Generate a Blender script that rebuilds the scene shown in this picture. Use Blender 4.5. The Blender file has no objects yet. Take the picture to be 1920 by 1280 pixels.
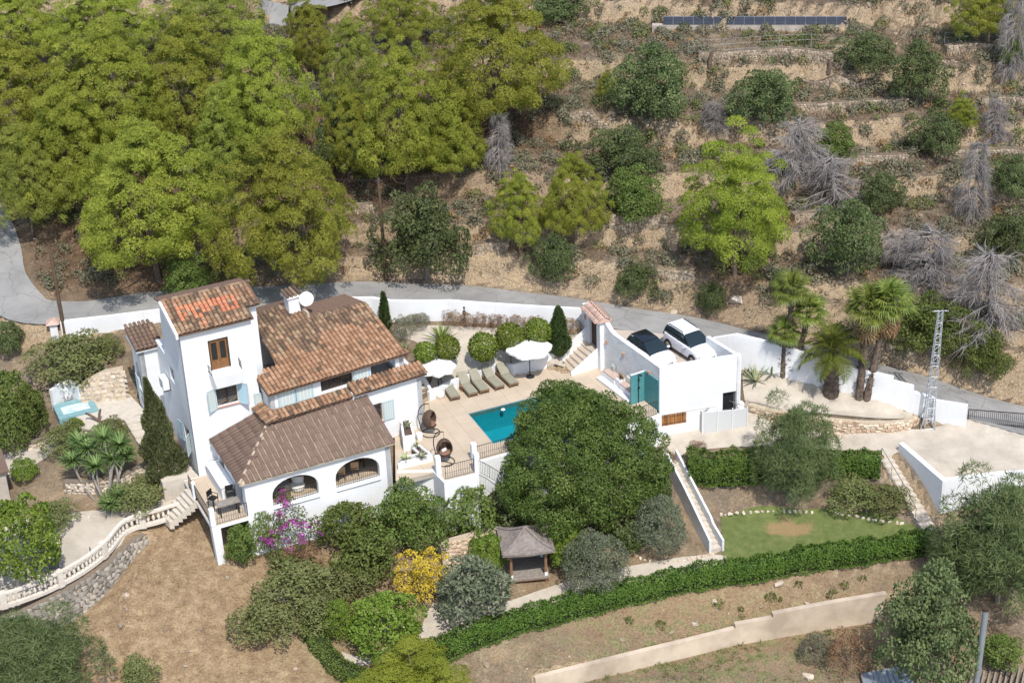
import bpy, bmesh, math, random
import numpy as np
from mathutils import Vector, Matrix
random.seed(7); RNG = np.random.default_rng(11)
R = math.radians
scene = bpy.context.scene
COL = scene.collection

# ---------------------------------------------------------------- camera
FPX, PITCH, ROLL, DIST = 3300., R(28), R(2.4), 110.
_fw = np.array([0, math.cos(PITCH), -math.sin(PITCH)]); _r0 = np.array([1., 0, 0]); _u0 = np.cross(_r0, _fw)
_rt = math.cos(ROLL)*_r0 - math.sin(ROLL)*_u0; _up = math.sin(ROLL)*_r0 + math.cos(ROLL)*_u0
CAM = -DIST*_fw
cam = bpy.data.cameras.new('camera'); cam.sensor_width = 36; cam.lens = FPX/1920*36
cam.clip_start = 1; cam.clip_end = 2000
co = bpy.data.objects.new('camera', cam); COL.objects.link(co)
co.matrix_world = Matrix(((_rt[0], _up[0], -_fw[0], CAM[0]), (_rt[1], _up[1], -_fw[1], CAM[1]), (_rt[2], _up[2], -_fw[2], CAM[2]), (0, 0, 0, 1)))
scene.camera = co
# ---------------------------------------------------------------- daylight
SUN_EL, SUN_AZ = R(55.5), math.atan2(.29, -.957)      # azimuth measured from +Y towards +X
world = bpy.data.worlds.new('World'); scene.world = world; world.use_nodes = True
nt = world.node_tree; nt.nodes.clear()
sky = nt.nodes.new('ShaderNodeTexSky'); sky.sky_type = 'NISHITA'; sky.sun_disc = False
sky.sun_elevation = SUN_EL; sky.sun_rotation = SUN_AZ; sky.altitude = 200; sky.dust_density = 1.6
bg = nt.nodes.new('ShaderNodeBackground'); bg.inputs[1].default_value = .15
wo = nt.nodes.new('ShaderNodeOutputWorld'); nt.links.new(sky.outputs[0], bg.inputs[0]); nt.links.new(bg.outputs[0], wo.inputs[0])
sl = bpy.data.lights.new('sun', 'SUN'); sl.energy = 3.0; sl.angle = R(.55); sl.color = (1, .95, .87)
so = bpy.data.objects.new('sun', sl); COL.objects.link(so)
sd = Vector((math.sin(SUN_AZ)*math.cos(SUN_EL), math.cos(SUN_AZ)*math.cos(SUN_EL), math.sin(SUN_EL)))
so.rotation_euler = (-sd).to_track_quat('-Z', 'Y').to_euler(); so.location = sd*80
scene.view_settings.view_transform = 'Standard'; scene.view_settings.look = 'None'
scene.view_settings.exposure = .64; scene.view_settings.gamma = 1
scene.render.engine = 'CYCLES'; cy = scene.cycles; cy.max_bounces = 5; cy.diffuse_bounces = 3; cy.glossy_bounces = 2; cy.transmission_bounces = 2; cy.transparent_max_bounces = 6; cy.caustics_reflective = False; cy.caustics_refractive = False

# ---------------------------------------------------------------- surveying: where a sight line of the photograph meets a height
def ray(px, py): return _fw + _rt*(px-960)/FPX - _up*(py-640)/FPX
def U(px, py, z=0.):
    d = ray(px, py); return CAM + d*((z-CAM[2])/d[2])
def PX(p):
    w = np.array(p, float)-CAM; k = w@_fw; return 960+FPX*(w@_rt)/k, 640-FPX*(w@_up)/k
def mpp(p): return float((np.array(p, float)-CAM)@_fw)/FPX       # metres per photograph pixel at p

class Frame:
    def __init__(s, o, deg):
        a = R(deg); s.o = np.array([o[0], o[1], 0.]); s.u = np.array([math.cos(a), math.sin(a), 0]); s.v = np.array([-math.sin(a), math.cos(a), 0]); s.deg = deg
    def __call__(s, u, v, z): return s.o + s.u*u + s.v*v + np.array([0, 0, z])
    def turned(s, u, v, deg): return Frame(s(u, v, 0), s.deg+deg)
    def loc(s, p): p = np.array(p, float)-s.o; return p@s.u, p@s.v
WORLD = Frame((0, 0), 0)

# ---------------------------------------------------------------- objects
ORG = {}
def setp(o, label=None, cat=None, group=None, kind=None):
    if label: o['label'] = label
    if cat: o['category'] = cat
    if group: o['group'] = group
    if kind: o['kind'] = kind
    return o
def thing(name, label, cat, loc, group=None):
    o = bpy.data.objects.new(name, None); o.empty_display_size = .2; COL.objects.link(o)
    o.location = [float(x) for x in loc]; ORG[o.name] = np.array(loc, float)
    return setp(o, label, cat, group)
def link(name, me, parent=None, loc=None, rot=None, scale=None):
    o = bpy.data.objects.new(name, me); COL.objects.link(o)
    if parent: o.parent = parent
    if loc is not None: o.location = [float(x) for x in loc]
    if rot is not None: o.rotation_euler = rot
    if scale is not None: o.scale = scale
    return o
def clone(root, loc, rz=0, scale=(1, 1, 1), label=None, group=None, name=None):
    c = root.copy(); COL.objects.link(c); c.location = [float(x) for x in loc]; c.rotation_euler = (0, 0, rz); c.scale = scale
    ORG[c.name] = np.array(loc, float)
    if label: c['label'] = label
    if group: c['group'] = group
    for ch in root.children:
        d = ch.copy(); COL.objects.link(d); d.parent = c
        for g in ch.children:
            e = g.copy(); COL.objects.link(e); e.parent = d
    return c

class MB:
    """collects faces of one part in world coordinates"""
    def __init__(s): s.v = []; s.f = []
    def add(s, vs, fs):
        n = len(s.v); s.v += [tuple(map(float, p)) for p in vs]; s.f += [tuple(i+n for i in f) for f in fs]; return s
    def hexa(s, b, t): return s.add(list(b)+list(t), [(3, 2, 1, 0), (4, 5, 6, 7), (0, 1, 5, 4), (1, 2, 6, 5), (2, 3, 7, 6), (3, 0, 4, 7)])
    def box(s, fr, u0, u1, v0, v1, z0, z1):
        return s.hexa([fr(u0, v0, z0), fr(u1, v0, z0), fr(u1, v1, z0), fr(u0, v1, z0)], [fr(u0, v0, z1), fr(u1, v0, z1), fr(u1, v1, z1), fr(u0, v1, z1)])
    def prism(s, pts, z0, z1):                                  # pts: world xy counter-clockwise; z0, z1 numbers or lists
        n = len(pts); a = z0 if hasattr(z0, '__len__') else [z0]*n; b = z1 if hasattr(z1, '__len__') else [z1]*n
        vs = [(p[0], p[1], a[i]) for i, p in enumerate(pts)]+[(p[0], p[1], b[i]) for i, p in enumerate(pts)]
        return s.add(vs, [tuple(range(n-1, -1, -1)), tuple(range(n, 2*n))]+[(i, (i+1) % n, n+(i+1) % n, n+i) for i in range(n)])
    def tube(s, pts, r, n=6, caps=True):
        pts = [np.array(p, float) for p in pts]; m = len(pts); rr = r if hasattr(r, '__len__') else [r]*m
        up = np.array([0, 0, 1.]); vs = []; prev = None
        for i in range(m):
            t = pts[min(i+1, m-1)]-pts[max(i-1, 0)]; t = t/(np.linalg.norm(t)+1e-9)
            if prev is None:
                a = np.cross(t, up)
                if np.linalg.norm(a) < .05: a = np.cross(t, np.array([1., 0, 0]))
            else: a = prev - t*(prev@t)
            a = a/(np.linalg.norm(a)+1e-9); prev = a; b = np.cross(t, a)
            for k in range(n):
                q = 2*math.pi*k/n; vs.append(pts[i]+(a*math.cos(q)+b*math.sin(q))*rr[i])
        fs = [(i*n+k, i*n+(k+1) % n, (i+1)*n+(k+1) % n, (i+1)*n+k) for i in range(m-1) for k in range(n)]
        if caps: fs += [tuple(range(n-1, -1, -1)), tuple(range((m-1)*n, m*n))]
        return s.add(vs, fs)
    def lathe(s, c, prof, n=12, sx=1, sy=1):                   # prof: (radius, z)
        vs = [(c[0]+r*sx*math.cos(2*math.pi*k/n), c[1]+r*sy*math.sin(2*math.pi*k/n), c[2]+z) for r, z in prof for k in range(n)]; m = len(prof)
        fs = [(i*n+k, i*n+(k+1) % n, (i+1)*n+(k+1) % n, (i+1)*n+k) for i in range(m-1) for k in range(n)]
        fs += [tuple(range(n-1, -1, -1)), tuple(range((m-1)*n, m*n))]
        return s.add(vs, fs)
    def mesh(s, name, mat, org=None, smooth=False, bevel=0):
        me = bpy.data.meshes.new(name); o = np.zeros(3) if org is None else org
        me.from_pydata([tuple(np.array(p)-o) for p in s.v], [], s.f)
        if bevel:
            bm = bmesh.new(); bm.from_mesh(me); bmesh.ops.remove_doubles(bm, verts=bm.verts, dist=.0005)
            bmesh.ops.bevel(bm, geom=[e for e in bm.edges if len(e.link_faces) == 2 and e.calc_face_angle(0) > .5], offset=bevel, segments=2, affect='EDGES', clamp_overlap=True); bm.to_mesh(me); bm.free()
        me.materials.append(mat)
        if smooth:
            for p in me.polygons: p.use_smooth = True
            try: me.set_sharp_from_angle(angle=R(40))
            except Exception: pass
        me.update(); return me
    def build(s, name, mat, parent=None, smooth=False, bevel=0, **kw):
        org = np.zeros(3); q = parent
        while q is not None: org = org+np.array(q.location); q = q.parent
        o = link(name, s.mesh(name, mat, org, smooth, bevel), parent)
        if parent is None: ORG[o.name] = org
        return setp(o, **kw)
    def solo(s, name, mat, label, cat, base=None, group=None, smooth=False, bevel=0):      # a thing that is one mesh
        base = np.array(s.v).mean(0) if base is None else np.array(base, float)
        o = link(name, s.mesh(name, mat, base, smooth, bevel), None, base); ORG[o.name] = base
        return setp(o, label, cat, group)

# ---------------------------------------------------------------- materials
MATS = {}
def srgb(r, g, b): return tuple(((c/255)/12.92 if c/255 <= .04045 else ((c/255+.055)/1.055)**2.4) for c in (r, g, b))
def nmat(name):
    m = bpy.data.materials.new(name); m.use_nodes = True; t = m.node_tree; t.nodes.clear(); MATS[name] = m
    out = t.nodes.new('ShaderNodeOutputMaterial'); b = t.nodes.new('ShaderNodeBsdfPrincipled'); t.links.new(b.outputs[0], out.inputs[0])
    return m, t, b, out
def N(t, kind, **kw):
    n = t.nodes.new(kind)
    for k, v in kw.items():
        if k.startswith('i_'):
            key = k[2:]; n.inputs[int(key) if key.isdigit() else key].default_value = v
        else: setattr(n, k, v)
    return n
def ramp(t, src, stops):
    r = t.nodes.new('ShaderNodeValToRGB'); e = r.color_ramp.elements
    while len(e) < len(stops): e.new(.5)
    for el, (p, c) in zip(e, stops): el.position = p; el.color = (*c[:3], 1)
    t.links.new(src, r.inputs[0]); return r.outputs[0]
def mix(t, f, a, b, mode='MIX'):
    n = t.nodes.new('ShaderNodeMix'); n.data_type = 'RGBA'; n.blend_type = mode
    for i, x in ((0, f), (6, a), (7, b)):
        if isinstance(x, (int, float)): n.inputs[i].default_value = x
        elif isinstance(x, tuple): n.inputs[i].default_value = (*x[:3], 1)
        else: t.links.new(x, n.inputs[i])
    return n.outputs[2]
def coords(t, space='Object'):
    if space == 'World': return t.nodes.new('ShaderNodeNewGeometry').outputs['Position']
    return t.nodes.new('ShaderNodeTexCoord').outputs[space]
def noise(t, co_, scale, detail=4, rough=.55, dist=0):
    n = N(t, 'ShaderNodeTexNoise', i_Scale=scale, i_Detail=detail, i_Roughness=rough, i_Distortion=dist); t.links.new(co_, n.inputs['Vector']); return n.outputs['Fac']
def bump(t, b, h, strength, dist=.02):
    n = N(t, 'ShaderNodeBump', i_Strength=strength, i_Distance=dist); t.links.new(h, n.inputs['Height']); t.links.new(n.outputs[0], b.inputs['Normal'])
def plain(name, c, rough=.7, c2=None, scale=3, bumpy=0, bscale=30, metal=0, rnd=0, spec=.3, space='World', attr=False):
    """base colour with soft noise between two tones, optional relief, optional tone by object or by face"""
    m, t, b, out = nmat(name); p = coords(t, space)
    c2 = c2 or tuple(x*.88 for x in c)
    col = ramp(t, noise(t, p, scale, 3, .6), [(.32, c2), (.68, c)])
    if rnd:
        src = t.nodes.new('ShaderNodeObjectInfo').outputs['Random'] if not attr else N(t, 'ShaderNodeAttribute', attribute_name='lc').outputs['Fac']
        v = N(t, 'ShaderNodeMapRange', i_3=1-rnd, i_4=1+rnd); t.links.new(src, v.inputs[0])
        hsv = N(t, 'ShaderNodeHueSaturation'); t.links.new(v.outputs[0], hsv.inputs['Value']); t.links.new(col, hsv.inputs['Color']); col = hsv.outputs[0]
    t.links.new(col, b.inputs['Base Color']); b.inputs['Roughness'].default_value = rough; b.inputs['Metallic'].default_value = metal
    b.inputs['Specular IOR Level'].default_value = spec
    if bumpy: bump(t, b, noise(t, p, bscale, 4, .6), bumpy, .03)
    return m
def leafmat(name, dark, mid, light, trans=.25, rough=.65):
    """leaf colour varies leaf by leaf and plant by plant"""
    m, t, b, out = nmat(name)
    a = N(t, 'ShaderNodeAttribute', attribute_name='lc').outputs['Fac']
    col = ramp(t, a, [(.0, dark), (.5, mid), (1, light)])
    rnd = t.nodes.new('ShaderNodeObjectInfo').outputs['Random']
    mr = N(t, 'ShaderNodeMapRange', i_3=.8, i_4=1.16); t.links.new(rnd, mr.inputs[0])
    hh = N(t, 'ShaderNodeMapRange', i_3=.487, i_4=.512); t.links.new(rnd, hh.inputs[0])
    hsv = N(t, 'ShaderNodeHueSaturation'); t.links.new(mr.outputs[0], hsv.inputs['Value']); t.links.new(hh.outputs[0], hsv.inputs['Hue']); t.links.new(col, hsv.inputs['Color'])
    t.links.new(hsv.outputs[0], b.inputs['Base Color']); b.inputs['Roughness'].default_value = rough; b.inputs['Specular IOR Level'].default_value = .25
    tr = t.nodes.new('ShaderNodeBsdfTranslucent'); t.links.new(hsv.outputs[0], tr.inputs[0])
    mx = t.nodes.new('ShaderNodeMixShader'); mx.inputs[0].default_value = trans
    t.links.new(b.outputs[0], mx.inputs[1]); t.links.new(tr.outputs[0], mx.inputs[2]); t.links.new(mx.outputs[0], out.inputs[0])
    return m

def _():
    m, t, b, o = nmat('white_stucco'); p = coords(t, 'World')
    c = ramp(t, noise(t, p, .7, 3), [(.3, (.665, .675, .685)), (.68, (.745, .755, .765))])
    mp = N(t, 'ShaderNodeMapping'); mp.inputs['Scale'].default_value = (2.6, 2.6, .16); t.links.new(p, mp.inputs[0])
    st = ramp(t, noise(t, mp.outputs[0], 1, 4, .7), [(.60, (0, 0, 0)), (.82, (.5, .5, .5))]); c = mix(t, st, c, (.47, .45, .42))
    t.links.new(c, b.inputs['Base Color']); b.inputs['Roughness'].default_value = .9; b.inputs['Specular IOR Level'].default_value = .2
    bump(t, b, noise(t, p, 7, 3), .35, .03); return m
WHITE = _()
def _():
    m, t, b, o = nmat('rough_white_render'); p = coords(t, 'World')
    t.links.new(ramp(t, noise(t, p, 1.4, 3), [(.3, (.60, .61, .62)), (.7, (.72, .73, .74))]), b.inputs['Base Color']); b.inputs['Roughness'].default_value = .9
    bump(t, b, noise(t, p, 9, 3, .7), .9, .08); return m
ROUGHWHITE = _()
TRIM = plain('white_paint', (.82, .82, .81), .6, (.74, .74, .72), 4)
def tilemat(name, cs, attr):
    m, t, b, o = nmat(name); p = coords(t, 'World')
    src = N(t, 'ShaderNodeAttribute', attribute_name='lc').outputs['Fac'] if attr else t.nodes.new('ShaderNodeObjectInfo').outputs['Random']
    c = ramp(t, src, [(i/(len(cs)-1), x) for i, x in enumerate(cs)])
    spots = ramp(t, noise(t, p, 14, 4, .7), [(.5, (0, 0, 0)), (.62, (1, 1, 1))])
    c = mix(t, mix(t, .55, (0, 0, 0), spots, 'MULTIPLY'), c, (.16, .12, .085))
    lich = ramp(t, noise(t, p, 26, 3, .6), [(.62, (0, 0, 0)), (.70, (.75, .75, .75))])
    c = mix(t, lich, c, (.50, .40, .26))
    t.links.new(c, b.inputs['Base Color']); b.inputs['Roughness'].default_value = .85; b.inputs['Specular IOR Level'].default_value = .15
    bump(t, b, noise(t, p, 40, 3), .3, .01); return m
TERRA = [(.19, .108, .066), (.265, .15, .09), (.31, .18, .11), (.36, .225, .145)]
WEATH = [(.095, .066, .048), (.15, .10, .068), (.21, .135, .087), (.30, .215, .14)]
BROWN = [(.135, .092, .072), (.145, .098, .077), (.155, .106, .083), (.168, .116, .09)]
ORANGE = [(.40, .15, .085), (.45, .18, .10), (.50, .215, .125)]
TM = {}
for nm, cs in (('terracotta', TERRA), ('weathered', WEATH), ('brown', BROWN), ('orange', ORANGE)):
    TM[nm] = tilemat(nm+'_tile', cs, False); TM[nm+'_s'] = tilemat(nm+'_tiles', cs, True)
UNDER = plain('roof_channel', (.15, .095, .065), .9, (.10, .065, .045), 8)
MORTAR = plain('pale_mortar', (.50, .42, .31), .9, (.36, .29, .21), 8)
WOOD = plain('door_wood', (.24, .12, .05), .55, (.16, .075, .03), 6)
DWOOD = plain('dark_wood', (.075, .045, .028), .6, (.045, .028, .018), 8)
GREYWOOD = plain('weathered_grey_wood', (.30, .265, .235), .8, (.20, .175, .15), 7, .3, 30)
TEAK = plain('teak_frame', (.26, .15, .085), .6, (.18, .10, .055), 9)
IRON = plain('black_iron', (.035, .033, .036), .5, (.02, .02, .022), 9, metal=.3)
DARKGLASS = plain('window_glass', (.028, .03, .032), .08, (.02, .022, .024), 2, spec=.6)
SHUT = plain('shutter_blue_grey', (.42, .52, .55), .6, (.36, .46, .50), 5)
CONC = plain('concrete', (.46, .41, .35), .9, (.34, .30, .25), 1.6, .3, 18)
def stripes():
    m, t, b, o = nmat('striped_canvas'); g = t.nodes.new('ShaderNodeTexCoord').outputs['Generated']
    s = t.nodes.new('ShaderNodeSeparateXYZ'); t.links.new(g, s.inputs[0])
    ma = N(t, 'ShaderNodeMath', operation='ADD'); t.links.new(s.outputs[0], ma.inputs[0]); t.links.new(s.outputs[1], ma.inputs[1])
    mm = N(t, 'ShaderNodeMath', operation='MULTIPLY', i_1=2.2); t.links.new(ma.outputs[0], mm.inputs[0])
    fr = N(t, 'ShaderNodeMath', operation='FRACT'); t.links.new(mm.outputs[0], fr.inputs[0])
    r = t.nodes.new('ShaderNodeValToRGB'); r.color_ramp.interpolation = 'CONSTANT'; e = r.color_ramp.elements
    for p, c in ((.3, (.62, .50, .33)), (.5, (.36, .53, .62)), (.75, (.66, .66, .60))):
        e.new(p).color = (*c, 1)
    e[0].color = (.36, .53, .62, 1); e[-1].color = (.62, .55, .36, 1); e[-1].position = .9
    t.links.new(fr.outputs[0], r.inputs[0]); t.links.new(r.outputs[0], b.inputs['Base Color']); b.inputs['Roughness'].default_value = .8
    return m
STRIPE = stripes()
# ================================================================ LAND FORM
HM = Frame(U(793, 800, 0), 29); HT = Frame(U(793, 800, 0), 24.5)
ROADC = [(-70, 320, 6.2), (-30, 400, 5.2), (-8, 470, 4.5), (8, 530, 3.9), (50, 578, 3.3), (140, 586, 2.95), (220, 578, 2.9), (300, 567, 2.9), (450, 560, 2.9), (600, 551, 2.8), (700, 549, 2.65),
         (850, 556, 2.3), (1000, 572, 1.95), (1100, 586, 1.65), (1200, 601, 1.5), (1300, 618, 1.35), (1400, 641, .95), (1500, 667, .4), (1620, 700, -.3), (1720, 728, -.9), (1820, 760, -1.5), (1920, 788, -2.05), (2060, 822, -2.7), (2300, 880, -3.5)]
_rp = [U(*q) for q in ROADC]
def dense(pts, step=.5):
    pts = [np.array(p, float) for p in pts]; out = []
    for i in range(len(pts)-1):
        p0, p1, p2, p3 = pts[max(i-1, 0)], pts[i], pts[i+1], pts[min(i+2, len(pts)-1)]
        n = max(2, int(np.linalg.norm(p2-p1)/step))
        for k in range(n):
            t = k/n; out.append(.5*((2*p1)+(-p0+p2)*t+(2*p0-5*p1+4*p2-p3)*t*t+(-p0+3*p1-3*p2+p3)*t**3))
    out.append(pts[-1]); return np.array(out)
ROAD = dense(_rp, .5); ROADW = 1.6
CP = []
for x in (-250, 100, 450, 800, 1150):
    CP += [(x, 440, 4.7), (x, 340, 6.5), (x, 210, 8.6), (x, 115, 10.1), (x, 47, 11.1), (x, -40, 12.3), (x, -200, 14.4)]
for x in (1450, 1750, 2100):
    CP += [(x, 440, 4.9), (x, 340, 6.6), (x, 210, 8.7), (x, 115, 10.2), (x, 47, 11.2), (x, -40, 12.4), (x, -200, 14.5)]
CP += [(750, 525, 3.0), (1000, 520, 3.2), (1200, 535, 3.0), (1350, 560, 2.6), (1500, 590, 2.1), (1700, 620, 1.5), (1900, 640, 1.2), (2100, 680, .8), (1650, 540, 3.2), (1900, 560, 3.0), (1500, 520, 3.6), (1300, 500, 3.6),
       # house platform and what lies round it
       (130, 645, 2.0), (220, 640, 2.1), (300, 622, 2.3), (60, 640, 1.9), (-40, 640, 1.8), (-80, 760, .4), (30, 720, 1.0), (100, 740, .85), (150, 735, .8), (180, 800, .7), (245, 745, .8), (215, 690, 1.6),
       (60, 850, -.3), (150, 830, .2), (20, 940, -1.1), (120, 905, -.7), (-60, 900, -1.2), (200, 930, -.9), (255, 880, -.1), (300, 930, -1.1),
       (330, 960, -1.4), (220, 990, -1.45), (100, 1020, -1.5), (60, 1080, -1.5), (-40, 1090, -1.6), (150, 1060, -1.5), (-60, 1000, -1.5),
       (280, 1040, -2.6), (330, 1000, -2.1), (200, 1150, -3.2), (130, 1190, -3.4), (20, 1220, -3.6), (-80, 1240, -3.7), (-80, 1330, -4.6), (100, 1300, -4.5), (412, 1058, -2.45), (470, 1010, -2.3), (350, 1120, -3.2), (300, 1250, -4.7), (460, 1240, -5.0), (600, 1150, -4.3),
       (560, 1080, -3.5), (620, 980, -2.7), (760, 960, -2.6), (760, 1040, -3.6), (850, 960, -2.9), (560, 1290, -5.6), (300, 1400, -6.2), (700, 1400, -6.6),
       (640, 1210, -4.9), (830, 1120, -4.6), (880, 1000, -3.9), (930, 975, -3.7), (990, 1090, -4.6), (1060, 1050, -4.5), (1100, 960, -4.0), (1170, 990, -4.1), (1160, 1060, -4.5), (1220, 960, -3.6), (1290, 1060, -4.6), (1190, 890, -2.8),
       (700, 1190, -4.95), (1340, 1040, -4.6), (1400, 1000, -4.55), (1500, 975, -4.5), (1700, 990, -4.5), (1740, 1005, -4.55), (1600, 1020, -4.6), (1450, 1040, -4.65), (1370, 972, -4.4),
       (1310, 900, -2.9), (1420, 890, -2.6), (1560, 885, -2.6), (1640, 885, -2.6), (1440, 940, -3.7), (1600, 945, -3.8), (1690, 950, -3.7),
       (1260, 850, -2.1), (1300, 835, -2.1), (1420, 830, -2.1), (1560, 822, -2.1), (1640, 850, -2.15), (1720, 820, -2.15), (1850, 830, -2.3), (1980, 840, -2.6), (1760, 870, -2.1), (1900, 900, -2.4), (1660, 870, -2.2),
       (1410, 735, -.45), (1500, 740, -.6), (1580, 750, -.8), (1650, 770, -1.2), (1500, 700, -.15), (1430, 690, .1), (1600, 730, -.7), (1700, 780, -1.6), (1750, 795, -2.0),
       # back garden between deck and road wall
       (830, 700, .55), (900, 660, 1.0), (960, 660, .8), (1000, 640, 1.1), (1050, 640, 1.0), (760, 640, 1.5), (730, 607, 1.9), (840, 608, 1.9), (950, 612, 1.75), (1080, 620, 1.45), (780, 700, .9), (1080, 655, 1.0),
       # below
       (1250, 1120, -5.2), (1000, 1190, -5.2), (850, 1240, -5.4), (1500, 1075, -5.3), (1650, 1050, -5.0), (1780, 1080, -5.2), (1300, 1180, -6.3), (1100, 1235, -6.3), (1500, 1125, -6.2), (1620, 1100, -6.0),
       (1400, 1215, -7.3), (1200, 1275, -7.4), (1600, 1180, -7.2), (1450, 1270, -7.7), (1300, 1340, -8.0), (1700, 1240, -7.8), (1900, 1200, -7.2), (1850, 1120, -6.0), (1900, 1000, -5.0), (1820, 1000, -4.8), (2000, 1100, -6.2), (2000, 1300, -8.4), (1000, 1350, -7.6), (1700, 1400, -9), (1200, 1500, -9.5), (500, 1600, -8.5), (2100, 950, -4.6)]
_cp = np.array([U(*q) for q in CP])
# house footprint: the land runs under it
for q in [HT(-11, 3, -.6), HT(-7, 5, -.4), HT(-3, 3, -.4), HT(-8, -2, -1.2), HT(-4.5, -2.5, -1.2)]: _cp = np.vstack([_cp, q])
for q in [U(950, 780, -.5), U(1100, 760, -.6), U(860, 840, -1.0), U(1180, 770, -1), U(1000, 720, -.4), U(1250, 690, .3), U(1290, 720, -1)]: _cp = np.vstack([_cp, q])
_X = _cp[:, :2]; _n = len(_X)
_D = np.linalg.norm(_X[:, None]-_X[None], axis=2); _A = np.zeros((_n+3, _n+3)); _A[:_n, :_n] = _D - np.eye(_n)*.25
_A[:_n, _n] = 1; _A[:_n, _n+1:] = _X; _A[_n, :_n] = 1; _A[_n+1:, :_n] = _X.T
_w = np.linalg.solve(_A, np.concatenate([_cp[:, 2], np.zeros(3)]))
def rbf(xy):
    xy = np.atleast_2d(xy); out = np.zeros(len(xy))
    for s in range(0, len(xy), 20000):
        q = xy[s:s+20000]; d = np.linalg.norm(q[:, None]-_X[None], axis=2); out[s:s+20000] = d@_w[:_n]+_w[_n]+q@_w[_n+1:]
    return out
def sstep(a, b, x): t = np.clip((x-a)/(b-a), 0, 1); return t*t*(3-2*t)
def inpoly(xy, poly):
    x, y = xy[:, 0], xy[:, 1]; c = np.zeros(len(xy), bool); n = len(poly)
    for i in range(n):
        x0, y0 = poly[i][:2]; x1, y1 = poly[(i+1) % n][:2]
        if y0 == y1: continue
        c ^= ((y0 > y) != (y1 > y)) & (x < (x1-x0)*(y-y0)/(y1-y0)+x0)
    return c
PADS = []                                              # (polygon, level): built floors the land stays under
STEP = 1.7
def road_near(xy):
    d = np.full(len(xy), 1e9); z = np.zeros(len(xy)); side = np.zeros(len(xy))
    for s in range(0, len(xy), 8000):
        q = xy[s:s+8000]; dd = np.linalg.norm(q[:, None]-ROAD[None, :, :2], axis=2); i = dd.argmin(1)
        d[s:s+8000] = dd[np.arange(len(q)), i]; z[s:s+8000] = ROAD[i, 2]
        j = np.clip(i, 1, len(ROAD)-2); tg = ROAD[j+1, :2]-ROAD[j-1, :2]; w = q-ROAD[j, :2]
        side[s:s+8000] = tg[:, 0]*w[:, 1]-tg[:, 1]*w[:, 0]
    return d, z, side
def hnoise(xy):
    x, y = xy[:, 0], xy[:, 1]
    return (.5*np.sin(.71*x+1.3*np.sin(.43*y))*np.sin(.63*y+.9*np.sin(.37*x)) + .3*np.sin(1.9*x+2*np.sin(1.1*y))*np.sin(1.7*y+1.1) + .2*np.sin(4.1*x+.7*y)*np.sin(3.7*y-1.3*x))
def land(xy):
    xy = np.atleast_2d(np.array(xy, float))[:, :2]; z = rbf(xy); d, rz, side = road_near(xy)
    up = (side > 0)*sstep(2.2, 5.5, d)                                # the hill beyond the road
    n = hnoise(xy)
    zz = z+.35*n; t = zz/STEP; f = t-np.floor(t); st = (np.floor(t)+sstep(.76, .94, f))*STEP
    z = z+up*(.8*(st-z)+.2*n)
    lowslope = sstep(-2.4, -4.2, z)*(1-up); z = z+.05*n*lowslope
    w = np.where(side > 0, 1.5, .35); k = 1-sstep(0, 1, (d-ROADW-.1)/w); z = z*(1-k)+(rz-.10)*k
    for poly, lev in FILLS:
        m = inpoly(xy, poly); z[m] = np.maximum(z[m], lev(xy[m]))
    for poly, lev in PADS:
        m = inpoly(xy, poly); z[m] = np.minimum(z[m], lev(xy[m]) if callable(lev) else lev)
    return z
def lz(x, y): return float(land([(x, y)])[0])
def ground(px, py):
    """where a sight line meets the land"""
    d = ray(px, py); ts = np.linspace(70, 190, 481); pts = CAM+ts[:, None]*d; g = land(pts[:, :2]); i = np.argmax(pts[:, 2] < g)
    if pts[i, 2] >= g[i]: i = len(ts)-1
    a, b = ts[max(i-1, 0)], ts[i]
    ts = np.linspace(a, b, 9); pts = CAM+ts[:, None]*d; g = land(pts[:, :2]); i = np.argmax(pts[:, 2] < g); p = pts[i].copy(); p[2] = g[i]; return p
def hgt(base, px_, py_):
    """height above base that reaches photograph row py_"""
    w = np.array(base, float); lo, hi = -2., 30.
    for _ in range(40):
        m = (lo+hi)/2
        if PX(w+[0, 0, m])[1] > py_: lo = m
        else: hi = m
    return lo

# floors (levels)
DECK_PX = [(742, 903), (819, 884), (834, 902), (891, 888), (890, 866), (940, 852), (1040, 829), (1150, 802), (1192, 792), (1237, 776), (1180, 729), (1122, 683), (1062, 700), (1026, 690), (962, 704), (936, 699), (815, 742), (797, 752), (793, 800), (740, 816)]
DECK = [U(x, y, 0)[:2] for x, y in DECK_PX]
PKZ = 1.5
PK = dict(fl=U(1237, 690, 2.85)[:2], fr=U(1390, 666, 2.85)[:2], br=U(1330, 629, 2.85)[:2], bl=U(1137, 612, 2.85)[:2])
PARK = [PK['fl'], PK['fr'], PK['br'], U(1290, 622, PKZ)[:2], U(1180, 606, PKZ)[:2], PK['bl']]
PADS += [(DECK, -.25), ([PK['fl'], PK['fr'], PK['br'], PK['bl']], -1.0 if False else .9)]
HOUSE = [HT(-12.7, 1.4, 0)[:2], HT(-9, 1.4, 0)[:2], HT(-9, .2, 0)[:2], HT(-.1, .3, 0)[:2], HT(-.4, 6, 0)[:2], HT(-12.7, 7.3, 0)[:2]]
PAV = [HT(-11.6, -3.7, 0)[:2], HT(-3.7, -3.7, 0)[:2], HT(-3.7, .3, 0)[:2], HT(-11.6, 1.4, 0)[:2]]
TERR = [HT(-13.9, -4.0, 0)[:2], HT(-11.8, -4.0, 0)[:2], HT(-11.8, 1.3, 0)[:2], HT(-13.9, 1.3, 0)[:2]]
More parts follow.
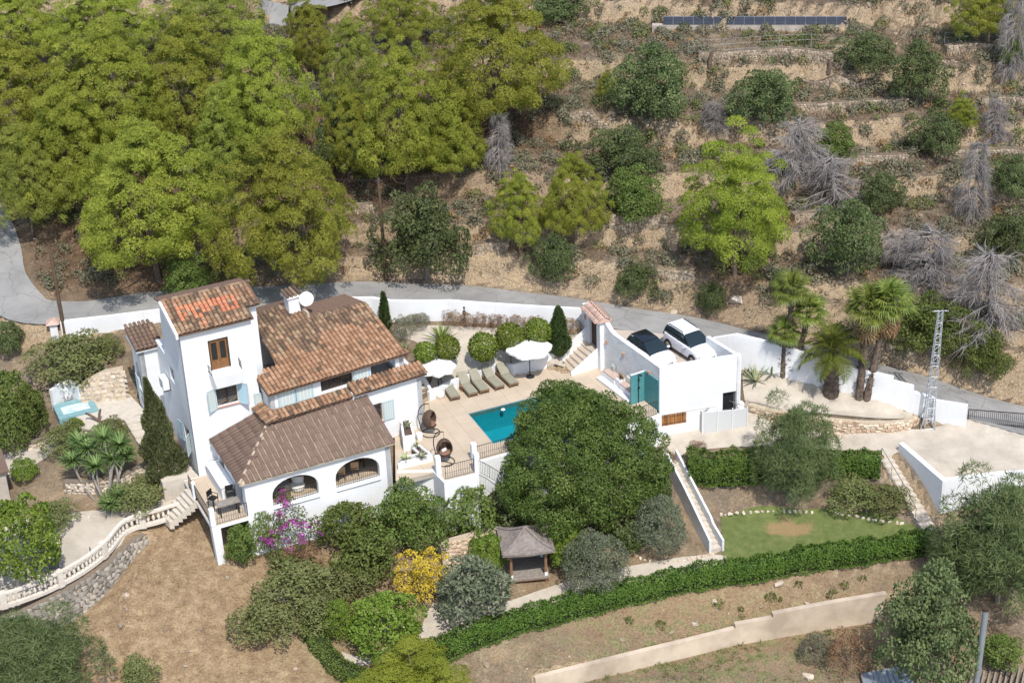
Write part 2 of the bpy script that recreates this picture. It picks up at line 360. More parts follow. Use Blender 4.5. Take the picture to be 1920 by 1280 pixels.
ESTEP = [U(1048, 684, 0)[:2], U(1072, 702, 0)[:2], U(1128, 664, 1.1)[:2], U(1112, 634, 1.1)[:2], U(1090, 640, 1.1)[:2]]; LOWW = [U(*q)[:2] for q in ((800, 760, 0), (850, 735, 0), (940, 704, 0), (962, 708, 0), (1030, 695, 0), (1056, 688, 0), (1056, 672, .4), (1026, 682, .4), (962, 694, .4), (936, 688, .4), (840, 722, .4), (800, 736, .4))]
LOWC = [(1005, 1300, -7.4), (1100, 1277, -7.4), (1200, 1252, -7.38), (1300, 1228, -7.36), (1378, 1208, -7.35), (1448, 1195, -7.3), (1540, 1176, -7.2), (1660, 1155, -7.1)]
PADS += [([(U(*q)+np.array([-.05, .27, 0]))[:2] for q in LOWC[::-1]]+[U(980, 1420, -7.4)[:2], U(1700, 1420, -7.4)[:2]], -7.4)]
def ramp_between(a, b, drop):
    a, b = np.array(a), np.array(b); d = b[:2]-a[:2]; L2 = d@d
    return lambda q: a[2]+(b[2]-a[2])*np.clip(((q-a[:2])@d)/L2, 0, 1)-drop
_q = [U(1248, 866, -2.1), U(1270, 862, -2.1), U(1358, 1030, -4.55), U(1328, 1036, -4.55)]; PADS += [([p[:2] for p in _q], ramp_between(_q[0], _q[3], .2))]
_q = [U(1646, 862, -2.2), U(1676, 856, -2.2), U(1764, 998, -4.5), U(1730, 1004, -4.5)]; PADS += [([p[:2] for p in _q], ramp_between(_q[0], _q[3], .25))]
BWP = [(-30, 1168), (36, 1150), (98, 1120), (164, 1084), (213, 1048), (250, 1014), (272, 1000)]
_q = [U(*q, -1.85)+np.array([-.08, .16, 0]) for q in BWP]+[U(*q, -3.4) for q in ((300, 1050), (265, 1085), (225, 1140), (170, 1185), (95, 1225), (-30, 1240))]; PADS += [([p[:2] for p in _q], ramp_between(U(98, 1120, -3.55), U(272, 1000, -2.35), 0))]
_pf = Frame(U(878, 775, 0), 22.5); PADS += [([_pf(-.3, .3, 0)[:2], _pf(-.3, -4.05, 0)[:2], _pf(7.3, -4.05, 0)[:2], _pf(7.3, .3, 0)[:2]], -2.2)]
FILLS = []                                             # made ground behind retaining walls
SWP = [(1402, 800), (1440, 808), (1500, 814), (1560, 820), (1620, 822), (1670, 820), (1700, 813), (1722, 798)]
_q = [U(*q, -2.12)+np.array([0, .2, 0]) for q in SWP]; FILLS += [([p[:2] for p in _q]+[U(1735, 790, -1.8)[:2], U(1650, 768, -1.2)[:2], U(1560, 748, -.8)[:2], U(1480, 742, -.6)[:2], U(1400, 742, -.5)[:2]], ramp_between(U(1402, 800, -.66), U(1722, 798, -1.52), 0))]
_q = [U(300, 908, 0), U(376, 893, 0), U(276, 774, .85), U(228, 783, .85)]; PADS += [([p[:2] for p in _q], ramp_between((_q[0]+_q[1])/2, (_q[2]+_q[3])/2, .25)), ([U(*q, .85)[:2] for q in ((140, 756), (240, 732), (278, 772), (236, 788), (180, 810), (136, 802))], .5)]
PADS += [(ESTEP, -.1), (LOWW, .3), (HOUSE, -.3), (PAV, -.6), (TERR, -.25)]

def grid_mesh(x0, x1, y0, y1, step):
    nx, ny = int((x1-x0)/step)+1, int((y1-y0)/step)+1
    xs, ys = np.linspace(x0, x1, nx), np.linspace(y0, y1, ny); X, Y = np.meshgrid(xs, ys); xy = np.stack([X.ravel(), Y.ravel()], 1)
    return xy, nx, ny
def np_mesh(name, co_, faces, mat, attrs=None, smooth=True):
    """faces: (n,3) or (n,4) array"""
    me = bpy.data.meshes.new(name); k = faces.shape[1]; nf = len(faces)
    me.vertices.add(len(co_)); me.vertices.foreach_set('co', np.asarray(co_, np.float32).ravel())
    me.loops.add(nf*k); me.loops.foreach_set('vertex_index', faces.astype(np.int32).ravel())
    me.polygons.add(nf); me.polygons.foreach_set('loop_start', np.arange(0, nf*k, k, dtype=np.int32))
    try: me.polygons.foreach_set('loop_total', np.full(nf, k, np.int32))
    except Exception: pass
    me.polygons.foreach_set('use_smooth', np.full(nf, smooth))
    for an, (dom, data) in (attrs or {}).items():
        a = me.attributes.new(an, 'FLOAT', dom); a.data.foreach_set('value', np.asarray(data, np.float32))
    me.materials.append(mat); me.update(calc_edges=True); me.validate(); return me
def groundmat():
    m, t, b, o = nmat('dry_hillside_soil'); p = coords(t, 'World')
    n1 = noise(t, p, .33, 4, .62); n2 = noise(t, p, 1.6, 4, .68); n3 = noise(t, p, 9, 3, .75)
    soil = ramp(t, n1, [(.30, (.115, .087, .062)), (.46, (.185, .14, .096)), (.58, (.275, .208, .138)), (.72, (.43, .33, .22))])
    gry = ramp(t, n2, [(.30, (.095, .08, .063)), (.52, (.19, .155, .118)), (.70, (.34, .27, .19))])
    c = mix(t, ramp(t, noise(t, p, .8, 3, .6), [(.42, (0, 0, 0)), (.6, (1, 1, 1))]), soil, gry)
    fld = ramp(t, n2, [(.28, (.20, .138, .082)), (.5, (.305, .215, .13)), (.72, (.43, .325, .205))])
    fa = N(t, 'ShaderNodeAttribute', attribute_name='field').outputs['Fac']; c = mix(t, fa, c, fld)
    ge = t.nodes.new('ShaderNodeNewGeometry'); sx = t.nodes.new('ShaderNodeSeparateXYZ'); t.links.new(ge.outputs['True Normal'], sx.inputs[0])
    ad = N(t, 'ShaderNodeMath', operation='MULTIPLY_ADD', i_1=.35); t.links.new(n2, ad.inputs[0]); t.links.new(sx.outputs[2], ad.inputs[2])
    steep = ramp(t, ad.outputs[0], [(.86, (.6, .6, .6)), (1.0, (0, 0, 0))]); c = mix(t, steep, c, ramp(t, n3, [(.3, (.36, .265, .17)), (.7, (.56, .435, .29))]))
    lit = ramp(t, n3, [(.35, (.10, .065, .042)), (.65, (.20, .135, .088))])
    la = N(t, 'ShaderNodeAttribute', attribute_name='litter').outputs['Fac']; c = mix(t, la, c, lit)
    gr = ramp(t, n3, [(.3, (.10, .12, .045)), (.6, (.17, .18, .075)), (.8, (.26, .22, .12))])
    ga = N(t, 'ShaderNodeAttribute', attribute_name='green').outputs['Fac']
    gm = mix(t, ga, (0, 0, 0), ramp(t, n2, [(.46, (0, 0, 0)), (.56, (.9, .9, .9))])); c = mix(t, gm, c, gr)
    sp = ramp(t, n3, [(.30, (.62, .62, .62)), (.5, (1, 1, 1)), (.72, (1.25, 1.22, 1.15))]); c = mix(t, 1, c, sp, 'MULTIPLY')
    t.links.new(c, b.inputs['Base Color']); b.inputs['Roughness'].default_value = .95; b.inputs['Specular IOR Level'].default_value = .1
    bump(t, b, noise(t, p, 6, 4, .8), .9, .16); return m
GROUND = groundmat()
def blob(xy, px, py, z, rx, ry): c = U(px, py, z); return np.exp(-(((xy[:, 0]-c[0])/rx)**2+((xy[:, 1]-c[1])/ry)**2))
def make_land():
    xy, nx, ny = grid_mesh(-42, 42, -34, 42, .25); z = land(xy)
    i = np.arange((ny-1)*nx).reshape(ny-1, nx)[:, :-1].ravel(); f = np.stack([i, i+1, i+1+nx, i+nx], 1)
    d, rz, side = road_near(xy); hill = (side > 0)
    field = np.clip(1.3*blob(xy, 300, 1150, -3.6, 9, 8)+blob(xy, 1350, 1130, -5.5, 14, 3.6)+blob(xy, 600, 1250, -5, 6, 5), 0, 1)
    litter = hill*np.clip(sum(blob(xy, *q) for q in ((190, 455, 4.4, 5, 3), (250, 300, 7, 14, 6), (550, 300, 7, 10, 6), (750, 250, 7.5, 7, 6), (300, 520, 3.3, 8, 2), (950, 250, 7, 5, 3), (1380, 510, 3.6, 3, 1.5))), 0, 1)
    green = np.clip(blob(xy, 1330, 1240, -7.5, 9, 3)+.7*blob(xy, 1180, 170, 9, 6, 3)+.6*blob(xy, 1450, 100, 10, 8, 1.6)+.5*blob(xy, 650, 1180, -4.6, 4, 3), 0, 1)
    me = np_mesh('terrain', np.column_stack([xy, z]), f, GROUND, {'field': ('POINT', field), 'litter': ('POINT', litter), 'green': ('POINT', green)})
    setp(link('terrain', me), kind='structure')
    # the country beyond: one coarse sheet out to the horizon, a little lower where the fine sheet lies
    xy, nx, ny = grid_mesh(-600, 600, -260, 900, 10); core = (np.abs(xy[:, 0]) < 46) & (xy[:, 1] > -38) & (xy[:, 1] < 46)
    q = np.column_stack([np.clip(xy[:, 0], -41, 41), np.clip(xy[:, 1], -33, 41)]); z = rbf(q)
    far = np.linalg.norm(xy-q, axis=1); z = z+np.where(xy[:, 1] > 41, .26*np.minimum(xy[:, 1]-41, 500), 0)-np.where(xy[:, 1] < -33, .12*np.minimum(-33-xy[:, 1], 200), 0)
    z = z-.4-np.where(core, 3.0, 0)
    i = np.arange((ny-1)*nx).reshape(ny-1, nx)[:, :-1].ravel(); f = np.stack([i, i+1, i+1+nx, i+nx], 1)
    me = np_mesh('distant_hills', np.column_stack([xy, z]), f, GROUND, {'field': ('POINT', z*0), 'litter': ('POINT', z*0+.3), 'green': ('POINT', z*0+.3)})
    setp(link('distant_hills', me), kind='structure')
make_land()

def clip_cell(poly, x0, x1, y0, y1):
    def cut(p, ax, val, keep):
        out = []
        for i in range(len(p)):
            a, b = p[i], p[(i+1) % len(p)]; ia, ib = keep*(a[ax]-val) >= 0, keep*(b[ax]-val) >= 0
            if ia: out.append(a)
            if ia != ib:
                t = (val-a[ax])/(b[ax]-a[ax]); q = [a[0]+t*(b[0]-a[0]), a[1]+t*(b[1]-a[1])]; q[ax] = val; out.append(tuple(q))
        return out
    p = [tuple(q[:2]) for q in poly]
    for ax, val, k in ((0, x0, 1), (0, x1, -1), (1, y0, 1), (1, y1, -1)):
        p = cut(p, ax, val, k)
        if len(p) < 3: return []
    return p
def drape(name, poly, mat, lift=.035, step=.25, zfun=None, **kw):
    """a sheet that follows the land inside an outline"""
    P_ = np.array([p[:2] for p in poly]); mb = MB(); x = math.floor(P_[:, 0].min()/step)*step
    while x < P_[:, 0].max():
        y = math.floor(P_[:, 1].min()/step)*step
        while y < P_[:, 1].max():
            c = clip_cell(P_, x, x+step, y, y+step)
            if c: mb.add([(q[0], q[1], 0) for q in c], [tuple(range(len(c)))])
            y += step
        x += step
    a = np.array(mb.v); z = (land(a[:, :2]) if zfun is None else zfun(a[:, :2]))+lift
    mb.v = [(p[0], p[1], zz) for p, zz in zip(mb.v, z)]
    return mb.build(name, mat, None, True, kind='structure', **kw)
def outline(px, z=None, n=0):
    """photograph outline -> ground outline, smoothed"""
    pts = [(ground(*q) if z is None else U(*q, z)) for q in px]
    if n: pts = list(dense(pts+[pts[0]], n))[:-1]
    return [tuple(p[:2]) for p in pts]

def roadmat():
    m, t, b, o = nmat('asphalt'); p = coords(t, 'World')
    c = ramp(t, noise(t, p, .35, 4, .65), [(.3, (.19, .187, .18)), (.5, (.25, .246, .238)), (.72, (.31, .303, .29))])
    c = mix(t, 1, c, ramp(t, noise(t, p, 26, 3, .7), [(.3, (.82, .82, .82)), (.7, (1.14, 1.14, 1.14))]), 'MULTIPLY')
    vo = N(t, 'ShaderNodeTexVoronoi', feature='DISTANCE_TO_EDGE', i_Scale=.42); wv = N(t, 'ShaderNodeVectorMath', operation='ADD'); t.links.new(p, wv.inputs[0])
    nz = N(t, 'ShaderNodeTexNoise', i_Scale=1.3, i_Detail=3); t.links.new(p, nz.inputs['Vector']); t.links.new(nz.outputs['Color'], wv.inputs[1]); t.links.new(wv.outputs[0], vo.inputs['Vector'])
    c = mix(t, ramp(t, vo.outputs['Distance'], [(.0, (.55, .55, .55)), (.016, (0, 0, 0))]), c, (.09, .085, .08))
    e = N(t, 'ShaderNodeAttribute', attribute_name='verge').outputs['Fac']; ad = N(t, 'ShaderNodeMath', operation='MULTIPLY_ADD', i_1=1.1); t.links.new(noise(t, p, 1.7, 4, .7), ad.inputs[0]); t.links.new(e, ad.inputs[2])
    c = mix(t, ramp(t, ad.outputs[0], [(1.18, (0, 0, 0)), (1.5, (.9, .9, .9))]), c, (.34, .26, .175))           # sand and needles along the verges
    t.links.new(c, b.inputs['Base Color']); b.inputs['Roughness'].default_value = .9; bump(t, b, noise(t, p, 60, 2), .25, .01); return m
ASPH = roadmat()
def make_road():
    mb = MB(); L = []
    for i in range(len(ROAD)):
        t = ROAD[min(i+1, len(ROAD)-1)]-ROAD[max(i-1, 0)]; t[2] = 0; t /= np.linalg.norm(t); nrm = np.array([-t[1], t[0], 0]); w = ROADW+.12*math.sin(i*.31)*math.sin(i*.17)
        L += [ROAD[i]-nrm*w, ROAD[i]-nrm*w*.5+[0, 0, .02], ROAD[i]+[0, 0, .03], ROAD[i]+nrm*w*.5+[0, 0, .02], ROAD[i]+nrm*w]
    mb.add(L, [(i*5+k, (i+1)*5+k, (i+1)*5+k+1, i*5+k+1)[::-1] for i in range(len(ROAD)-1) for k in range(4)])
    ro = mb.build('road', ASPH, None, True, kind='structure'); at = ro.data.attributes.new('verge', 'FLOAT', 'POINT'); at.data.foreach_set('value', np.array([(1, .45, .1, .45, 1)[i % 5] for i in range(len(ro.data.vertices))], np.float32))
    # short stretch of the upper road between the pines
    a = [ground(490, 62), ground(520, 42), ground(560, 22), ground(620, 5), ground(700, -25)]
    pts = dense(a, .6); mb = MB(); L = []
    for i in range(len(pts)):
        t = pts[min(i+1, len(pts)-1)]-pts[max(i-1, 0)]; t[2] = 0; t /= np.linalg.norm(t); nrm = np.array([-t[1], t[0], 0])
        zc = max(lz(*(pts[i]-nrm*1.5)[:2]), lz(*(pts[i]+nrm*1.5)[:2]), pts[i][2])+.15
        for s in (-1.5, 1.5): q = pts[i]+nrm*s; q[2] = zc; L.append(q)
    mb.add(L, [(2*i, 2*i+2, 2*i+3, 2*i+1)[::-1] for i in range(len(pts)-1)]); mb.build('upper_road', ASPH, None, True, kind='structure')
make_road()
GRAV = plain('pale_gravel', (.56, .505, .425), .95, (.44, .385, .315), 1.1, .8, 55)
def _():
    m, t, b, o = nmat('white_gravel'); p = coords(t, 'World')
    c = ramp(t, noise(t, p, .9, 5, .6), [(.3, (.40, .35, .285)), (.65, (.53, .475, .395))])
    c = mix(t, 1, c, ramp(t, noise(t, p, 45, 3, .8), [(.3, (.72, .72, .72)), (.7, (1.15, 1.15, 1.15))]), 'MULTIPLY')
    t.links.new(c, b.inputs['Base Color']); b.inputs['Roughness'].default_value = .95; bump(t, b, noise(t, p, 40, 4, .8), .8, .03); return m
GRAV = _()
def _():
    m, t, b, o = nmat('lawn_turf'); p = coords(t, 'World')
    c = ramp(t, noise(t, p, 2.2, 6, .7), [(.28, (.085, .115, .028)), (.5, (.125, .16, .042)), (.74, (.20, .21, .075))])
    q = U(1480, 992, -4.5)[:2]
    mp = N(t, 'ShaderNodeMapping'); mp.inputs['Location'].default_value = (-q[0]/3.1, -q[1]/1.35, 0); mp.inputs['Scale'].default_value = (1/3.1, 1/1.35, 0); t.links.new(p, mp.inputs[0])
    ln = N(t, 'ShaderNodeVectorMath', operation='LENGTH'); t.links.new(mp.outputs[0], ln.inputs[0])
    ad = N(t, 'ShaderNodeMath', operation='MULTIPLY_ADD', i_1=.9); t.links.new(noise(t, p, 1.6, 5, .7), ad.inputs[0]); t.links.new(ln.outputs['Value'], ad.inputs[2])
    dry = ramp(t, ad.outputs[0], [(.75, (.9, .9, .9)), (1.45, (0, 0, 0))])                  # worn patch of the turf
    c = mix(t, dry, c, ramp(t, noise(t, p, 14, 4, .7), [(.3, (.25, .165, .075)), (.7, (.36, .25, .13))]))
    t.links.new(c, b.inputs['Base Color']); b.inputs['Roughness'].default_value = .9; bump(t, b, noise(t, p, 50, 3, .8), .9, .05); return m
LAWN = _()
drape('lawn', outline([(1352, 975), (1420, 968), (1500, 967), (1600, 974), (1690, 984), (1738, 1002), (1660, 1018), (1560, 1034), (1450, 1050), (1372, 1062), (1356, 1040)], -4.5, n=.6), LAWN, .05)
drape('gravel_drive', outline([(1243, 838), (1300, 800), (1400, 792), (1480, 806), (1560, 816), (1700, 812), (1812, 800), (1925, 812), (2010, 840), (1990, 888), (1925, 884), (1768, 890), (1725, 872), (1690, 848), (1660, 862), (1648, 848), (1560, 842), (1420, 838), (1290, 846), (1258, 868), (1245, 862)], -2.15, n=.6), GRAV, .05)
drape('gravel_palm_bed', outline([(1392, 700), (1395, 672), (1440, 672), (1500, 692), (1600, 728), (1680, 760), (1740, 792), (1722, 786), (1690, 786), (1640, 785), (1560, 778), (1480, 770), (1404, 758)], n=.6), GRAV, .05)
drape('gravel_left_terrace', outline([(-30, 1120), (-30, 1010), (40, 985), (110, 975), (180, 968), (250, 962), (330, 938), (366, 930), (362, 945), (255, 975), (225, 1010), (170, 1050), (100, 1085), (30, 1112)], -1.48, n=.6), GRAV, .05)
drape('gravel_back_garden', outline([(800, 738), (812, 700), (795, 650), (740, 630), (760, 612), (840, 612), (950, 618), (1080, 628), (1100, 640), (1062, 668), (1060, 690), (1024, 684), (962, 697), (936, 692), (815, 735)], n=.6), GRAV, .05)
drape('gravel_garden_path', outline([(640, 1222), (690, 1235), (720, 1215), (780, 1195), (800, 1150), (830, 1120), (905, 1110), (940, 1130), (1050, 1095), (1180, 1062), (1240, 1052), (1330, 1040), (1365, 1045), (1365, 1056), (1240, 1084), (1050, 1130), (900, 1165), (800, 1205), (720, 1240), (660, 1248)], n=.6), GRAV, .05)
drape('gravel_spur', outline([(830, 1120), (850, 1065), (905, 1050), (945, 1058), (950, 1105), (905, 1112)], n=.6), GRAV, .055)
drape('gravel_jacuzzi_bed', outline([(20, 850), (60, 835), (110, 810), (120, 830), (70, 870), (20, 890), (-20, 900), (-20, 870)], n=.6), GRAV, .05)
# ================================================================ BUILDING HELPERS
def wall(mb, fr, u0, u1, v, th, z0, z1, holes=()):
    """wall along fr.u, outer face at v, body to v+th; z1 number or function of u; holes (u0,u1,z0,z1[,spring]) with spring => arched head"""
    top = z1 if callable(z1) else (lambda u: z1)
    cuts = {u0, u1}
    for h in holes:
        cuts |= {h[0], h[1]}
        if len(h) > 4: cuts |= {h[0]+(h[1]-h[0])*(1-math.cos(math.pi*k/12))/2 for k in range(13)}
    if callable(z1): cuts |= {u0+(u1-u0)*k/16 for k in range(17)}
    cs = sorted(c for c in cuts if u0-1e-6 <= c <= u1+1e-6)
    def head(h, u):
        if len(h) < 5: return h[3]
        c, a = (h[0]+h[1])/2, (h[1]-h[0])/2; return h[4]+(h[3]-h[4])*math.sqrt(max(0, 1-((u-c)/a)**2))
    hedge = {h[0] for h in holes} | {h[1] for h in holes} | {u0, u1}
    for a, b in zip(cs[:-1], cs[1:]):
        if b-a < 1e-5: continue
        m = (a+b)/2; segs = [((z0, z0), (top(a), top(b)))]
        for h in holes:
            if h[0] < m < h[1]:
                new = []
                for lo, hi in segs:
                    if h[2] >= max(hi)-1e-4 or head(h, m) <= min(lo)+1e-4: new.append((lo, hi)); continue
                    if h[2] > lo[0]+1e-4: new.append((lo, (h[2], h[2])))
                    new.append(((head(h, a), head(h, b)), hi))
                segs = new
        for (la, lb), (ha, hb) in segs:
            P = [fr(a, v, la), fr(b, v, lb), fr(b, v, hb), fr(a, v, ha)]; Q = [fr(a, v+th, la), fr(b, v+th, lb), fr(b, v+th, hb), fr(a, v+th, ha)]
            fs = [(0, 1, 2, 3), (7, 6, 5, 4), (3, 2, 6, 7), (1, 0, 4, 5)]
            if any(abs(a-e) < 1e-5 for e in hedge): fs.append((0, 3, 7, 4))
            if any(abs(b-e) < 1e-5 for e in hedge): fs.append((2, 1, 5, 6))
            mb.add(P+Q, fs)
    return mb
def tile_geo(L=.43, r0=.118, r1=.095, seg=5, flat=.8, lift=.045):
    vs, fs = [], []
    for r, y, z in ((r0, 0, lift), (r1, L, .012), (r0-.018, .004, lift-.012)):
        for k in range(seg+1):
            q = math.pi*k/seg; vs.append((-r*math.cos(q), y, z+r*flat*math.sin(q)))
    n = seg+1
    for k in range(seg): fs += [(k, k+1, n+k+1, n+k), (k+1, k, 2*n+k, 2*n+k+1)]
    return np.array(vs), fs
def tiles(parent, p0, e, s, poly, choose, cp=.255, rp=.36, geo=None, indiv=lambda a, b, k: False, name='roof_tile', under=UNDER):
    """rows of barrel tiles on the plane p0 + a*e + b*s; poly in (a, b)"""
    p0, e, s = np.array(p0, float), np.array(e, float), np.array(s, float); e /= np.linalg.norm(e); s /= np.linalg.norm(s); n = np.cross(e, s)
    org = np.zeros(3); q = parent
    while q is not None: org = org+np.array(q.location); q = q.parent
    gv, gf = geo or tile_geo(); pa = np.array(poly); stuff = {}
    a0, a1, b0, b1 = pa[:, 0].min(), pa[:, 0].max(), pa[:, 1].min(), pa[:, 1].max(); rnd = random.Random(int(a1*100)+len(poly))
    i = 0
    a = a0+cp/2
    while a < a1:
        b = b0-.06; j = 0
        while b < b1-.1:
            if inpoly(np.array([[a, max(b+rp*.5, b0+.02)]]), poly)[0]:
                kind = choose(a, b, rnd); da, db, dz = rnd.uniform(-.012, .012), rnd.uniform(-.02, .02), rnd.uniform(0, .012)
                if indiv(a, b, kind):
                    key = (id(parent) % 9999, kind, name)
                    me = bpy.data.meshes.get('tile_'+kind+name)
                    if me is None:
                        me = bpy.data.meshes.new('tile_'+kind+name); me.from_pydata([tuple(x) for x in gv], [], gf); me.materials.append(TM[kind])
                        for p in me.polygons: p.use_smooth = True
                    o = link(name, me, parent); w = p0+e*(a+da)+s*(b+db)+n*(.02+dz)-org
                    o.matrix_local = Matrix(((e[0], s[0], n[0], w[0]), (e[1], s[1], n[1], w[1]), (e[2], s[2], n[2], w[2]), (0, 0, 0, 1)))
                else:
                    w = p0+e*(a+da)+s*(b+db)+n*(.02+dz)-org
                    stuff.setdefault(kind, []).append((gv[:, :1]*e+gv[:, 1:2]*s+gv[:, 2:]*n+w, rnd.random()))
            b += rp; j += 1
        a += cp; i += 1
    for kind, lst in stuff.items():
        co_ = np.concatenate([x for x, _ in lst]); m = len(gv); F = np.array(gf)
        fc = np.concatenate([F+k*m for k in range(len(lst))]); lc = np.repeat([c for _, c in lst], len(F))
        me = np_mesh('roof_tiles', co_, fc, TM[kind+'_s'], {'lc': ('FACE', lc)}); setp(link('roof_tiles', me, parent), kind='stuff')
def slab(fr_pts, th=.08):
    """thin plate under a sloping outline (world points)"""
    n = len(fr_pts); t = [np.array(p, float) for p in fr_pts]; b = [p-np.array([0, 0, th]) for p in t]
    return MB().add(b+t, [tuple(range(n-1, -1, -1)), tuple(range(n, 2*n))]+[(i, (i+1) % n, n+(i+1) % n, n+i) for i in range(n)])
def railing(parent, pts, h=.9, gap=.12, top=.018, bar=.009, base=.08, name='bar', mat=None):
    """handrail, foot rail and every bar along a line of world points"""
    mat = mat or IRON; up = np.array([0, 0, 1.]); pts = [np.array(p, float) for p in pts]
    MB().tube([p+up*h for p in pts], top, 6).build('handrail', mat, parent); MB().tube([p+up*base for p in pts], bar*1.2, 5).build('foot_rail', mat, parent)
    k = 0
    for a, b in zip(pts[:-1], pts[1:]):
        L = np.linalg.norm(b-a); m = max(1, int(L/gap))
        for i in range(m+1):
            if i == m and b is not pts[-1]: continue
            p = a+(b-a)*i/m; MB().tube([p+up*base, p+up*h], bar if 0 < i < m else bar*1.8, 4).build(name, mat, parent); k += 1
def rail_thing(label, pts, **kw):
    t = thing('railing', label, 'railing', pts[0]); railing(t, pts, **kw); return t

# ================================================================ THE VILLA
villa = thing('villa', 'white stucco villa with square tower, arched porch and terracotta tiled roofs', 'house', HT(-7, 0, 0))
# --- ground floor and upper storey of the main wing
w = MB(); Tm = HM
wall(w, HM, -4.2, .1, 0, .3, -.1, 3.52, [(-3.4, -2.45, 1.25, 2.42)])
w.build('wall', WHITE, villa, label='ground floor front wall beside the pool deck')
w = MB(); wall(w, HM.turned(.1, 0, 90), 0, 6.6, 0, .3, -.1, 3.5); w.build('wall', WHITE, villa)
w = MB(); wall(w, HM, -8.75, -.55, .75, .28, 3.3, 4.62, [(-8.25, -6.2, 3.62, 4.5), (-5.7, -3.75, 3.72, 4.55), (-2.62, -1.08, 3.6, 4.5)])
w.build('wall', WHITE, villa, label='upper floor front wall under the big eave')
fl_ = HM.turned(-8.75, 4.2, -90)                     # faces the tower side; its u runs from the back to the front
w = MB(); wall(w, fl_, 0, 3.45, 0, .28, 2.5, 4.62, [(1.5, 2.35, 3.35, 4.2)]); w.build('wall', WHITE, villa)
w = MB(); wall(w, HM.turned(-.55, .75, 90), 0, 4.6, 0, .28, 3.3, lambda u: 4.62+.26*u, [(.5, 2.6, 3.55, 4.6)]); w.build('wall', WHITE, villa)
MB().box(HM, -2.75, -2.6, 1.1, 4.5, 3.3, 4.6).build('inner_wall', WHITE, villa)
MB().box(HM, -8.6, .05, .2, 6.4, 3.05, 3.28).build('upper_floor', CONC, villa)
w = MB(); wall(w, HM, -8.75, -.5, 6.2, .28, -.1, 5.6); w.build('wall', WHITE, villa, label='back wall of the main wing')
# --- tower
tf = [(-11.5, -10.37, 6.2, 8.05), (-11.4, -10.22, 3.95, 5.2)]
w = MB(); wall(w, HT, -12.95, -9.0, 1.2, .35, -3.0, 8.8, tf); w.build('wall', WHITE, villa, label='front wall of the tower')
tl = HT.turned(-12.95, 7.5, -90)                      # left wall: u from back (0) to front (6.3)
w = MB(); wall(w, tl, 0, 6.3-.001, 0, .35, -1.5, lambda u: (5.6 if u < 2.1 else (9.45-(u-3.6)*.22 if u > 3.6 else 9.45-(3.6-u)*.25)), [(4.15, 5.35, 1.15, 2.35), (2.6, 3.5, 4.4, 5.3)]); w.build('wall', WHITE, villa, label='left wall of the tower')
w = MB(); wall(w, HT.turned(-9.0, 1.2, 90), .35, 1.1, 0, .3, 2.0, lambda u: 8.9+u*.2); w.build('wall', WHITE, villa)
w = MB(); wall(w, HT, -9.3, -8.35, 2.25, .3, 2.0, 9.0); w.build('wall', WHITE, villa, label='stepped back corner of the tower')
w = MB(); wall(w, HT.turned(-8.35, 2.25, 90), .3, 3.2, 0, .3, 2.0, lambda u: 9.15+.22*u if u < 1.65 else 9.5-.22*(u-1.65)); w.build('wall', WHITE, villa)
w = MB(); wall(w, HT, -12.6, -8.35, 5.2, .3, 0, 9.05); w.build('wall', WHITE, villa)
# --- annex
w = MB(); wall(w, HT, -14.0, -12.6, 7.5, .3, .3, 5.12); w.build('wall', WHITE, villa, label='annex front wall behind the tower')
al = HT.turned(-14.0, 9.3, -90)
w = MB(); wall(w, al, 0, 1.8, 0, .3, .3, 5.12, [(.45, 1.35, 2.2, 4.0, 3.4)]); w.build('wall', WHITE, villa, label='annex left wall with arched window')
MB().box(HT, -14.18, -12.55, 7.28, 9.5, 5.12, 5.3).build('cornice', TRIM, villa, bevel=.02)
# --- porch (pavilion)
w = MB(); wall(w, HT, -11.8, -3.5, -3.9, .35, -3.2, 2.08, [(-10.35, -7.75, .05, 1.62, .75), (-6.75, -4.2, .05, 1.62, .75)]); w.build('wall', WHITE, villa, label='porch front wall with two arches')
w = MB(); wall(w, HT.turned(-3.5, -3.9, 90), 0, 3.9, 0, .3, -2.5, lambda u: 2.08+.25*u); w.build('wall', WHITE, villa)
pl_ = HT.turned(-11.8, 1.2, -90)
w = MB(); wall(w, pl_, 0, 5.1-.35, 0, .3, -1.2, 2.05, [(.5, 1.3, .02, 1.9), (3.2, 4.5, .02, 1.85)]); w.build('wall', WHITE, villa)
def _():
    m, t, b, o = nmat('porch_floor_tiles'); p = coords(t, 'World')
    br = N(t, 'ShaderNodeTexBrick', offset=0, i_Scale=1, i_5=.012); br.inputs['Color1'].default_value = (.46, .37, .27, 1); br.inputs['Color2'].default_value = (.40, .32, .235, 1); br.inputs['Mortar'].default_value = (.3, .25, .19, 1)
    br.inputs['Brick Width'].default_value = .45; br.inputs['Row Height'].default_value = .45; t.links.new(p, br.inputs[0]); t.links.new(br.outputs[0], b.inputs['Base Color']); b.inputs['Roughness'].default_value = .6; return m
PFLOOR = _()
MB().box(HT, -11.6, -3.6, -3.6, 1.2, -.2, .0).build('porch_floor', PFLOOR, villa)
w = MB(); wall(w, HM, -8.75, -4.2, 0, .3, -.1, 3.0); w.build('wall', WHITE, villa, label='inner wall of the porch')
MB().box(HT, -9.35, -9.02, .1, 1.15, -.1, 3.2).build('wall', WHITE, villa)

def mkroof(pts, label, th=.09, mat=UNDER):
    o = slab(pts, th).build('roof', mat, villa, label=label); return o
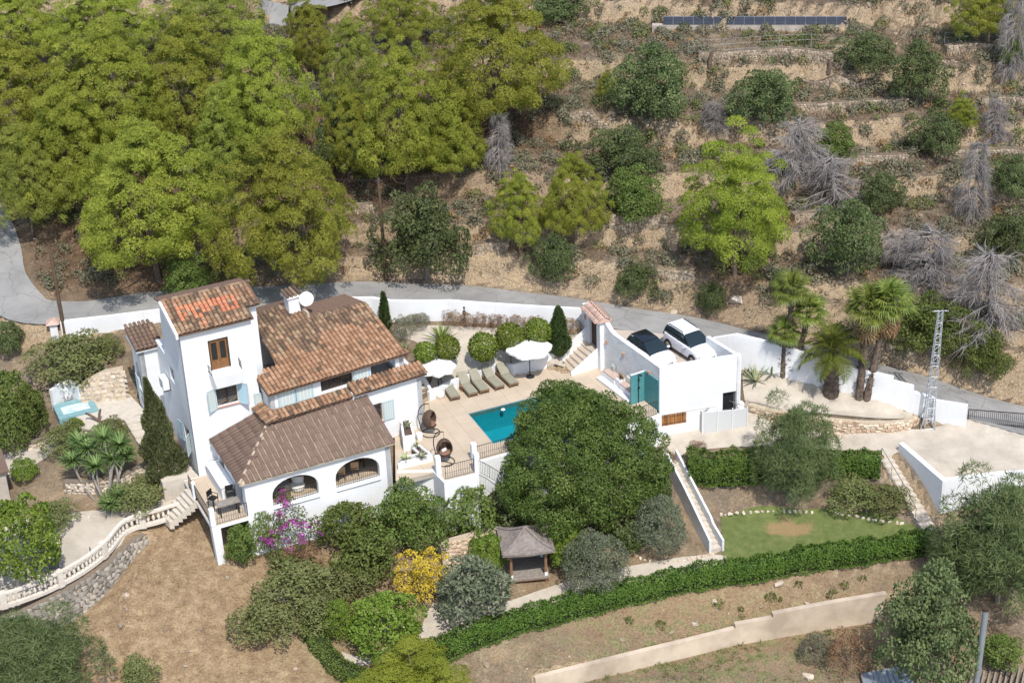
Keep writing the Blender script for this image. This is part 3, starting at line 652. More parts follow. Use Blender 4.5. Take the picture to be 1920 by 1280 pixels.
# porch roof, front slope
ez = 2.12; A = HT(-12.1, -4.15, ez); B = HT(-3.28, -4.15, ez); Cc = HT(-3.28, .05, ez+1.06); D_ = HT(-8.85, .05, ez+1.06)
rf = mkroof([A, B, Cc, D_], 'brown ribbed front slope of the porch roof', .1, MORTAR)
ev = B-A; sv = HT(0, 1, 0)-HT(0, 0, 0); sv = sv*4.2+np.array([0, 0, 1.06]); SL = np.linalg.norm(sv)
RIB = tile_geo(.60, .128, .126, 5, .42, .022)
cnt = [0]
def near(limit):
    c = [0]
    def f(a, b, k):
        c[0] += 1; return c[0] <= limit
    return f
Lf = np.linalg.norm(ev)
tiles(rf, A, ev, sv, [(0, 0), (Lf, 0), (Lf, SL), (np.linalg.norm(D_-HT(-12.1, .05, ez+1.06)), SL)], lambda a, b, r: 'brown', .295, .55, RIB, near(170))
# porch roof, left slope (falls to the left, reaches the tower)
A2 = HT(-12.1, 1.18, ez); E2 = HT(-8.85, 1.18, ez+1.06)
rf2 = mkroof([A, D_, E2, A2], 'brown ribbed left slope of the porch roof against the tower', .1, MORTAR)
ev2 = A-A2; sv2 = E2-A2; L2 = np.linalg.norm(ev2); S2 = np.linalg.norm(sv2)
tiles(rf2, A2, ev2, sv2, [(0, 0), (L2, 0), (1.13, S2), (0, S2)], lambda a, b, r: 'brown', .295, .55, RIB, near(60))
hip = MB(); k = 0
for i in range(15):
    p = A+(D_-A)*(i+.0)/15; q = A+(D_-A)*(i+1.12)/15
    MB().tube([p+[0, 0, .10], q+[0, 0, .085]], [.075, .062], 7).build('ridge_tile', MORTAR if i % 2 == 0 else TM['brown'], rf, True)
# main wing roof
mz, mv = 4.72, .42; sl = .245
def mp(u, v): return HM(u, v, mz+sl*(v-mv))
def tz(u, v): return mz+sl*(v-mv)
pts = [(-8.95, mv), (-.4, mv), (-.55, 5.3), (-4.2, 5.3), (-4.2, 7.0), (-7.0, 7.0), (-7.55, 2.4), (-8.6, 2.1), (-8.95, 1.9)]
rf = mkroof([mp(*q) for q in pts], 'large terracotta barrel tile roof of the main wing', .1)
sv = mp(0, 1)-mp(0, 0); k = np.linalg.norm(sv); p0 = mp(-8.95, mv)
def mch(a, b, r):
    n = math.sin(a*1.1+.4)*.35+math.sin(a*2.7)*.2
    lim = 2.55+n+(.75 if a > 4.3 else 0)-(.5 if 6.8 < a < 8.2 else 0)
    if b > lim: return 'weathered' if r.random() < .9 else 'terracotta'
    return 'terracotta' if r.random() < .955 else 'weathered'
tiles(rf, p0, mp(1, mv)-mp(0, mv), sv, [((u+8.95), (v-mv)*k) for u, v in pts], mch, .255, .335, None, lambda a, b, kk: b < .5 and near.__name__ == 'near')
# back slopes (seen over the ridge)
slab([HM(-4.2, 5.3, tz(0, 5.3)+.02), HM(-.55, 5.3, tz(0, 5.3)+.02), HM(-.9, 7.6, tz(0, 5.3)-.25), HM(-4.2, 7.6, tz(0, 5.3)-.25)], .1).build('back_roof', plain('brown_roof_gravel', (.20, .125, .09), .95, (.13, .085, .062), 9, .4, 40), villa)
slab([HM(-7.0, 7.0, tz(0, 7)), HM(-4.2, 7.0, tz(0, 7)), HM(-4.2, 8.6, tz(0, 7)-.5), HM(-7.0, 8.6, tz(0, 7)-.5)], .1).build('back_roof', MATS['brown_roof_gravel'], villa)
MB().box(HM, -4.28, -4.14, 5.25, 7.0, 5.5, 6.36).build('parapet', MORTAR, villa)
MB().box(HM, -4.2, -.55, 5.24, 5.4, 5.75, 5.96).build('ridge_mortar', MORTAR, rf)
for i in range(13):
    a = -4.05+i*.27; MB().tube([HM(a, 5.12, 5.95), HM(a, 5.42, 6.02)], [.10, .085], 7).build('ridge_tile', TM['weathered'], rf, True)
# ledge roof between storeys: front strip and return to the left
def ledge(u0, u1, fr, v0, v1, z0, z1, lab, ind):
    a, b, c, d = fr(u0, v0, z0), fr(u1, v0, z0), fr(u1, v1, z1), fr(u0, v1, z1)
    o = mkroof([a, b, c, d], lab, .08); s = d-a
    tiles(o, a, b-a, s, [(0, 0), (u1-u0, 0), (u1-u0, np.linalg.norm(s)), (0, np.linalg.norm(s))], lambda a, b, r: 'terracotta' if r.random() < .7 else 'weathered', .255, .36, None, lambda *x: ind, 'ledge_tile'); return o
ledge(-4.15, .35, HM, -.28, .72, 3.52, 3.80, 'short tiled ledge over the wall by the pool deck', True)
ledge(-9.0, -4.2, HM, -.05, .72, 3.34, 3.60, 'tiled ledge along the top of the porch roof', True)
ledge(.0, 2.5, HM.turned(-9.35, 2.45, -90), 0, .6, 3.3, 3.52, 'tiled ledge turning the corner towards the tower', True)
# tower roof
tz0 = 8.92; tsl = .215
def tp(u, v): return HT(u, v, tz0+tsl*(v-.93))
tpts = [(-13.1, .93), (-8.9, .93), (-8.9, 2.0), (-8.15, 2.0), (-8.15, 3.95), (-13.1, 3.95)]
rf = mkroof([tp(*q) for q in tpts], 'weathered tile roof of the tower with bright new orange tiles', .1)
k = np.linalg.norm(tp(0, 1)-tp(0, 0))
OR = {1: (3, 4, 5, 6), 2: (6, 4), 3: (5, 6), 4: (3, 4, 5, 6), 5: (6, 3), 6: (4, 5, 6), 7: (4, 5, 6), 8: (5, 6), 9: (5, 6), 10: (3, 4, 5, 6), 11: (3, 4, 5, 6), 12: (6, 3), 13: (3, 4, 5, 6)}
def tch(a, b, r):
    i = int(a/.255)-1; j = int(round((b+.06)/.335))
    if j in OR.get(i, ()) or (i == 5 and j in (1,)): return 'orange'
    return 'weathered' if r.random() < .72 else 'terracotta'
tiles(rf, tp(-13.1, .93), tp(1, 0)-tp(0, 0), tp(0, 1)-tp(0, 0), [(u+13.1, (v-.93)*k) for u, v in tpts], tch, .255, .335, None, lambda a, b, kk: kk == 'orange', 'roof_tile')
rz_ = tz0+tsl*3.02
slab([HT(-13.1, 3.95, rz_), HT(-8.15, 3.95, rz_), HT(-8.15, 5.6, rz_-.42), HT(-13.1, 5.6, rz_-.42)], .1).build('back_roof', MATS['brown_roof_gravel'], villa)
for i in range(17): MB().tube([HT(-13.1+i*.295, 3.95, rz_+.06), HT(-13.1+i*.295+.33, 3.95, rz_+.075)], [.085, .10], 7).build('ridge_tile', TM['weathered'], rf, True)
v_ = MB(); v_.add([tp(-13.22, .9)+[0, 0, -.2], tp(-13.08, .9)+[0, 0, -.2], tp(-13.08, 3.95)+[0, 0, -.2], tp(-13.22, 3.95)+[0, 0, -.2], tp(-13.22, .9)+[0, 0, .08], tp(-13.08, .9)+[0, 0, .08], tp(-13.08, 3.95)+[0, 0, .08], tp(-13.22, 3.95)+[0, 0, .08]], [(3, 2, 1, 0), (4, 5, 6, 7), (0, 1, 5, 4), (1, 2, 6, 5), (2, 3, 7, 6), (3, 0, 4, 7)]); v_.build('verge_board', TRIM, rf)
# annex roof
a_, b_, c_, d_ = HT(-14.2, 7.25, 5.31), HT(-12.55, 7.25, 5.31), HT(-12.55, 9.5, 5.75), HT(-14.2, 9.5, 5.75)
rf = mkroof([a_, b_, c_, d_], 'brown tiled roof of the low annex', .08); s = d_-a_
tiles(rf, a_, b_-a_, s, [(0, 0), (1.65, 0), (1.65, np.linalg.norm(s)), (0, np.linalg.norm(s))], lambda a, b, r: 'brown' if r.random() < .8 else 'weathered', .255, .36, None, lambda *x: False)
# chimney with satellite dish
ch = MB().box(HM, -5.05, -4.35, 6.0, 6.7, 5.8, 7.15).build('chimney', WHITE, villa, bevel=.015)
MB().box(HM, -5.15, -4.25, 5.9, 6.8, 7.15, 7.25).build('chimney_cap', TRIM, ch)
for i in range(4): MB().tube([HM(-5.1+i*.25, 5.88, 7.33+.02*i), HM(-5.08+i*.25, 6.82, 7.4)], [.10, .09], 7).build('cap_tile', TM['weathered'], ch, True)

def window(fr, u0, u1, v, z0, z1, label, leaves=2, frame=DWOOD, depth=.14, grille=False, sill=None, arch=False):
    """recessed window: frame, panes, mullions (> pieces), set inside the wall opening"""
    f = MB(); t = .06
    for a, b, c, d in ((u0, u1, z0, z0+t), (u0, u1, z1-t, z1), (u0, u0+t, z0+t, z1-t), (u1-t, u1, z0+t, z1-t)): f.box(fr, a, b, v+depth, v+depth+.07, c, d)
    for i in range(1, leaves): x = u0+(u1-u0)*i/leaves; f.box(fr, x-.04, x+.04, v+depth-.003, v+depth+.06, z0+t, z1-t)
    o = f.build('window', frame, villa, label=label)
    for i in range(leaves):
        a, b = u0+(u1-u0)*i/leaves+.03, u0+(u1-u0)*(i+1)/leaves-.03; MB().box(fr, a, b, v+depth+.03, v+depth+.045, z0+.03, z1-.03).build('pane', DARKGLASS, o)
    if sill: MB().box(fr, u0-.08, u1+.08, v-.09, v+depth, z0-.06, z0-.002).build('sill', sill, o, bevel=.01)
    return o
def shutter(par, hinge, dirv, wdt, z0, z1):
    """one leaf: timber frame round a striped canvas panel"""
    fr = Frame(hinge, math.degrees(math.atan2(dirv[1], dirv[0]))); f = MB(); t = .07
    for a, b, c, d in ((0, wdt, z0, z0+t), (0, wdt, z1-t, z1), (0, t, z0+t, z1-t), (wdt-t, wdt, z0+t, z1-t)): f.box(fr, a, b, -.02, .02, c, d)
    f.build('shutter_frame', SHUT, par); MB().box(fr, t*.9, wdt-t*.9, -.008, .008, z0+t*.9, z1-t*.9).build('shutter_canvas', STRIPE, par)
TILEP = plain('pink_sill_tile', (.55, .30, .24), .7, (.45, .24, .19), 6)
# main wing upper windows
o = window(HM, -5.7, -3.75, .75, 3.72, 4.55, 'wide dark upper window beside a half open shutter', 3, DWOOD, .12)
shutter(o, HM(-3.72, .70, 0), HM.u, 1.02, 3.66, 4.55)
o = window(HM, -8.25, -6.2, .75, 3.62, 4.5, 'upper window closed by two striped shutters', 2)
shutter(o, HM(-8.28, .70, 0), HM.u, 1.03, 3.6, 4.52); shutter(o, HM(-7.22, .70, 0), HM.u, 1.03, 3.6, 4.52)
o = window(HM, -3.4, -2.45, 0, 1.25, 2.42, 'small ground floor window by the pool deck with open shutter', 2, WOOD, .12, sill=TILEP)
shutter(o, HM(-2.42, -.04, 0), HM.u, .68, 1.2, 2.42)
o = window(fl_, 1.5, 2.35, 0, 3.35, 4.2, 'small side window facing the tower', 2, WOOD)
shutter(o, fl_(2.38, -.04, 0), fl_(0, 0, 0)-fl_(.25, .97, 0), .45, 3.32, 4.2); shutter(o, fl_(1.46, -.04, 0), fl_(0, 0, 0)-fl_(.98, .2, 0), .55, 3.32, 4.2)
# tower windows
o = window(HT, -11.4, -10.22, 1.2, 3.95, 5.2, 'tower window with slatted grille between striped shutters', 2, DWOOD, .16, sill=TILEP)
for i in range(9):
    for h in (0, 1):
        u0 = -11.34+h*.6; z = 4.05+i*.13; MB().tube([HT(u0, 1.34, z-.1 if z-.1 > 4.0 else 4.0), HT(u0+.48, 1.34, min(z+.14, 5.15))], .018, 4).build('slat', GREYWOOD, o)
shutter(o, HT(-11.44, 1.17, 0), -(HT.u*.9-HT.v*-.35), .56, 3.85, 5.15); shutter(o, HT(-10.18, 1.17, 0), HT.u*.72-HT.v*.7, .6, 3.88, 5.18)
d = MB()
for a, b, c, e in ((-11.5, -10.37, 7.95, 8.05), (-11.5, -11.42, 6.2, 7.95), (-10.45, -10.37, 6.2, 7.95)): d.box(HT, a, b, 1.26, 1.36, c, e)
dd = d.build('balcony_door', DWOOD, villa, label='brown wooden glazed balcony door of the tower')
for i in range(2):
    a = -11.42+i*.485; leaf = MB()
    for q in ((a, a+.485, 7.83, 7.95), (a, a+.485, 6.2, 6.78), (a, a+.09, 6.78, 7.83), (a+.395, a+.485, 6.78, 7.83)): leaf.box(HT, q[0]+.004, q[1]-.004, 1.30, 1.345, q[2], q[3])
    leaf.build('door_leaf', WOOD, dd); MB().box(HT, a+.08, a+.405, 1.315, 1.33, 6.77, 7.84).build('pane', DARKGLASS, dd)
    for k in range(4): MB().box(HT, a+.03+k*.11, a+.12+k*.11, 1.285, 1.30, 6.25, 6.74).build('door_plank', WOOD, dd)
bal = MB().hexa([HT(-11.45, .65, 5.35), HT(-10.05, .65, 5.35), HT(-9.95, 1.21, 5.05), HT(-11.55, 1.21, 5.05)], [HT(-11.6, .55, 6.16), HT(-9.95, .55, 6.16), HT(-9.9, 1.21, 6.16), HT(-11.7, 1.21, 6.16)]).build('balcony', WHITE, villa, bevel=.02)
for a, b in (((-11.62, .62), (-11.66, 1.18)), ((-9.97, .62), (-9.94, 1.18))):
    pa, pb = HT(*a, 6.16), HT(*b, 6.16)
    for hh in (.12, .5): MB().tube([pa+[0, 0, hh], pb+[0, 0, hh]], .014, 5).build('balcony_rail', IRON, bal)
    for k in range(5): q = pa+(pb-pa)*k/4; MB().tube([q, q+[0, 0, .5]], .010, 4).build('balcony_bar', IRON, bal)
MB().lathe(HT(-10.65, 1.08, 5.32), [(.0, 0), (.06, .02), (.075, .10), (.05, .17), (.0, .19)], 8).build('wall_lamp', DWOOD, villa, True)
# left side windows
o = window(tl, 4.15, 5.35, 0, 1.15, 2.35, 'low window on the tower side with orange cushions on its sill', 2, DWOOD, .16)
shutter(o, tl(4.1, -.05, 0), tl(0, 0, 0)-tl(.97, .2, 0), .55, 1.1, 2.3); shutter(o, tl(5.4, -.05, 0), tl(.8, -.5, 0)-tl(0, 0, 0), .55, 1.1, 2.3)
o = window(tl, 2.6, 3.5, 0, 4.4, 5.3, 'small high window on the tower side', 2, DWOOD, .16)
o = window(al, .45, 1.35, 0, 2.2, 3.95, 'arched annex window with a striped shutter', 2, SHUT, .15)
shutter(o, al(.45, -.1, 0), al(1, -.06, 0)-al(0, 0, 0), .9, 1.95, 3.15)
MB().tube([al(.8, -.06, 1.85), al(1.6, -.06, 1.5), al(1.75, -.06, .9)], .02, 5).build('handrail', IRON, villa)
# porch arches: low rails
for a, b in ((-10.3, -7.8), (-6.7, -4.25)):
    for z in (.12, .68): MB().tube([HT(a, -3.75, z), HT(b, -3.75, z)], .014, 5).build('arch_rail', IRON, villa)
    for k in range(21): u_ = a+(b-a)*k/20; MB().tube([HT(u_, -3.75, .05), HT(u_, -3.75, .68)], .009, 4).build('rail_bar', IRON, villa)
    MB().box(HT, a-.06, b+.06, -4.0, -3.56, -.05, .047).build('arch_sill', TRIM, villa, bevel=.01)
# ================================================================ POOL DECK
PF = Frame(U(878, 775, 0), 22.5); PW, PD = 7.0, 3.75
dk = [PF.loc((*p, 0)) for p in DECK]
BIG = 60
REG = [(-BIG, 0, -BIG, BIG), (PW, BIG, -BIG, BIG), (0, PW, 0, BIG), (0, PW, -BIG, -PD)]
DECKM = plain('sand_coloured_paving', (.50, .415, .315), .75, (.455, .375, .285), .9, rnd=.05)
base = MB()
for r in REG:
    c = clip_cell(dk, *r)
    if c: base.prism([PF(*q, 0)[:2] for q in c], -.3, -.03)
deck = base.build('pool_deck', CONC, None, kind='structure')
nx = 0
for r in REG:
    u = math.floor(max(r[0], -8)/.9)*.9
    while u < min(r[1], 16):
        v_ = math.floor(max(r[2], -9)/.9)*.9
        while v_ < min(r[3], 9):
            a, b, c, d = max(u, r[0])+.004, min(u+.9, r[1])-.004, max(v_, r[2])+.004, min(v_+.9, r[3])-.004
            if b-a > .03 and d-c > .03:
                q = clip_cell(dk, a, b, c, d)
                if len(q) > 2:
                    MB().prism([PF(*x, 0)[:2] for x in q], -.029, 0+random.uniform(-.002, .002)).build('paving_slab', DECKM, deck); nx += 1
            v_ += .9
        u += .9
# pool shell and water
POOLT = plain('pool_mosaic', (.012, .30, .36), .4, (.008, .25, .31), 5)
sh = MB(); t_ = .15
sh.box(PF, -t_, PW+t_, -PD-t_, t_, -1.75, -1.5)
for q in ((-t_, 0, -PD, 0), (PW, PW+t_, -PD, 0), (-t_, PW+t_, 0, t_), (-t_, PW+t_, -PD-t_, -PD)): sh.box(PF, *q, -1.5, -.035)
pool = sh.build('swimming_pool', POOLT, None, kind='structure')
MB().box(PF, .001, 1.2, -PD+.001, -PD+1.6, -1.499, -.55).build('pool_step', POOLT, pool)
COP = plain('pool_coping', (.42, .40, .36), .7)
for q in ((-.06, .0, -PD-.06, .06), (PW, PW+.06, -PD-.06, .06), (0, PW, 0, .06), (0, PW, -PD-.06, -PD)): MB().box(PF, *q, -.02, .012).build('coping', COP, pool)
MB().lathe(PF(2.05, -.35, -.115), [(.0, -.02), (.11, -.01), (.13, .03), (.1, .06), (0, .07)], 10).build('skimmer_float', TRIM, pool, True)
def _():
    m, t, b, o = nmat('pool_water'); t.nodes.remove(b); p = coords(t, 'World')
    tr = N(t, 'ShaderNodeBsdfTransparent'); tr.inputs[0].default_value = (.62, .93, .95, 1); gl = N(t, 'ShaderNodeBsdfGlossy', i_Roughness=.04)
    fr = N(t, 'ShaderNodeFresnel', i_IOR=1.33); bp = N(t, 'ShaderNodeBump', i_Strength=.6, i_Distance=.06); t.links.new(noise(t, p, 3.2, 3, .6, .5), bp.inputs['Height'])
    t.links.new(bp.outputs[0], fr.inputs['Normal']); t.links.new(bp.outputs[0], gl.inputs['Normal'])
    mx = N(t, 'ShaderNodeMixShader'); t.links.new(fr.outputs[0], mx.inputs[0]); t.links.new(tr.outputs[0], mx.inputs[1]); t.links.new(gl.outputs[0], mx.inputs[2]); t.links.new(mx.outputs[0], o.inputs[0]); return m
WATER = _()
MB().add([PF(0, -PD, -.12), PF(PW, -PD, -.12), PF(PW, 0, -.12), PF(0, 0, -.12)], [(0, 1, 2, 3)]).build('pool_water', WATER, None, kind='structure')
# white retaining walls under the front of the deck (follow its edge, down into the bank)
def run_wall(pts, z0, z1, th, mat, label, name='retaining_wall', cat='wall', bevel=0, off=1, inward=True):
    """wall along a line of xy points (right-hand side is the outer face); z0, z1 numbers or lists"""
    pts = [np.array(p[:2], float) for p in pts]; n = len(pts); a = z0 if hasattr(z0, '__len__') else [z0]*n; b = z1 if hasattr(z1, '__len__') else [z1]*n
    nr = []
    for i in range(n):
        d = pts[min(i+1, n-1)]-pts[max(i-1, 0)]; d /= np.linalg.norm(d); nr.append(np.array([-d[1], d[0]]))
    mb = MB(); L = []
    for i in range(n):
        p, q = pts[i], pts[i]+nr[i]*th*off; L += [(*p, a[i]), (*q, a[i]), (*q, b[i]), (*p, b[i])]
    fs = [(3, 2, 1, 0), (4*n-4, 4*n-3, 4*n-2, 4*n-1)]
    for i in range(n-1):
        k = 4*i
        for j in range(4): fs.append((k+j, k+(j+1) % 4, k+4+(j+1) % 4, k+4+j))
    mb.add(L, fs); base = np.array([*pts[0], a[0]])
    if label is None: return mb
    return mb.solo(name, mat, label, cat, base, bevel=bevel)
run_wall([DECK[1], DECK[2], DECK[3]], -3.2, .04, .2, WHITE, 'white retaining wall under the pool deck railing beside the egg chairs', off=-1)
run_wall([DECK[3], DECK[4], DECK[5], DECK[6], DECK[7], DECK[8]], -4.2, .04, .2, WHITE, 'long white retaining wall under the pool deck behind the big round tree', off=-1)
run_wall([DECK[8], DECK[9]], -3.0, .04, .2, WHITE, 'short white retaining wall under the outdoor shower', off=-1)
run_wall([HT(-3.2, -3.88, 0), DECK[1]], -3.0, .02, .24, WHITE, 'white wall below the corner planter right of the porch')
# planters beside the porch
def planter(pts, z1, label):
    t = thing('planter', label, 'planter', (*pts[0][:2], 0)); n = len(pts); c = np.mean([p[:2] for p in pts], 0)
    for i in range(n):
        a, b = np.array(pts[i][:2]), np.array(pts[(i+1) % n][:2]); d = (b-a)/np.linalg.norm(b-a); nn = np.array([-d[1], d[0]])*.12
        MB().prism([a, b, b+nn-d*.12, a+nn+d*.12], 0.001, z1).build('side', WHITE, t)
    MB().prism([p[:2]+(c-p[:2])*.12 for p in [np.array(q, float) for q in pts]], .002, z1-.12).build('soil', plain('potting_soil', (.10, .07, .05), .95) if 'potting_soil' not in MATS else MATS['potting_soil'], t)
    return t
planter([U(747, 880, .01), U(812, 864, .01), U(788, 846, .01), U(772, 850, .01), U(785, 862, .01), U(752, 868, .01)], .45, 'low L-shaped white planter with agaves at the deck edge')
planter([U(757, 846, .01), U(780, 843, .01), U(771, 808, .01), U(752, 812, .01)], .95, 'tall narrow white planter beside the porch gable')
# posts and railings of the deck edge
def post(px, py, h, label, z=0, w=.15, z0=None):
    p = U(px, py, z); f = Frame(p, 20); mb = MB().box(f, -w, w, -w, w, z if z0 is None else z0, z+h)
    return mb.solo('gate_post', WHITE, label, 'post', (p[0], p[1], z), bevel=.02)
post(822, 888, 1.15, 'white post left of the pool deck railing beside the planter'); post(889, 862, 1.1, 'white post at the head of the pool deck steps'); post(894, 884, 1.2, 'white post at the right end of the short deck railing')
rail_thing('short black railing between two white posts near the egg chairs', [U(836, 899, 0), U(889, 886, 0)])
rail_thing('black railing along the pool edge left of the big tree', [U(893, 863, 0), U(940, 850, 0), U(1000, 835, 0)])
rail_thing('black railing beside the steps going down behind the big tree', [U(899, 887, -.05), U(918, 897, -.6), U(940, 910, -1.2)], h=.85)
rail_thing('black railing in front of the outdoor shower', [U(1176, 795, 0), U(1206, 787, 0), U(1232, 777, 0)])
# low white wall behind the loungers and the parasol
LW = [U(x, y, 0) for x, y in ((806, 752), (850, 731), (898, 713), (936, 699))]
run_wall(LW, -.3, .62, .2, WHITE, 'low white garden wall behind the sun loungers')
run_wall([U(936, 699, 0), U(962, 704, 0), U(1000, 696, 0), U(1026, 690, 0), U(1052, 683, 0)], -.3, [.55, .75, .8, .85, .9], .2, WHITE, 'low white garden wall behind the large parasol')
# steps beside the house
st = thing('garden_steps', 'narrow white steps between the villa and the small parasol', 'steps', U(800, 748, 0))
for i in range(5):
    a, b = np.array(U(797, 751, 0)), np.array(U(812, 745, 0)); up_ = (HM.v*.30)*i; a = a+up_; b = b+up_
    MB().prism([a[:2], b[:2], (b+HM.v*.31)[:2], (a+HM.v*.31)[:2]], -.2, .17*(i+1)).build('step', plain('step_stone', (.60, .56, .49), .8) if 'step_stone' not in MATS else MATS['step_stone'], st)
q = [U(815, 747, 0), U(815, 747, 0)+HM.v*1.7]
run_wall(q, -.1, [.35, 1.35], .16, WHITE, 'sloping white side wall of the narrow steps by the villa')

# ================================================================ GATE, STEPS, PARKING
G0, G1 = U(1111, 641.6, 1.1), U(1126, 658, 1.1); GF = Frame(G1, math.degrees(math.atan2(*(G1-G0)[[1, 0]])))      # u runs along the wall towards the camera
LEN = np.linalg.norm((np.array(PK['fl'])-G1[:2])); WF = Frame(PK['fl'], math.degrees(math.atan2(*(G1[:2]-np.array(PK['fl']))[[1, 0]])))  # u: corner -> gate, v: left is +? 
sgn = 1 if np.dot(WF.v[:2], np.array([-1, 0])) > 0 else -1
def WP(u, v, z): return WF(u, sgn*v, z)                                                    # v > 0: deck side
class _F:
    def __init__(s, f): s.f = f
    def __call__(s, *a): return s.f(*a)
WFr = _F(WP)
STEPM = plain('sandstone_tread', (.50, .42, .33), .8, (.43, .355, .275), 3, .2, 30)
st = thing('entrance_steps', 'broad sandstone steps from the pool deck up to the entrance gate', 'steps', U(1062, 690, 0))
A0, B0, C0, D0 = U(1054, 679, .17), U(1072, 698, .17), U(1096, 640, 1.1), U(1122, 657, 1.1)
for i in range(6):
    a, b = A0+(C0-A0)*i/6, B0+(D0-B0)*i/6; c, d = A0+(C0-A0)*(i+1.0)/6, B0+(D0-B0)*(i+1.0)/6
    if i == 5: c = c+(C0-A0)*.25; d = d+(D0-B0)*.12
    z = .17*(i+1)
    MB().prism([a[:2], b[:2], d[:2], c[:2]], -.2, z).build('step', WHITE, st)
    MB().prism([(a-(C0-A0)*.012)[:2], (b-(D0-B0)*.012)[:2], d[:2], c[:2]], z+.001, z+.035).build('tread', STEPM, st)
run_wall([A0+(C0-A0)*-.02, C0+(C0-A0)*.2], -.2, [.75, 2.0], .2, WHITE, 'sloping white wall on the garden side of the entrance steps', off=1)
wl = B0+(D0-B0)*-.05; run_wall([wl, D0], -.2, [.2, 1.35], .12, WHITE, 'low white kerb on the bench side of the entrance steps', off=-1)
gate = thing('entrance_gate', 'white gateway with dark wooden door and small tiled roof by the road', 'gate', (G0+G1)/2)
MB().box(GF, -2.35, -1.28, -.2, .25, .6, 3.3).build('pillar', WHITE, gate, bevel=.02)
MB().box(GF, -.12, .42, -.2, .25, -.2, 3.3).build('pillar', WHITE, gate, bevel=.02)
MB().box(GF, -1.28, -.12, -.2, .25, 3.1, 3.3).build('lintel', WHITE, gate)
dm = MB().box(GF, -1.275, -.125, .0, .06, 1.05, 3.1).build('door', DWOOD, gate)
for k in range(6): MB().box(GF, -1.26+k*.189, -1.26+k*.189+.175, -.025, .0-.002, 1.1, 3.05).build('door_plank', DWOOD, dm); MB().box(GF, -1.26+k*.189, -1.26+k*.189+.175, .062, .085, 1.1, 3.05).build('door_plank', DWOOD, dm)
PINKT = plain('pink_roof_tile', (.56, .40, .33), .8, (.46, .31, .25), 6, rnd=.12); TM['pink'] = PINKT; TM['pink_s'] = PINKT
rdg = MB().add([GF(-1.75, -.45, 3.3), GF(.6, -.45, 3.3), GF(.6, .5, 3.3), GF(-1.75, .5, 3.3), GF(-1.75, .02, 3.62), GF(.6, .02, 3.62)], [(0, 1, 5, 4), (2, 3, 4, 5), (0, 4, 3), (1, 2, 5), (3, 2, 1, 0)]).build('gate_roof', PINKT, gate)
for sdn in (-1, 1):
    p0 = GF(-1.75, -.48, 3.29) if sdn < 0 else GF(.6, .53, 3.29); e = (GF(1, 0, 0)-GF(0, 0, 0))*(-sdn); s_ = (GF(0, .5, 0)-GF(0, 0, 0))*(-sdn)+np.array([0, 0, .33])
    tiles(rdg, p0, e, s_, [(0, 0), (2.35, 0), (2.35, .58), (0, .58)], lambda a, b, r: 'pink', .235, .3, tile_geo(.36, .10, .085), lambda *x: True, 'gate_tile')
# parking: left wall with swoop, front wall, right wall, floor
def ptop(u): return 2.85+1.0*max(0, (u-(LEN-1.5))/1.5)**1.8
w = MB(); wall(w, WFr, 0, LEN-.3, -.28, .28, -2.3, ptop); lw = w.solo('parking_wall', ROUGHWHITE, 'rough white wall between the pool bench and the car park', 'wall', WP(0, 0, -2))
fp = Frame(PK['fl'], math.degrees(math.atan2(PK['fr'][1]-PK['fl'][1], PK['fr'][0]-PK['fl'][0]))); FL = float(np.linalg.norm(np.array(PK['fr'])-np.array(PK['fl'])))
w = MB(); wall(w, fp, -.02, FL, -.02, .28, -2.5, 2.86, [(.12, 1.62, -1.05, -.3), (3.85, 4.85, -1.9, .55)])
pfw = w.solo('car_park_front_wall', WHITE, 'tall plain white front wall of the car park block', 'wall', fp(2, 0, -2.2))
MB().box(fp, .0, 3.5, -.05, -.021, -.25, -.17).build('ledge', TRIM, pfw)
bam = MB().box(fp, .12, 1.62, .06, .1, -1.05, -.3).solo('bamboo_hatch', DWOOD, 'low hatch of orange brown bamboo slats in the white block', 'hatch', fp(.8, .08, -1.05))
BAM = plain('bamboo', (.50, .24, .09), .6, (.36, .16, .06), 6, rnd=.25)
for k in range(15): MB().tube([fp(.18+k*.099, .035, -1.04), fp(.18+k*.099+random.uniform(-.03, .03), .035, -.31)], .042, 6).build('bamboo_slat', BAM, bam, True)
for z in (-.9, -.45): MB().tube([fp(.13, -.015, z), fp(1.61, -.015, z)], .018, 5).build('bamboo_rail', DWOOD, bam)
# iron gate in the block
ig = thing('iron_gate', 'dark iron bar gate at the right end of the white car park block', 'gate', fp(4.3, .1, -1.9))
MB().box(fp, 3.85, 4.85, .2, .26, -1.9, .55).build('back_panel', DARKGLASS, ig)
for k in range(11): MB().tube([fp(3.89+k*.093, .05, -1.88), fp(3.89+k*.093, .05, .52)], .013, 4).build('bar', IRON, ig)
for z in (-1.85, -.6, .5): MB().tube([fp(3.86, .05, z), fp(4.84, .05, z)], .02, 5).build('rail', IRON, ig)
rp = Frame(PK['fr'], math.degrees(math.atan2(PK['br'][1]-PK['fr'][1], PK['br'][0]-PK['fr'][0]))); RL = float(np.linalg.norm(np.array(PK['br'])-np.array(PK['fr'])))
w = MB(); wall(w, rp, 0, RL, 0, .26, -2.5, 2.85); w.solo('car_park_side_wall', ROUGHWHITE, 'white side wall of the car park towards the palms', 'wall', rp(1, 0, -1))
PARKM = plain('pinkish_concrete', (.50, .43, .37), .85, (.43, .365, .31), 1.2, .2, 30)
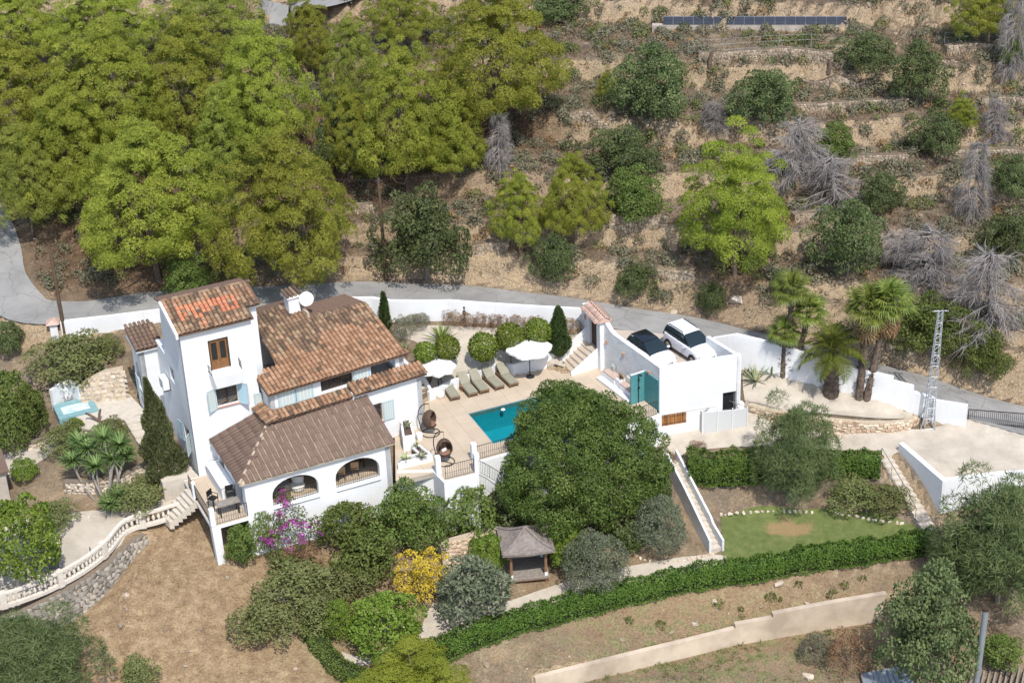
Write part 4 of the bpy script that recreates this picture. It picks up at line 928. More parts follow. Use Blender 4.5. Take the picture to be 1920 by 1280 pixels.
mb = MB().prism([WP(.05, -.2, 0)[:2], fp(FL-.05, .2, 0)[:2], rp(RL, .2, 0)[:2], U(1331, 637, 1.45)[:2], U(1250, 626, 1.5)[:2], U(1146, 617, 1.56)[:2], WP(LEN-.4, -.25, 0)[:2]], 1.1, [PKZ, PKZ, PKZ, 1.47, 1.5, 1.56, PKZ]); setp(mb.build('parking_pavement', PARKM, None), kind='structure')
# bench along the wall, cushions, lamps
bench = thing('wall_bench', 'long built-in white bench with pink cushions below the rough wall', 'bench', WP(3.4, .3, 0))
MB().box(WFr, 1.75, 5.2, .02, 1.05, .002, .16).build('plinth', WHITE, bench, bevel=.01)
MB().box(WFr, 1.75, 3.3, .02, .68, .16, .44).build('seat', WHITE, bench, bevel=.01); MB().box(WFr, 3.8, 5.2, .02, .68, .16, .44).build('seat', WHITE, bench, bevel=.01)
MB().box(WFr, 3.31, 3.79, .02, .62, .16, .62).build('plant_box', WHITE, bench, bevel=.01)
PINK = plain('dusty_pink_fabric', (.50, .39, .34), .9, (.44, .34, .29), 5)
for a, b in ((1.78, 3.28), (3.83, 5.15)): MB().box(WFr, a, b, .06, .66, .445, .54).build('seat_cushion', PINK, bench, True, bevel=.03)
CREAM = plain('cream_fabric', (.66, .63, .57), .9, (.58, .55, .49), 5); SAGE = plain('sage_fabric', (.46, .52, .46), .9, (.40, .46, .40), 5)
for (u, m_, lab) in ((1.95, CREAM, 'cream cushion nearest the shower on the wall bench'), (2.38, SAGE, 'sage green cushion leaning on the wall bench'), (2.75, CREAM, 'cream cushion in the middle of the wall bench beside the sage one'), (3.1, CREAM, 'beige cushion next to the plant box on the wall bench'), (4.75, SAGE, 'pale cushion at the gate end of the wall bench')):
    mb = MB(); a = WP(u-.19, .08, .55); b = WP(u+.19, .08, .55); c = WP(u+.19, .2, .55); d = WP(u-.19, .2, .55); up2 = WP(0, -.02, .4)-WP(0, 0, 0)
    mb.hexa([a, b, c, d], [a+up2, b+up2, c+up2*.9, d+up2*.9]); mb.solo('cushion', m_, lab, 'cushion', WP(u, .15, .55), smooth=True, bevel=.045)
SCON = plain('terracotta_lamp', (.55, .30, .18), .8)
def sconce(p, nrm, lab):
    f = Frame(p, math.degrees(math.atan2(nrm[1], nrm[0]))); mb = MB(); n = 8; vs = []
    for z, r in ((-.13, .06), (.13, .10)):
        for k in range(n+1): q = -math.pi/2+math.pi*k/n; vs.append(f(.005+r*math.cos(q), r*math.sin(q), p[2]+z))
    m = n+1; mb.add(vs, [(k, k+1, m+k+1, m+k) for k in range(n)]+[tuple(range(m)), tuple(range(m, 2*m))]); mb.solo('wall_lamp', SCON, lab, 'lamp', p)
nw = WP(0, 1, 0)-WP(0, 0, 0)
for u, lab in ((1.05, 'terracotta wall lamp above the shower panel'), (3.75, 'terracotta wall lamp above the middle of the bench'), (5.6, 'terracotta wall lamp beside the entrance gate door')): sconce(WP(u, .005, 2.05), nw, lab)
sconce(GF(-1.8, -.205, 2.6), -GF.v, 'terracotta lamp on the white gate pillar')
# shower
sh = thing('outdoor_shower', 'outdoor shower with teal panels and black pipe in the deck corner', 'shower', WP(.9, .4, 0))
TEAL = plain('teal_tadelakt', (.085, .27, .29), .5, (.07, .235, .255), 3)
MB().box(WFr, .06, 1.5, .002, .06, .002, 2.0).build('back_panel', TEAL, sh); MB().box(WFr, 1.5, 1.58, .002, .98, .002, 1.95).build('side_panel', TEAL, sh); MB().box(WFr, 1.49, 1.59, -.0+.003, .99, 1.951, 1.99).build('panel_cap', TRIM, sh)
MB().box(WFr, .1, 1.45, .1, 1.0, .002, .05).build('tray', STEPM, sh)
MB().tube([WP(1.42, .5, .05), WP(1.42, .5, 1.95), WP(1.2, .5, 2.0)], .022, 6).build('pipe', IRON, sh); MB().lathe(WP(1.2, .5, 1.95), [(.02, .05), (.10, .02), (.10, 0)], 10).build('shower_head', IRON, sh); MB().box(WFr, 1.38, 1.42, .44, .56, 1.0, 1.12).build('mixer', IRON, sh)
# road walls
def px_wall(pts, th, mat, label, off=1, **kw):   # (px, py of foot, z foot, z top)
    P_ = [U(a, b, z) for a, b, z, _ in pts]; return run_wall(P_, [p[2]-.5 for p in P_], [q[3] for q in pts], th, mat, label, **kw)
ROOFT = plain('wall_cap_tile', (.42, .24, .17), .85, (.33, .18, .12), 8)
px_wall([(640, 603, 1.95, 3.55), (700, 601, 1.95, 3.5), (735, 605, 1.9, 3.4), (800, 606, 1.85, 3.35), (845, 605, 1.85, 3.35), (880, 608, 1.8, 3.3), (950, 610, 1.75, 3.15), (1020, 613, 1.65, 3.0), (1094, 618, 1.45, 2.85)], .25, WHITE, 'long white boundary wall between back garden and road')
lt = thing('wall_pillar', 'white pillar with small tiled cap at the left end of the wall', 'pillar', U(112, 640, 1.9)); f = Frame(U(110, 640, 1.9), 10)
MB().box(f, -.35, .1, -.3, .3, 1.5, 3.25).build('pillar_body', WHITE, lt); MB().add([f(-.55, -.45, 3.25), f(.25, -.45, 3.25), f(.25, .45, 3.25), f(-.55, .45, 3.25), f(-.2, -.2, 3.5), f(-.05, .2, 3.5)], [(0, 1, 4), (1, 2, 5, 4), (2, 3, 5), (3, 0, 4, 5), (3, 2, 1, 0)]).build('tiled_cap', PINKT, lt)
def road_wall(tops, label, th=.25, inset=ROADW+.16):
    """wall along the garden edge of the road, its top where the photograph shows it"""
    T = np.gradient(ROAD[:, :2], axis=0); T /= np.linalg.norm(T, axis=1)[:, None]; E = ROAD.copy(); E[:, 0] += T[:, 1]*inset; E[:, 1] -= T[:, 0]*inset
    P_, Z = [], []
    for px, py in tops:
        best = None
        for k in range(len(E)-1):
            for f in (0, .5):
                e = E[k]+(E[k+1]-E[k])*f
                if abs(PX(e)[0]-px) > 60: continue
                h = hgt(e, px, py); d = abs(PX(e+[0, 0, h])[0]-px)
                if best is None or d < best[0]: best = (d, e, e[2]+h)
        P_.append(best[1]); Z.append(best[2])
    print('ROADWALL', label, [round(float(z-p[2]), 2) for p, z in zip(P_, Z)])
    return run_wall(P_, [p[2]-2.2 for p in P_], Z, th, WHITE, label, off=-1)
road_wall([(1334, 631), (1382, 624), (1440, 638), (1500, 656), (1560, 675), (1620, 692), (1678, 704)], 'white boundary wall behind the palms along the road')
road_wall([(1674, 711), (1711, 721)], 'first lower step of the white wall beside the lattice pylon')
road_wall([(1706, 729), (1756, 743)], 'second lower step of the white wall behind the lattice pylon')
road_wall([(1750, 747), (1812, 757)], 'last stretch of white wall ending at the sliding gate')
road_wall([(113, 600), (127, 598), (200, 590), (300, 578), (330, 575)], 'white boundary wall left of the tower below the road bend')
# sliding gate
sg = thing('sliding_gate', 'black barred sliding gate closing the drive at the right edge', 'gate', U(1813, 806, -2.35)); a, b = U(1813, 806, -2.3), U(1940, 816, -2.45); up3 = np.array([0, 0, 1.])
for z in (.08, .55, 1.4): MB().tube([a+up3*z, b+up3*z], .03, 6).build('rail', IRON, sg)
nb = 34
for k in range(nb+1): p = a+(b-a)*k/nb; MB().tube([p+up3*.05, p+up3*1.42], .014 if k % nb else .03, 4).build('bar', IRON, sg)
# retaining wall of the drive pad and the stepped path
padz = [-1.55, -1.85, -1.95]
run_wall([U(1684, 850, -2.2), U(1760, 982, -4.6)], [-3.0, -5.2], [-1.5, -1.75], .3, WHITE, 'white retaining wall beside the sloping stone path', off=1)
c_ = U(1760, 982, -4.6); run_wall([c_+np.array([.02, 0, 0]), c_+np.array([3.2, .6, 0]), c_+np.array([8, 1.2, 0])], -5.4, [-1.751, -1.85, -2.1], .3, WHITE, 'white front wall of the gravel drive pad behind the feathery tree', off=1)
# enclosure beside the block
en = thing('service_enclosure', 'small white fenced service yard beside the bamboo hatch', 'enclosure', U(1317, 822, -2.1)); e0, e1, e2 = U(1296, 800, -2.1), U(1317, 822, -2.1), U(1400, 814, -2.1)
PANEL = plain('pale_mesh_panel', (.62, .63, .63), .7, (.52, .53, .53), 30)
for p, q, nme in ((e0, e1, 'side_panel'), (e1, e2, 'front_panel')):
    d = (q-p)/np.linalg.norm(q-p); nn = np.array([-d[1], d[0], 0])*.06
    MB().prism([p[:2], q[:2], (q+nn)[:2], (p+nn)[:2]], -2.3, -.35).build(nme, PANEL, en)
    for k in range(4): r_ = p+(q-p)*k/3; MB().tube([r_+[0, 0, -.1]-nn*.4, r_+[0, 0, 1.9]-nn*.4], .03, 5).build('fence_post', TRIM, en)
MB().tube([e1+[0, 0, 1.78], (e0+e2)/2+[.2, .4, 1.95], e2+[0, 0, 1.85]], .025, 5).build('diagonal_bar', GREYWOOD, en)
for (x, y, r_, hh, lab) in ((1352, 792, .55, 1.5, 'large white water tank inside the service yard'), (1384, 790, .42, 1.3, 'smaller white tank at the right end of the service yard')):
    p = U(x, y, -2.1); MB().lathe(p, [(r_, -.1), (r_*1.03, .3), (r_, hh*.85), (r_*.7, hh), (0, hh+.03)], 14).solo('water_tank', TRIM, lab, 'tank', p, smooth=True)
# ================================================================ PLANTS
def unit(a): return a/(np.linalg.norm(a, axis=-1, keepdims=True)+1e-9)
def rdir(n, rng): return unit(rng.normal(size=(n, 3)))
def leaf_quads(pos, axis, nrm, ln, wd):
    """one kite-shaped leaf per position: axis = along the leaf, nrm = roughly its face normal"""
    axis = unit(axis); side = unit(np.cross(axis, nrm)); ln = np.asarray(ln).reshape(-1, 1); wd = np.asarray(wd).reshape(-1, 1)
    a = pos; b = pos+axis*ln*.45+side*wd*.5; c = pos+axis*ln; d = pos+axis*ln*.45-side*wd*.5
    co_ = np.stack([a, b, c, d], 1).reshape(-1, 3); f = np.arange(len(pos)*4).reshape(-1, 4); return co_, f
def leaf_mesh(name, parts, mat, rng, lc=None):
    co_ = np.concatenate([p[0] for p in parts]); k = 0; fs = []
    for c, f in parts: fs.append(f+k); k += len(c)
    f = np.concatenate(fs); l = rng.random(len(f)) if lc is None else lc
    return np_mesh(name, co_, f, mat, {'lc': ('FACE', np.clip(l, 0, 1))}, smooth=False)
BARK = plain('pine_bark', (.17, .125, .095), .95, (.10, .075, .06), 6, .5, 20)
GBARK = plain('grey_bark', (.26, .235, .205), .95, (.17, .15, .13), 6, .5, 20)
DEADM = plain('dead_grey_wood', (.29, .265, .25), .95, (.19, .17, .16), 3, rnd=.2)
PINE = leafmat('pine_needles', (.185, .22, .032), (.30, .335, .05), (.45, .47, .085), .45)
PINEB = leafmat('young_pine_needles', (.16, .20, .025), (.25, .30, .037), (.36, .40, .06), .40)
PINED = leafmat('dull_pine_needles', (.17, .205, .036), (.275, .31, .058), (.41, .435, .10), .45)  # slightly duller needle tone for one pine variant
OAK = leafmat('dark_oak_leaves', (.06, .085, .03), (.11, .145, .052), (.19, .225, .09), .32)
CAROB = leafmat('glossy_carob_leaves', (.055, .105, .02), (.105, .175, .035), (.20, .275, .07), .32, .5)
CAROB2 = leafmat('grey_carob_leaves', (.075, .105, .04), (.12, .155, .06), (.19, .22, .095), .25)
OLIVE = leafmat('olive_leaves', (.085, .105, .06), (.13, .15, .09), (.20, .215, .14), .18)
BUSH = leafmat('bush_leaves', (.07, .105, .022), (.115, .16, .034), (.185, .225, .062), .28)
HEDGE = leafmat('hedge_leaves', (.05, .095, .014), (.088, .155, .024), (.155, .225, .045), .25)
CITRUS = leafmat('citrus_leaves', (.09, .145, .018), (.15, .225, .03), (.23, .305, .055), .28, .5)
TOPI = leafmat('topiary_leaves', (.075, .12, .012), (.13, .19, .022), (.23, .27, .045), .25)
YELL = leafmat('yellow_leaves', (.42, .30, .02), (.58, .43, .04), (.70, .55, .10), .3)
FEATH = leafmat('feathery_leaves', (.085, .125, .045), (.13, .18, .065), (.19, .24, .095), .28)
DKCON = leafmat('cypress_scales', (.035, .06, .018), (.06, .095, .026), (.10, .135, .042), .15)
JUNI = leafmat('juniper_scales', (.075, .09, .032), (.115, .13, .05), (.17, .175, .08), .15)
PALMG = leafmat('palm_fronds', (.085, .12, .02), (.14, .18, .032), (.225, .255, .06), .22, .45)
DRYF = leafmat('dry_palm_skirt', (.22, .135, .06), (.32, .205, .10), (.42, .29, .15), .1)
AGAVE = leafmat('agave_leaves', (.16, .22, .12), (.24, .29, .17), (.42, .42, .22), .1, .5)
YUCCA = leafmat('yucca_leaves', (.07, .12, .03), (.12, .185, .05), (.19, .25, .09), .15, .45)
DRYG = leafmat('dry_grass_blades', (.24, .165, .085), (.34, .245, .13), (.46, .35, .21), .2)
HILLG = leafmat('brown_hill_grass', (.15, .11, .068), (.23, .172, .105), (.34, .26, .165), .2)
SCRUB = leafmat('grey_scrub_leaves', (.115, .11, .07), (.17, .165, .105), (.25, .235, .155), .2)
SCRUBG = leafmat('green_scrub_leaves', (.10, .12, .038), (.155, .175, .058), (.225, .235, .095), .2)
BOUG = leafmat('bougainvillea_bracts', (.22, .022, .19), (.33, .045, .29), (.46, .10, .42), .3)
RUST = leafmat('rusty_dry_leaves', (.17, .10, .05), (.25, .155, .08), (.34, .225, .13), .2)

def puff_cloud(rng, centers, radii, per, ln, wd, spread=.55, up=.55, cen=None, star=1, hollow=.55):
    """leaf tufts on the outer side of many small clumps"""
    out = []; tone = []
    for c, r in zip(centers, radii):
        n = max(4, int(per*(r**2)))
        d = rdir(n, rng); d = unit(d+np.array([0, 0, up])+(0 if cen is None else .5*unit(c-cen)))
        p = c+d*(r*rng.uniform(hollow, 1, (n, 1))**.7)*np.array([1, 1, .85])
        tn = rng.normal(.5, .13)
        for s in range(star):
            nm = unit(d+(.30+.35*spread)*rdir(n, rng)); ax = unit(np.cross(nm, rdir(n, rng))+.25*d); l = ln*rng.uniform(.7, 1.3, n); w_ = wd*rng.uniform(.7, 1.3, n)
            out.append(leaf_quads(p, ax, nm, l, w_)); tone.append(np.clip(tn+rng.normal(0, .17, n), 0, 1))
    return out, np.concatenate(tone)
def branchy(mb, a, b, r0, r1, rng, bend=.12, seg=4):
    a, b = np.array(a, float), np.array(b, float); L = np.linalg.norm(b-a); k = rng.normal(size=3)*bend*L
    pts = [a+(b-a)*t+k*math.sin(math.pi*t) for t in np.linspace(0, 1, seg+1)]; mb.tube(pts, list(np.linspace(r0, r1, seg+1)), 5, False); return pts
def crown_centers(rng, n, H, W, low, shape):
    """clump positions through a crown: shape(t) gives the half-width at relative height t"""
    cs = []; lob = [(rng.uniform(0, 2*math.pi), rng.uniform(.0, 1)) for _ in range(5)]
    while len(cs) < n:
        t = rng.random(); a = rng.uniform(0, 2*math.pi); R_ = shape(t)*W/2
        R_ *= 1+.20*math.sin(2*a+lob[0][0]+3*t)+.14*math.sin(3*a+lob[1][0]-5*t)
        rr = R_*math.sqrt(rng.uniform(.30, 1))
        cs.append((rr*math.cos(a), rr*math.sin(a), low+(H-low)*t))
    return np.array(cs)
PROTO = {}
def grown(parts):
    a = np.concatenate([p[0] for p in parts]); return float(np.percentile(a[:, 2], 99.3)), float(2*np.percentile(np.abs(a[:, 0]), 98.5)*.5+np.percentile(np.abs(a[:, 1]), 98.5))
def proto_bush(key, seed, H, W, low, n, pr, per, ln, wd, mat, bark, up=.4, trunk_r=.08, limbs=8, inner=.35, rag=.16, star=1, peak=0):
    """dense leafy dome: clumps spread evenly over a lumpy surface, more inside"""
    rng = np.random.default_rng(seed); k = np.arange(n)+.5; z = 1-1.45*k/n; a = k*2.39996+rng.uniform(0, 6); rr = np.sqrt(np.maximum(0, 1-z*z)); d = np.stack([rr*np.cos(a), rr*np.sin(a), z], 1)
    lump = 1+rag*(np.sin(3*a+rng.uniform(0, 6))*rr+rng.normal(0, .5, n)); hz = (H-low); c0 = low+hz*.42; R_ = pr*W/2
    cs = d*np.array([W/2-R_*.8, W/2-R_*.8, 1])*lump[:, None]; cs[:, 2] = c0+np.where(d[:, 2] > 0, d[:, 2]*(hz*.58-R_*.7), d[:, 2]*(hz*.42-R_*.3))*lump
    cs[:, :2] *= (1-peak*np.clip(d[:, 2:3], 0, 1)**1.2)*(1-.5*peak*np.clip(-d[:, 2:3], 0, 1)); ins = rng.random(n) < inner; cs[ins, :2] *= rng.uniform(.3, .8, (ins.sum(), 1)); rad = R_*rng.uniform(.75, 1.2, n)
    parts, tone = puff_cloud(rng, cs, rad, per, ln, wd, .9, up, np.array([0, 0, c0]), star, .7); crown = leaf_mesh(key+'_crown', parts, mat, rng, tone)
    mb = MB(); pts = branchy(mb, (0, 0, -.3), (0, 0, c0), trunk_r, trunk_r*.6, rng, .03, 5)
    for i in rng.choice(n, min(limbs, n), replace=False): branchy(mb, pts[rng.integers(2, 5)], cs[i]*[.8, .8, .95], trunk_r*.45, trunk_r*.1, rng, .1)
    PROTO[key] = (crown, mb.mesh(key+'_trunk', bark, None, True), *grown(parts)); return PROTO[key]
def proto_tree(key, seed, H, W, low, shape, n, pr, per, ln, wd, mat, bark, star=1, up=.55, spread=.55, trunk_r=.16, limbs=7):
    """unit tree: mesh pair (crown, trunk) built once"""
    rng = np.random.default_rng(seed); cs = crown_centers(rng, n, H, W, low, shape); rad = rng.uniform(pr[0], pr[1], len(cs))
    cen = np.array([0, 0, low+(H-low)*.4]); parts, tone = puff_cloud(rng, cs, rad, per, ln, wd, spread, up, cen, star)
    crown = leaf_mesh(key+'_crown', parts, mat, rng, tone)
    mb = MB(); tp_ = np.array([rng.normal(0, .1), rng.normal(0, .1), low+(H-low)*.75]); pts = branchy(mb, (0, 0, -.3), tp_, trunk_r, trunk_r*.3, rng, .03, 6)
    idx = rng.choice(len(cs), min(limbs, len(cs)), replace=False)
    for i in idx:
        k = rng.integers(2, 6); branchy(mb, pts[k], cs[i], trunk_r*.4, trunk_r*.08, rng, .1)
    PROTO[key] = (crown, mb.mesh(key+'_trunk', bark, None, True), *grown(parts)); return PROTO[key]
pine_sh = lambda t: (.80+.42*t-1.15*max(0, t-.28)**1.55 if t > .0 else .6)*max(.15, 1-.9*max(0, t-.82)/.18)
round_sh = lambda t: math.sqrt(max(.05, 1-(2*t-.85)**2/1.4))
bush_sh = lambda t: math.sqrt(max(.04, 1-(t*.98)**2))
cone_sh = lambda t: max(.05, (1-t)**.75)
TREES = []
def tree(key, name, label, bx, by, ty, wpx, cat='tree', group=None, base=None, sy=1.0, rz=None, crown_name='crown', sink=0):
    crown, trunk, H, W = PROTO[key]; b = ground(bx, by) if base is None else np.array(base, float); b = b-np.array([0, 0, sink])
    h = hgt(b, bx, ty); w_ = wpx*mpp(b); o = thing(name, label, cat, b, group)
    sxy = w_/W; o.scale = (sxy, sxy*sy, max(.15, h/H)); o.rotation_euler = (0, 0, random.uniform(0, 6.28) if rz is None else rz)
    link(crown_name, crown, o); link('trunk', trunk, o); return o
for i in range(5):
    proto_bush(f'pine{i}', 100+i, 9, 8, .6, 270, .135, 400, .165, .042, (PINE, PINE, PINED, PINE, PINE)[i], BARK, .6, .2, 14, .2, (.20, .26, .22, .28, .24)[i], 3, .42)
proto_bush('pineb', 140, 9, 7, .3, 150, .19, 330, .17, .045, PINEB, BARK, .6, .2, 10, .2, .30, 3, .35)
for i in range(3): proto_bush(f'oak{i}', 200+i, 5, 5, .15, 84, .26, 300, .19, .12, (OAK, OAK, BUSH)[i], GBARK, .35, .14, 9, .3, .34)
proto_bush('carob2', 205, 5, 5, .1, 110, .22, 330, .20, .11, CAROB2, GBARK, .35, .14, 9, .3, .24)
proto_bush('olive', 210, 5, 5, .15, 96, .22, 420, .17, .07, OLIVE, GBARK, .35, .13, 8, .25, .08)
proto_bush('shrub0', 220, 2, 2.2, .0, 40, .30, 900, .12, .08, BUSH, GBARK, .4, .05, 6, .3, .2)
proto_bush('shrub1', 221, 2, 2.2, .0, 40, .30, 900, .12, .06, SCRUBG, GBARK, .4, .05, 6, .3, .24)
proto_bush('shrub2', 222, 2, 2.2, .0, 40, .30, 800, .14, .04, SCRUB, GBARK, .5, .05, 8, .3, .2)
proto_bush('shrub3', 223, 2, 2.2, .0, 40, .30, 800, .14, .085, OAK, GBARK, .4, .05, 6, .3, .2)
proto_bush('feather', 230, 5, 5, .15, 90, .25, 330, .34, .034, FEATH, GBARK, .3, .12, 9, .4, .26, 2)
proto_bush('citrus', 240, 3, 3.4, .05, 60, .24, 640, .15, .09, CITRUS, GBARK, .45, .07, 6, .25, .14)
proto_bush('yellow', 250, 3, 3.2, .1, 60, .20, 560, .13, .085, YELL, GBARK, .4, .06, 10, .35, .22)
proto_bush('loquat', 260, 3, 3.2, .1, 54, .26, 380, .25, .085, OLIVE, GBARK, .3, .07, 8, .3, .16)
proto_bush('rust', 270, 2, 2.6, .0, 46, .24, 620, .13, .045, RUST, GBARK, .5, .05, 8, .3, .26)

# ---- the pine wood, left and centre
PL = [
 ('pine0', 300, 528, 236, 315, 'wide umbrella-shaped pine above the road left of the tower'),
 ('pine1', 552, 566, 250, 285, 'tall dense pine directly behind the villa roof'),
 ('pine2', 60, 445, 235, 190, 'pine overhanging the road bend at the left edge'),
 ('pine4', 55, 320, 60, 240, 'tall pine at the left edge below the top left corner'),
 ('pine0', 225, 312, 45, 260, 'broad pine in the upper left of the wood with the brightest crown'),
 ('pine4', 375, 300, 25, 230, 'pine in the middle of the wood between the two upper left pines'),
 ('pine3', 505, 318, 42, 200, 'pine in the wood left of the upper road gap'),
 ('pine2', 672, 235, 28, 125, 'narrow pine right of the short stretch of upper road'),
 ('pine1', 765, 372, 76, 215, 'large pine near the middle of the wood above the dark oak'),
 ('pine0', 935, 262, -28, 275, 'largest pine at the right end of the wood beside the terraces'),
 ('pine3', 588, 150, -5, 115, 'slim pine standing in front of the short upper road'),
 ('pine2', 405, 120, -45, 215, 'pine at the top edge in the left third of the picture'),
 ('pine3', 45, 140, -45, 210, 'pine in the top left corner'),
 ('pine1', 205, 125, -55, 215, 'pine at the top edge next to the corner pine'),
 ('pine4', 760, 95, -50, 150, 'pine at the top edge left of the largest pine'),
 ('pine2', 440, 365, 150, 170, 'shaded pine in the gap above the pine behind the villa'),
 ('pine3', 150, 405, 160, 210, 'pine between the left edge and the umbrella-shaped pine'),
 ('pine0', 845, 345, 190, 150, 'low pine below the largest pine beside the bare grey bush'),
 ('pine3', 660, 350, 160, 130, 'slender pine between the villa pine and the middle of the wood'),
 ('pine1', 975, 478, 318, 118, 'left one of the two smaller pines on the open slope'),
 ('pine0', 1076, 468, 284, 132, 'right one of the two smaller pines on the open slope'),
 ('pineb', 1378, 518, 222, 218, 'bright yellow green pine standing alone above the parked cars'),
 ('pine3', 1850, 92, -60, 150, 'pine at the top edge near the right corner'),
 ('pineb', 1800, 250, 165, 62, 'small bright pine beside a round dark bush on the right slope'),
 ('pineb', 1140, 190, 120, 50, 'small bright pine left of the big dark oak'),
 ('pineb', 775, 1345, 1208, 255, 'bright young pine cut off by the bottom edge'),
]
PINES = [tree(k, 'pine_tree', lab, bx, by, ty+6, w_*.93, 'pine tree', 'pines on the hillside') for k, bx, by, ty, w_, lab in PL]
# ---- dark oaks, carobs and bushes on the open slope
OL = [
 ('oak0', 1222, 236, 86, 145, 'big dark green oak right of the wood'), ('oak1', 1432, 238, 120, 132, 'grey green oak on the terrace below the long stone wall'), ('oak0', 1718, 194, 80, 112, 'dark oak below the fence at the upper right'),
 ('oak1', 1168, 325, 235, 140, 'wide dark oak behind the short pole'), ('oak2', 1192, 416, 315, 122, 'green bushy oak between the two small pines and the bright pine'), ('oak0', 1588, 516, 378, 138, 'round dark oak right of the bright lone pine'),
 ('oak1', 800, 526, 345, 172, 'large dark oak beside the tall wooden pole'), ('oak0', 1040, 534, 440, 88, 'compact dark bush below the two small pines'), ('oak1', 1192, 560, 488, 86, 'greyish bush above the entrance gate road'),
 ('oak0', 1756, 293, 214, 104, 'round dark bush touching the small bright pine'), ('oak2', 1560, 305, 232, 98, 'dull green bush right of the fallen dead tree'), ('oak0', 1895, 372, 292, 100, 'dark oak at the right edge halfway up the slope'),
 ('oak1', 1885, 492, 395, 110, 'dark oak at the right edge above the dead trees'), ('oak2', 1745, 668, 556, 150, 'green tree behind the lattice pylon'), ('oak2', 1838, 712, 610, 104, 'rounded green bush right of the lattice pylon'),
 ('oak1', 1622, 135, 58, 120, 'scrubby oak below the right end of the solar panels'), ('oak0', 1045, 42, -25, 120, 'dark oak at the top edge right of the wood'), ('oak1', 655, 340, 185, 110, 'dark grey oak inside the wood behind the pole'),
 ('oak2', 358, 562, 478, 105, 'green leafy tree behind the tower'), ('oak1', 705, 335, 270, 90, 'shaded oak under the pines left of the tall pole'), ('oak2', 1900, 130, 60, 60, 'dull tree at the right edge beside the fence'),
 ('oak0', 1335, 590, 530, 58, 'small dark bush on the road bank above the cars'), ('oak1', 1650, 395, 320, 90, 'green bush between dead trees on the right slope'), ('oak1', 1470, 555, 505, 60, 'low oak scrub under the bright lone pine'),
]
for k, bx, by, ty, w_, lab in OL: tree(k, 'oak_tree', lab, bx, by, ty, w_, 'tree', 'dark trees on the open slope')

# ---- bare dead trees
def dead_mesh(name, seed, H, W, droop=-.35, n=26, tw=16):
    rng = np.random.default_rng(seed); mb = MB(); pts = branchy(mb, (0, 0, -.2), (rng.normal(0, .3), rng.normal(0, .3), H), .13, .025, rng, .05, 8); tws = []
    for i in range(n):
        t = rng.uniform(.15, 1); p = np.array(pts[0])*(1-t)+np.array(pts[-1])*t; a = rng.uniform(0, 6.28); L = W/2*(1.1-.7*t)*rng.uniform(.6, 1.1)
        e = p+np.array([math.cos(a)*L, math.sin(a)*L, droop*L*rng.uniform(.2, 1.2)+.12*L]); q = branchy(mb, p, e, .042, .010, rng, .08)
        for k in range(tw):
            s = rng.uniform(.25, 1); c = np.array(q[0])*(1-s)+np.array(q[-1])*s; d = unit(rdir(1, rng)[0]*.8+(e-p)/L*.7+np.array([0, 0, -.35])); l = rng.uniform(.35, .9)
            tws.append((c, c+d*l*.55+rng.normal(size=3)*.04, c+d*l+np.array([0, 0, -.12*l])))
    k = len(tws); A_ = np.array([t[0] for t in tws]); B_ = np.array([t[1] for t in tws]); C_ = np.array([t[2] for t in tws]); sd_ = rdir(k, rng)*rng.uniform(.005, .014, (k, 1))
    co_ = np.concatenate([np.stack([A_-sd_, A_+sd_, B_+sd_*.8, B_-sd_*.8], 1).reshape(-1, 3), np.stack([B_-sd_*.8, B_+sd_*.8, C_+sd_*.2, C_-sd_*.2], 1).reshape(-1, 3)]); f = np.arange(len(co_)).reshape(-1, 4)
    return np_mesh(name+'_twigs', co_, f, DEADM, smooth=False), mb.mesh(name+'_branches', DEADM, None, True), H, W
for i, (s_, dr) in enumerate(((300, -.5), (301, -.25), (302, -.6))): PROTO[f'dead{i}'] = dead_mesh(f'dead{i}', s_, 4, 4.6, dr, 62, 62)
DL = [('dead0', 936, 322, 212, 74, 'bare grey bush at the foot of the largest pine'), ('dead1', 1480, 345, 228, 165, 'bare grey tree above the fallen one right of the bright pine'), ('dead0', 1565, 388, 292, 165, 'drooping dead grey tree lying right of the bright pine'),
      ('dead1', 1725, 565, 440, 200, 'large bare grey tree above the green tree at the pylon'), ('dead0', 1855, 628, 470, 190, 'large drooping dead tree at the right above the drive'), ('dead2', 1822, 412, 262, 90, 'tall bare grey tree on the right slope'),
      ('dead2', 1862, 275, 185, 80, 'small bare grey tree near the right edge'), ('dead2', 1892, 160, -20, 90, 'tall bare tree in the upper right corner'), ('dead1', 1690, 500, 430, 150, 'low tangle of bare grey branches between oak and dead trees'),
      ('dead1', 1345, 250, 190, 80, 'bare grey brush beside the fallen trunk')]
for k, bx, by, ty, w_, lab in DL: tree(k, 'dead_tree', lab, bx, by, ty, w_, 'dead tree', 'bare grey trees', crown_name='twigs')
# ---- garden plants
def P1(key, name, label, bx, by, ty, w_, cat='bush', **kw): return tree(key, name, label, bx, by, ty, w_, cat, crown_name='foliage', **kw)
proto_bush('big', 500, 9, 10.4, .1, 390, .13, 470, .17, .085, CAROB, GBARK, .45, .3, 16, .25, .13, 1, .3)
P1('big', 'carob_tree', 'huge round dark green tree in front of the swimming pool', 1086, 978, 735, 300, 'tree')
P1('feather', 'pepper_tree', 'feathery light green tree on the bank above the lawn', 1487, 942, 756, 158, 'tree')
P1('feather', 'tamarisk_tree', 'large feathery tree at the right edge below the drive', 1868, 1128, 900, 235, 'tree'); P1('feather', 'tamarisk_tree', 'smaller feathery tree hiding the end of the long hedge', 1800, 1105, 985, 130, 'tree')
P1('feather', 'tamarisk_bush', 'soft green feathery bush in the bottom left corner', 70, 1310, 1158, 235)
P1('carob2', 'carob_tree', 'grey green tree in front of the lower concrete wall', 1732, 1292, 1066, 185, 'tree')
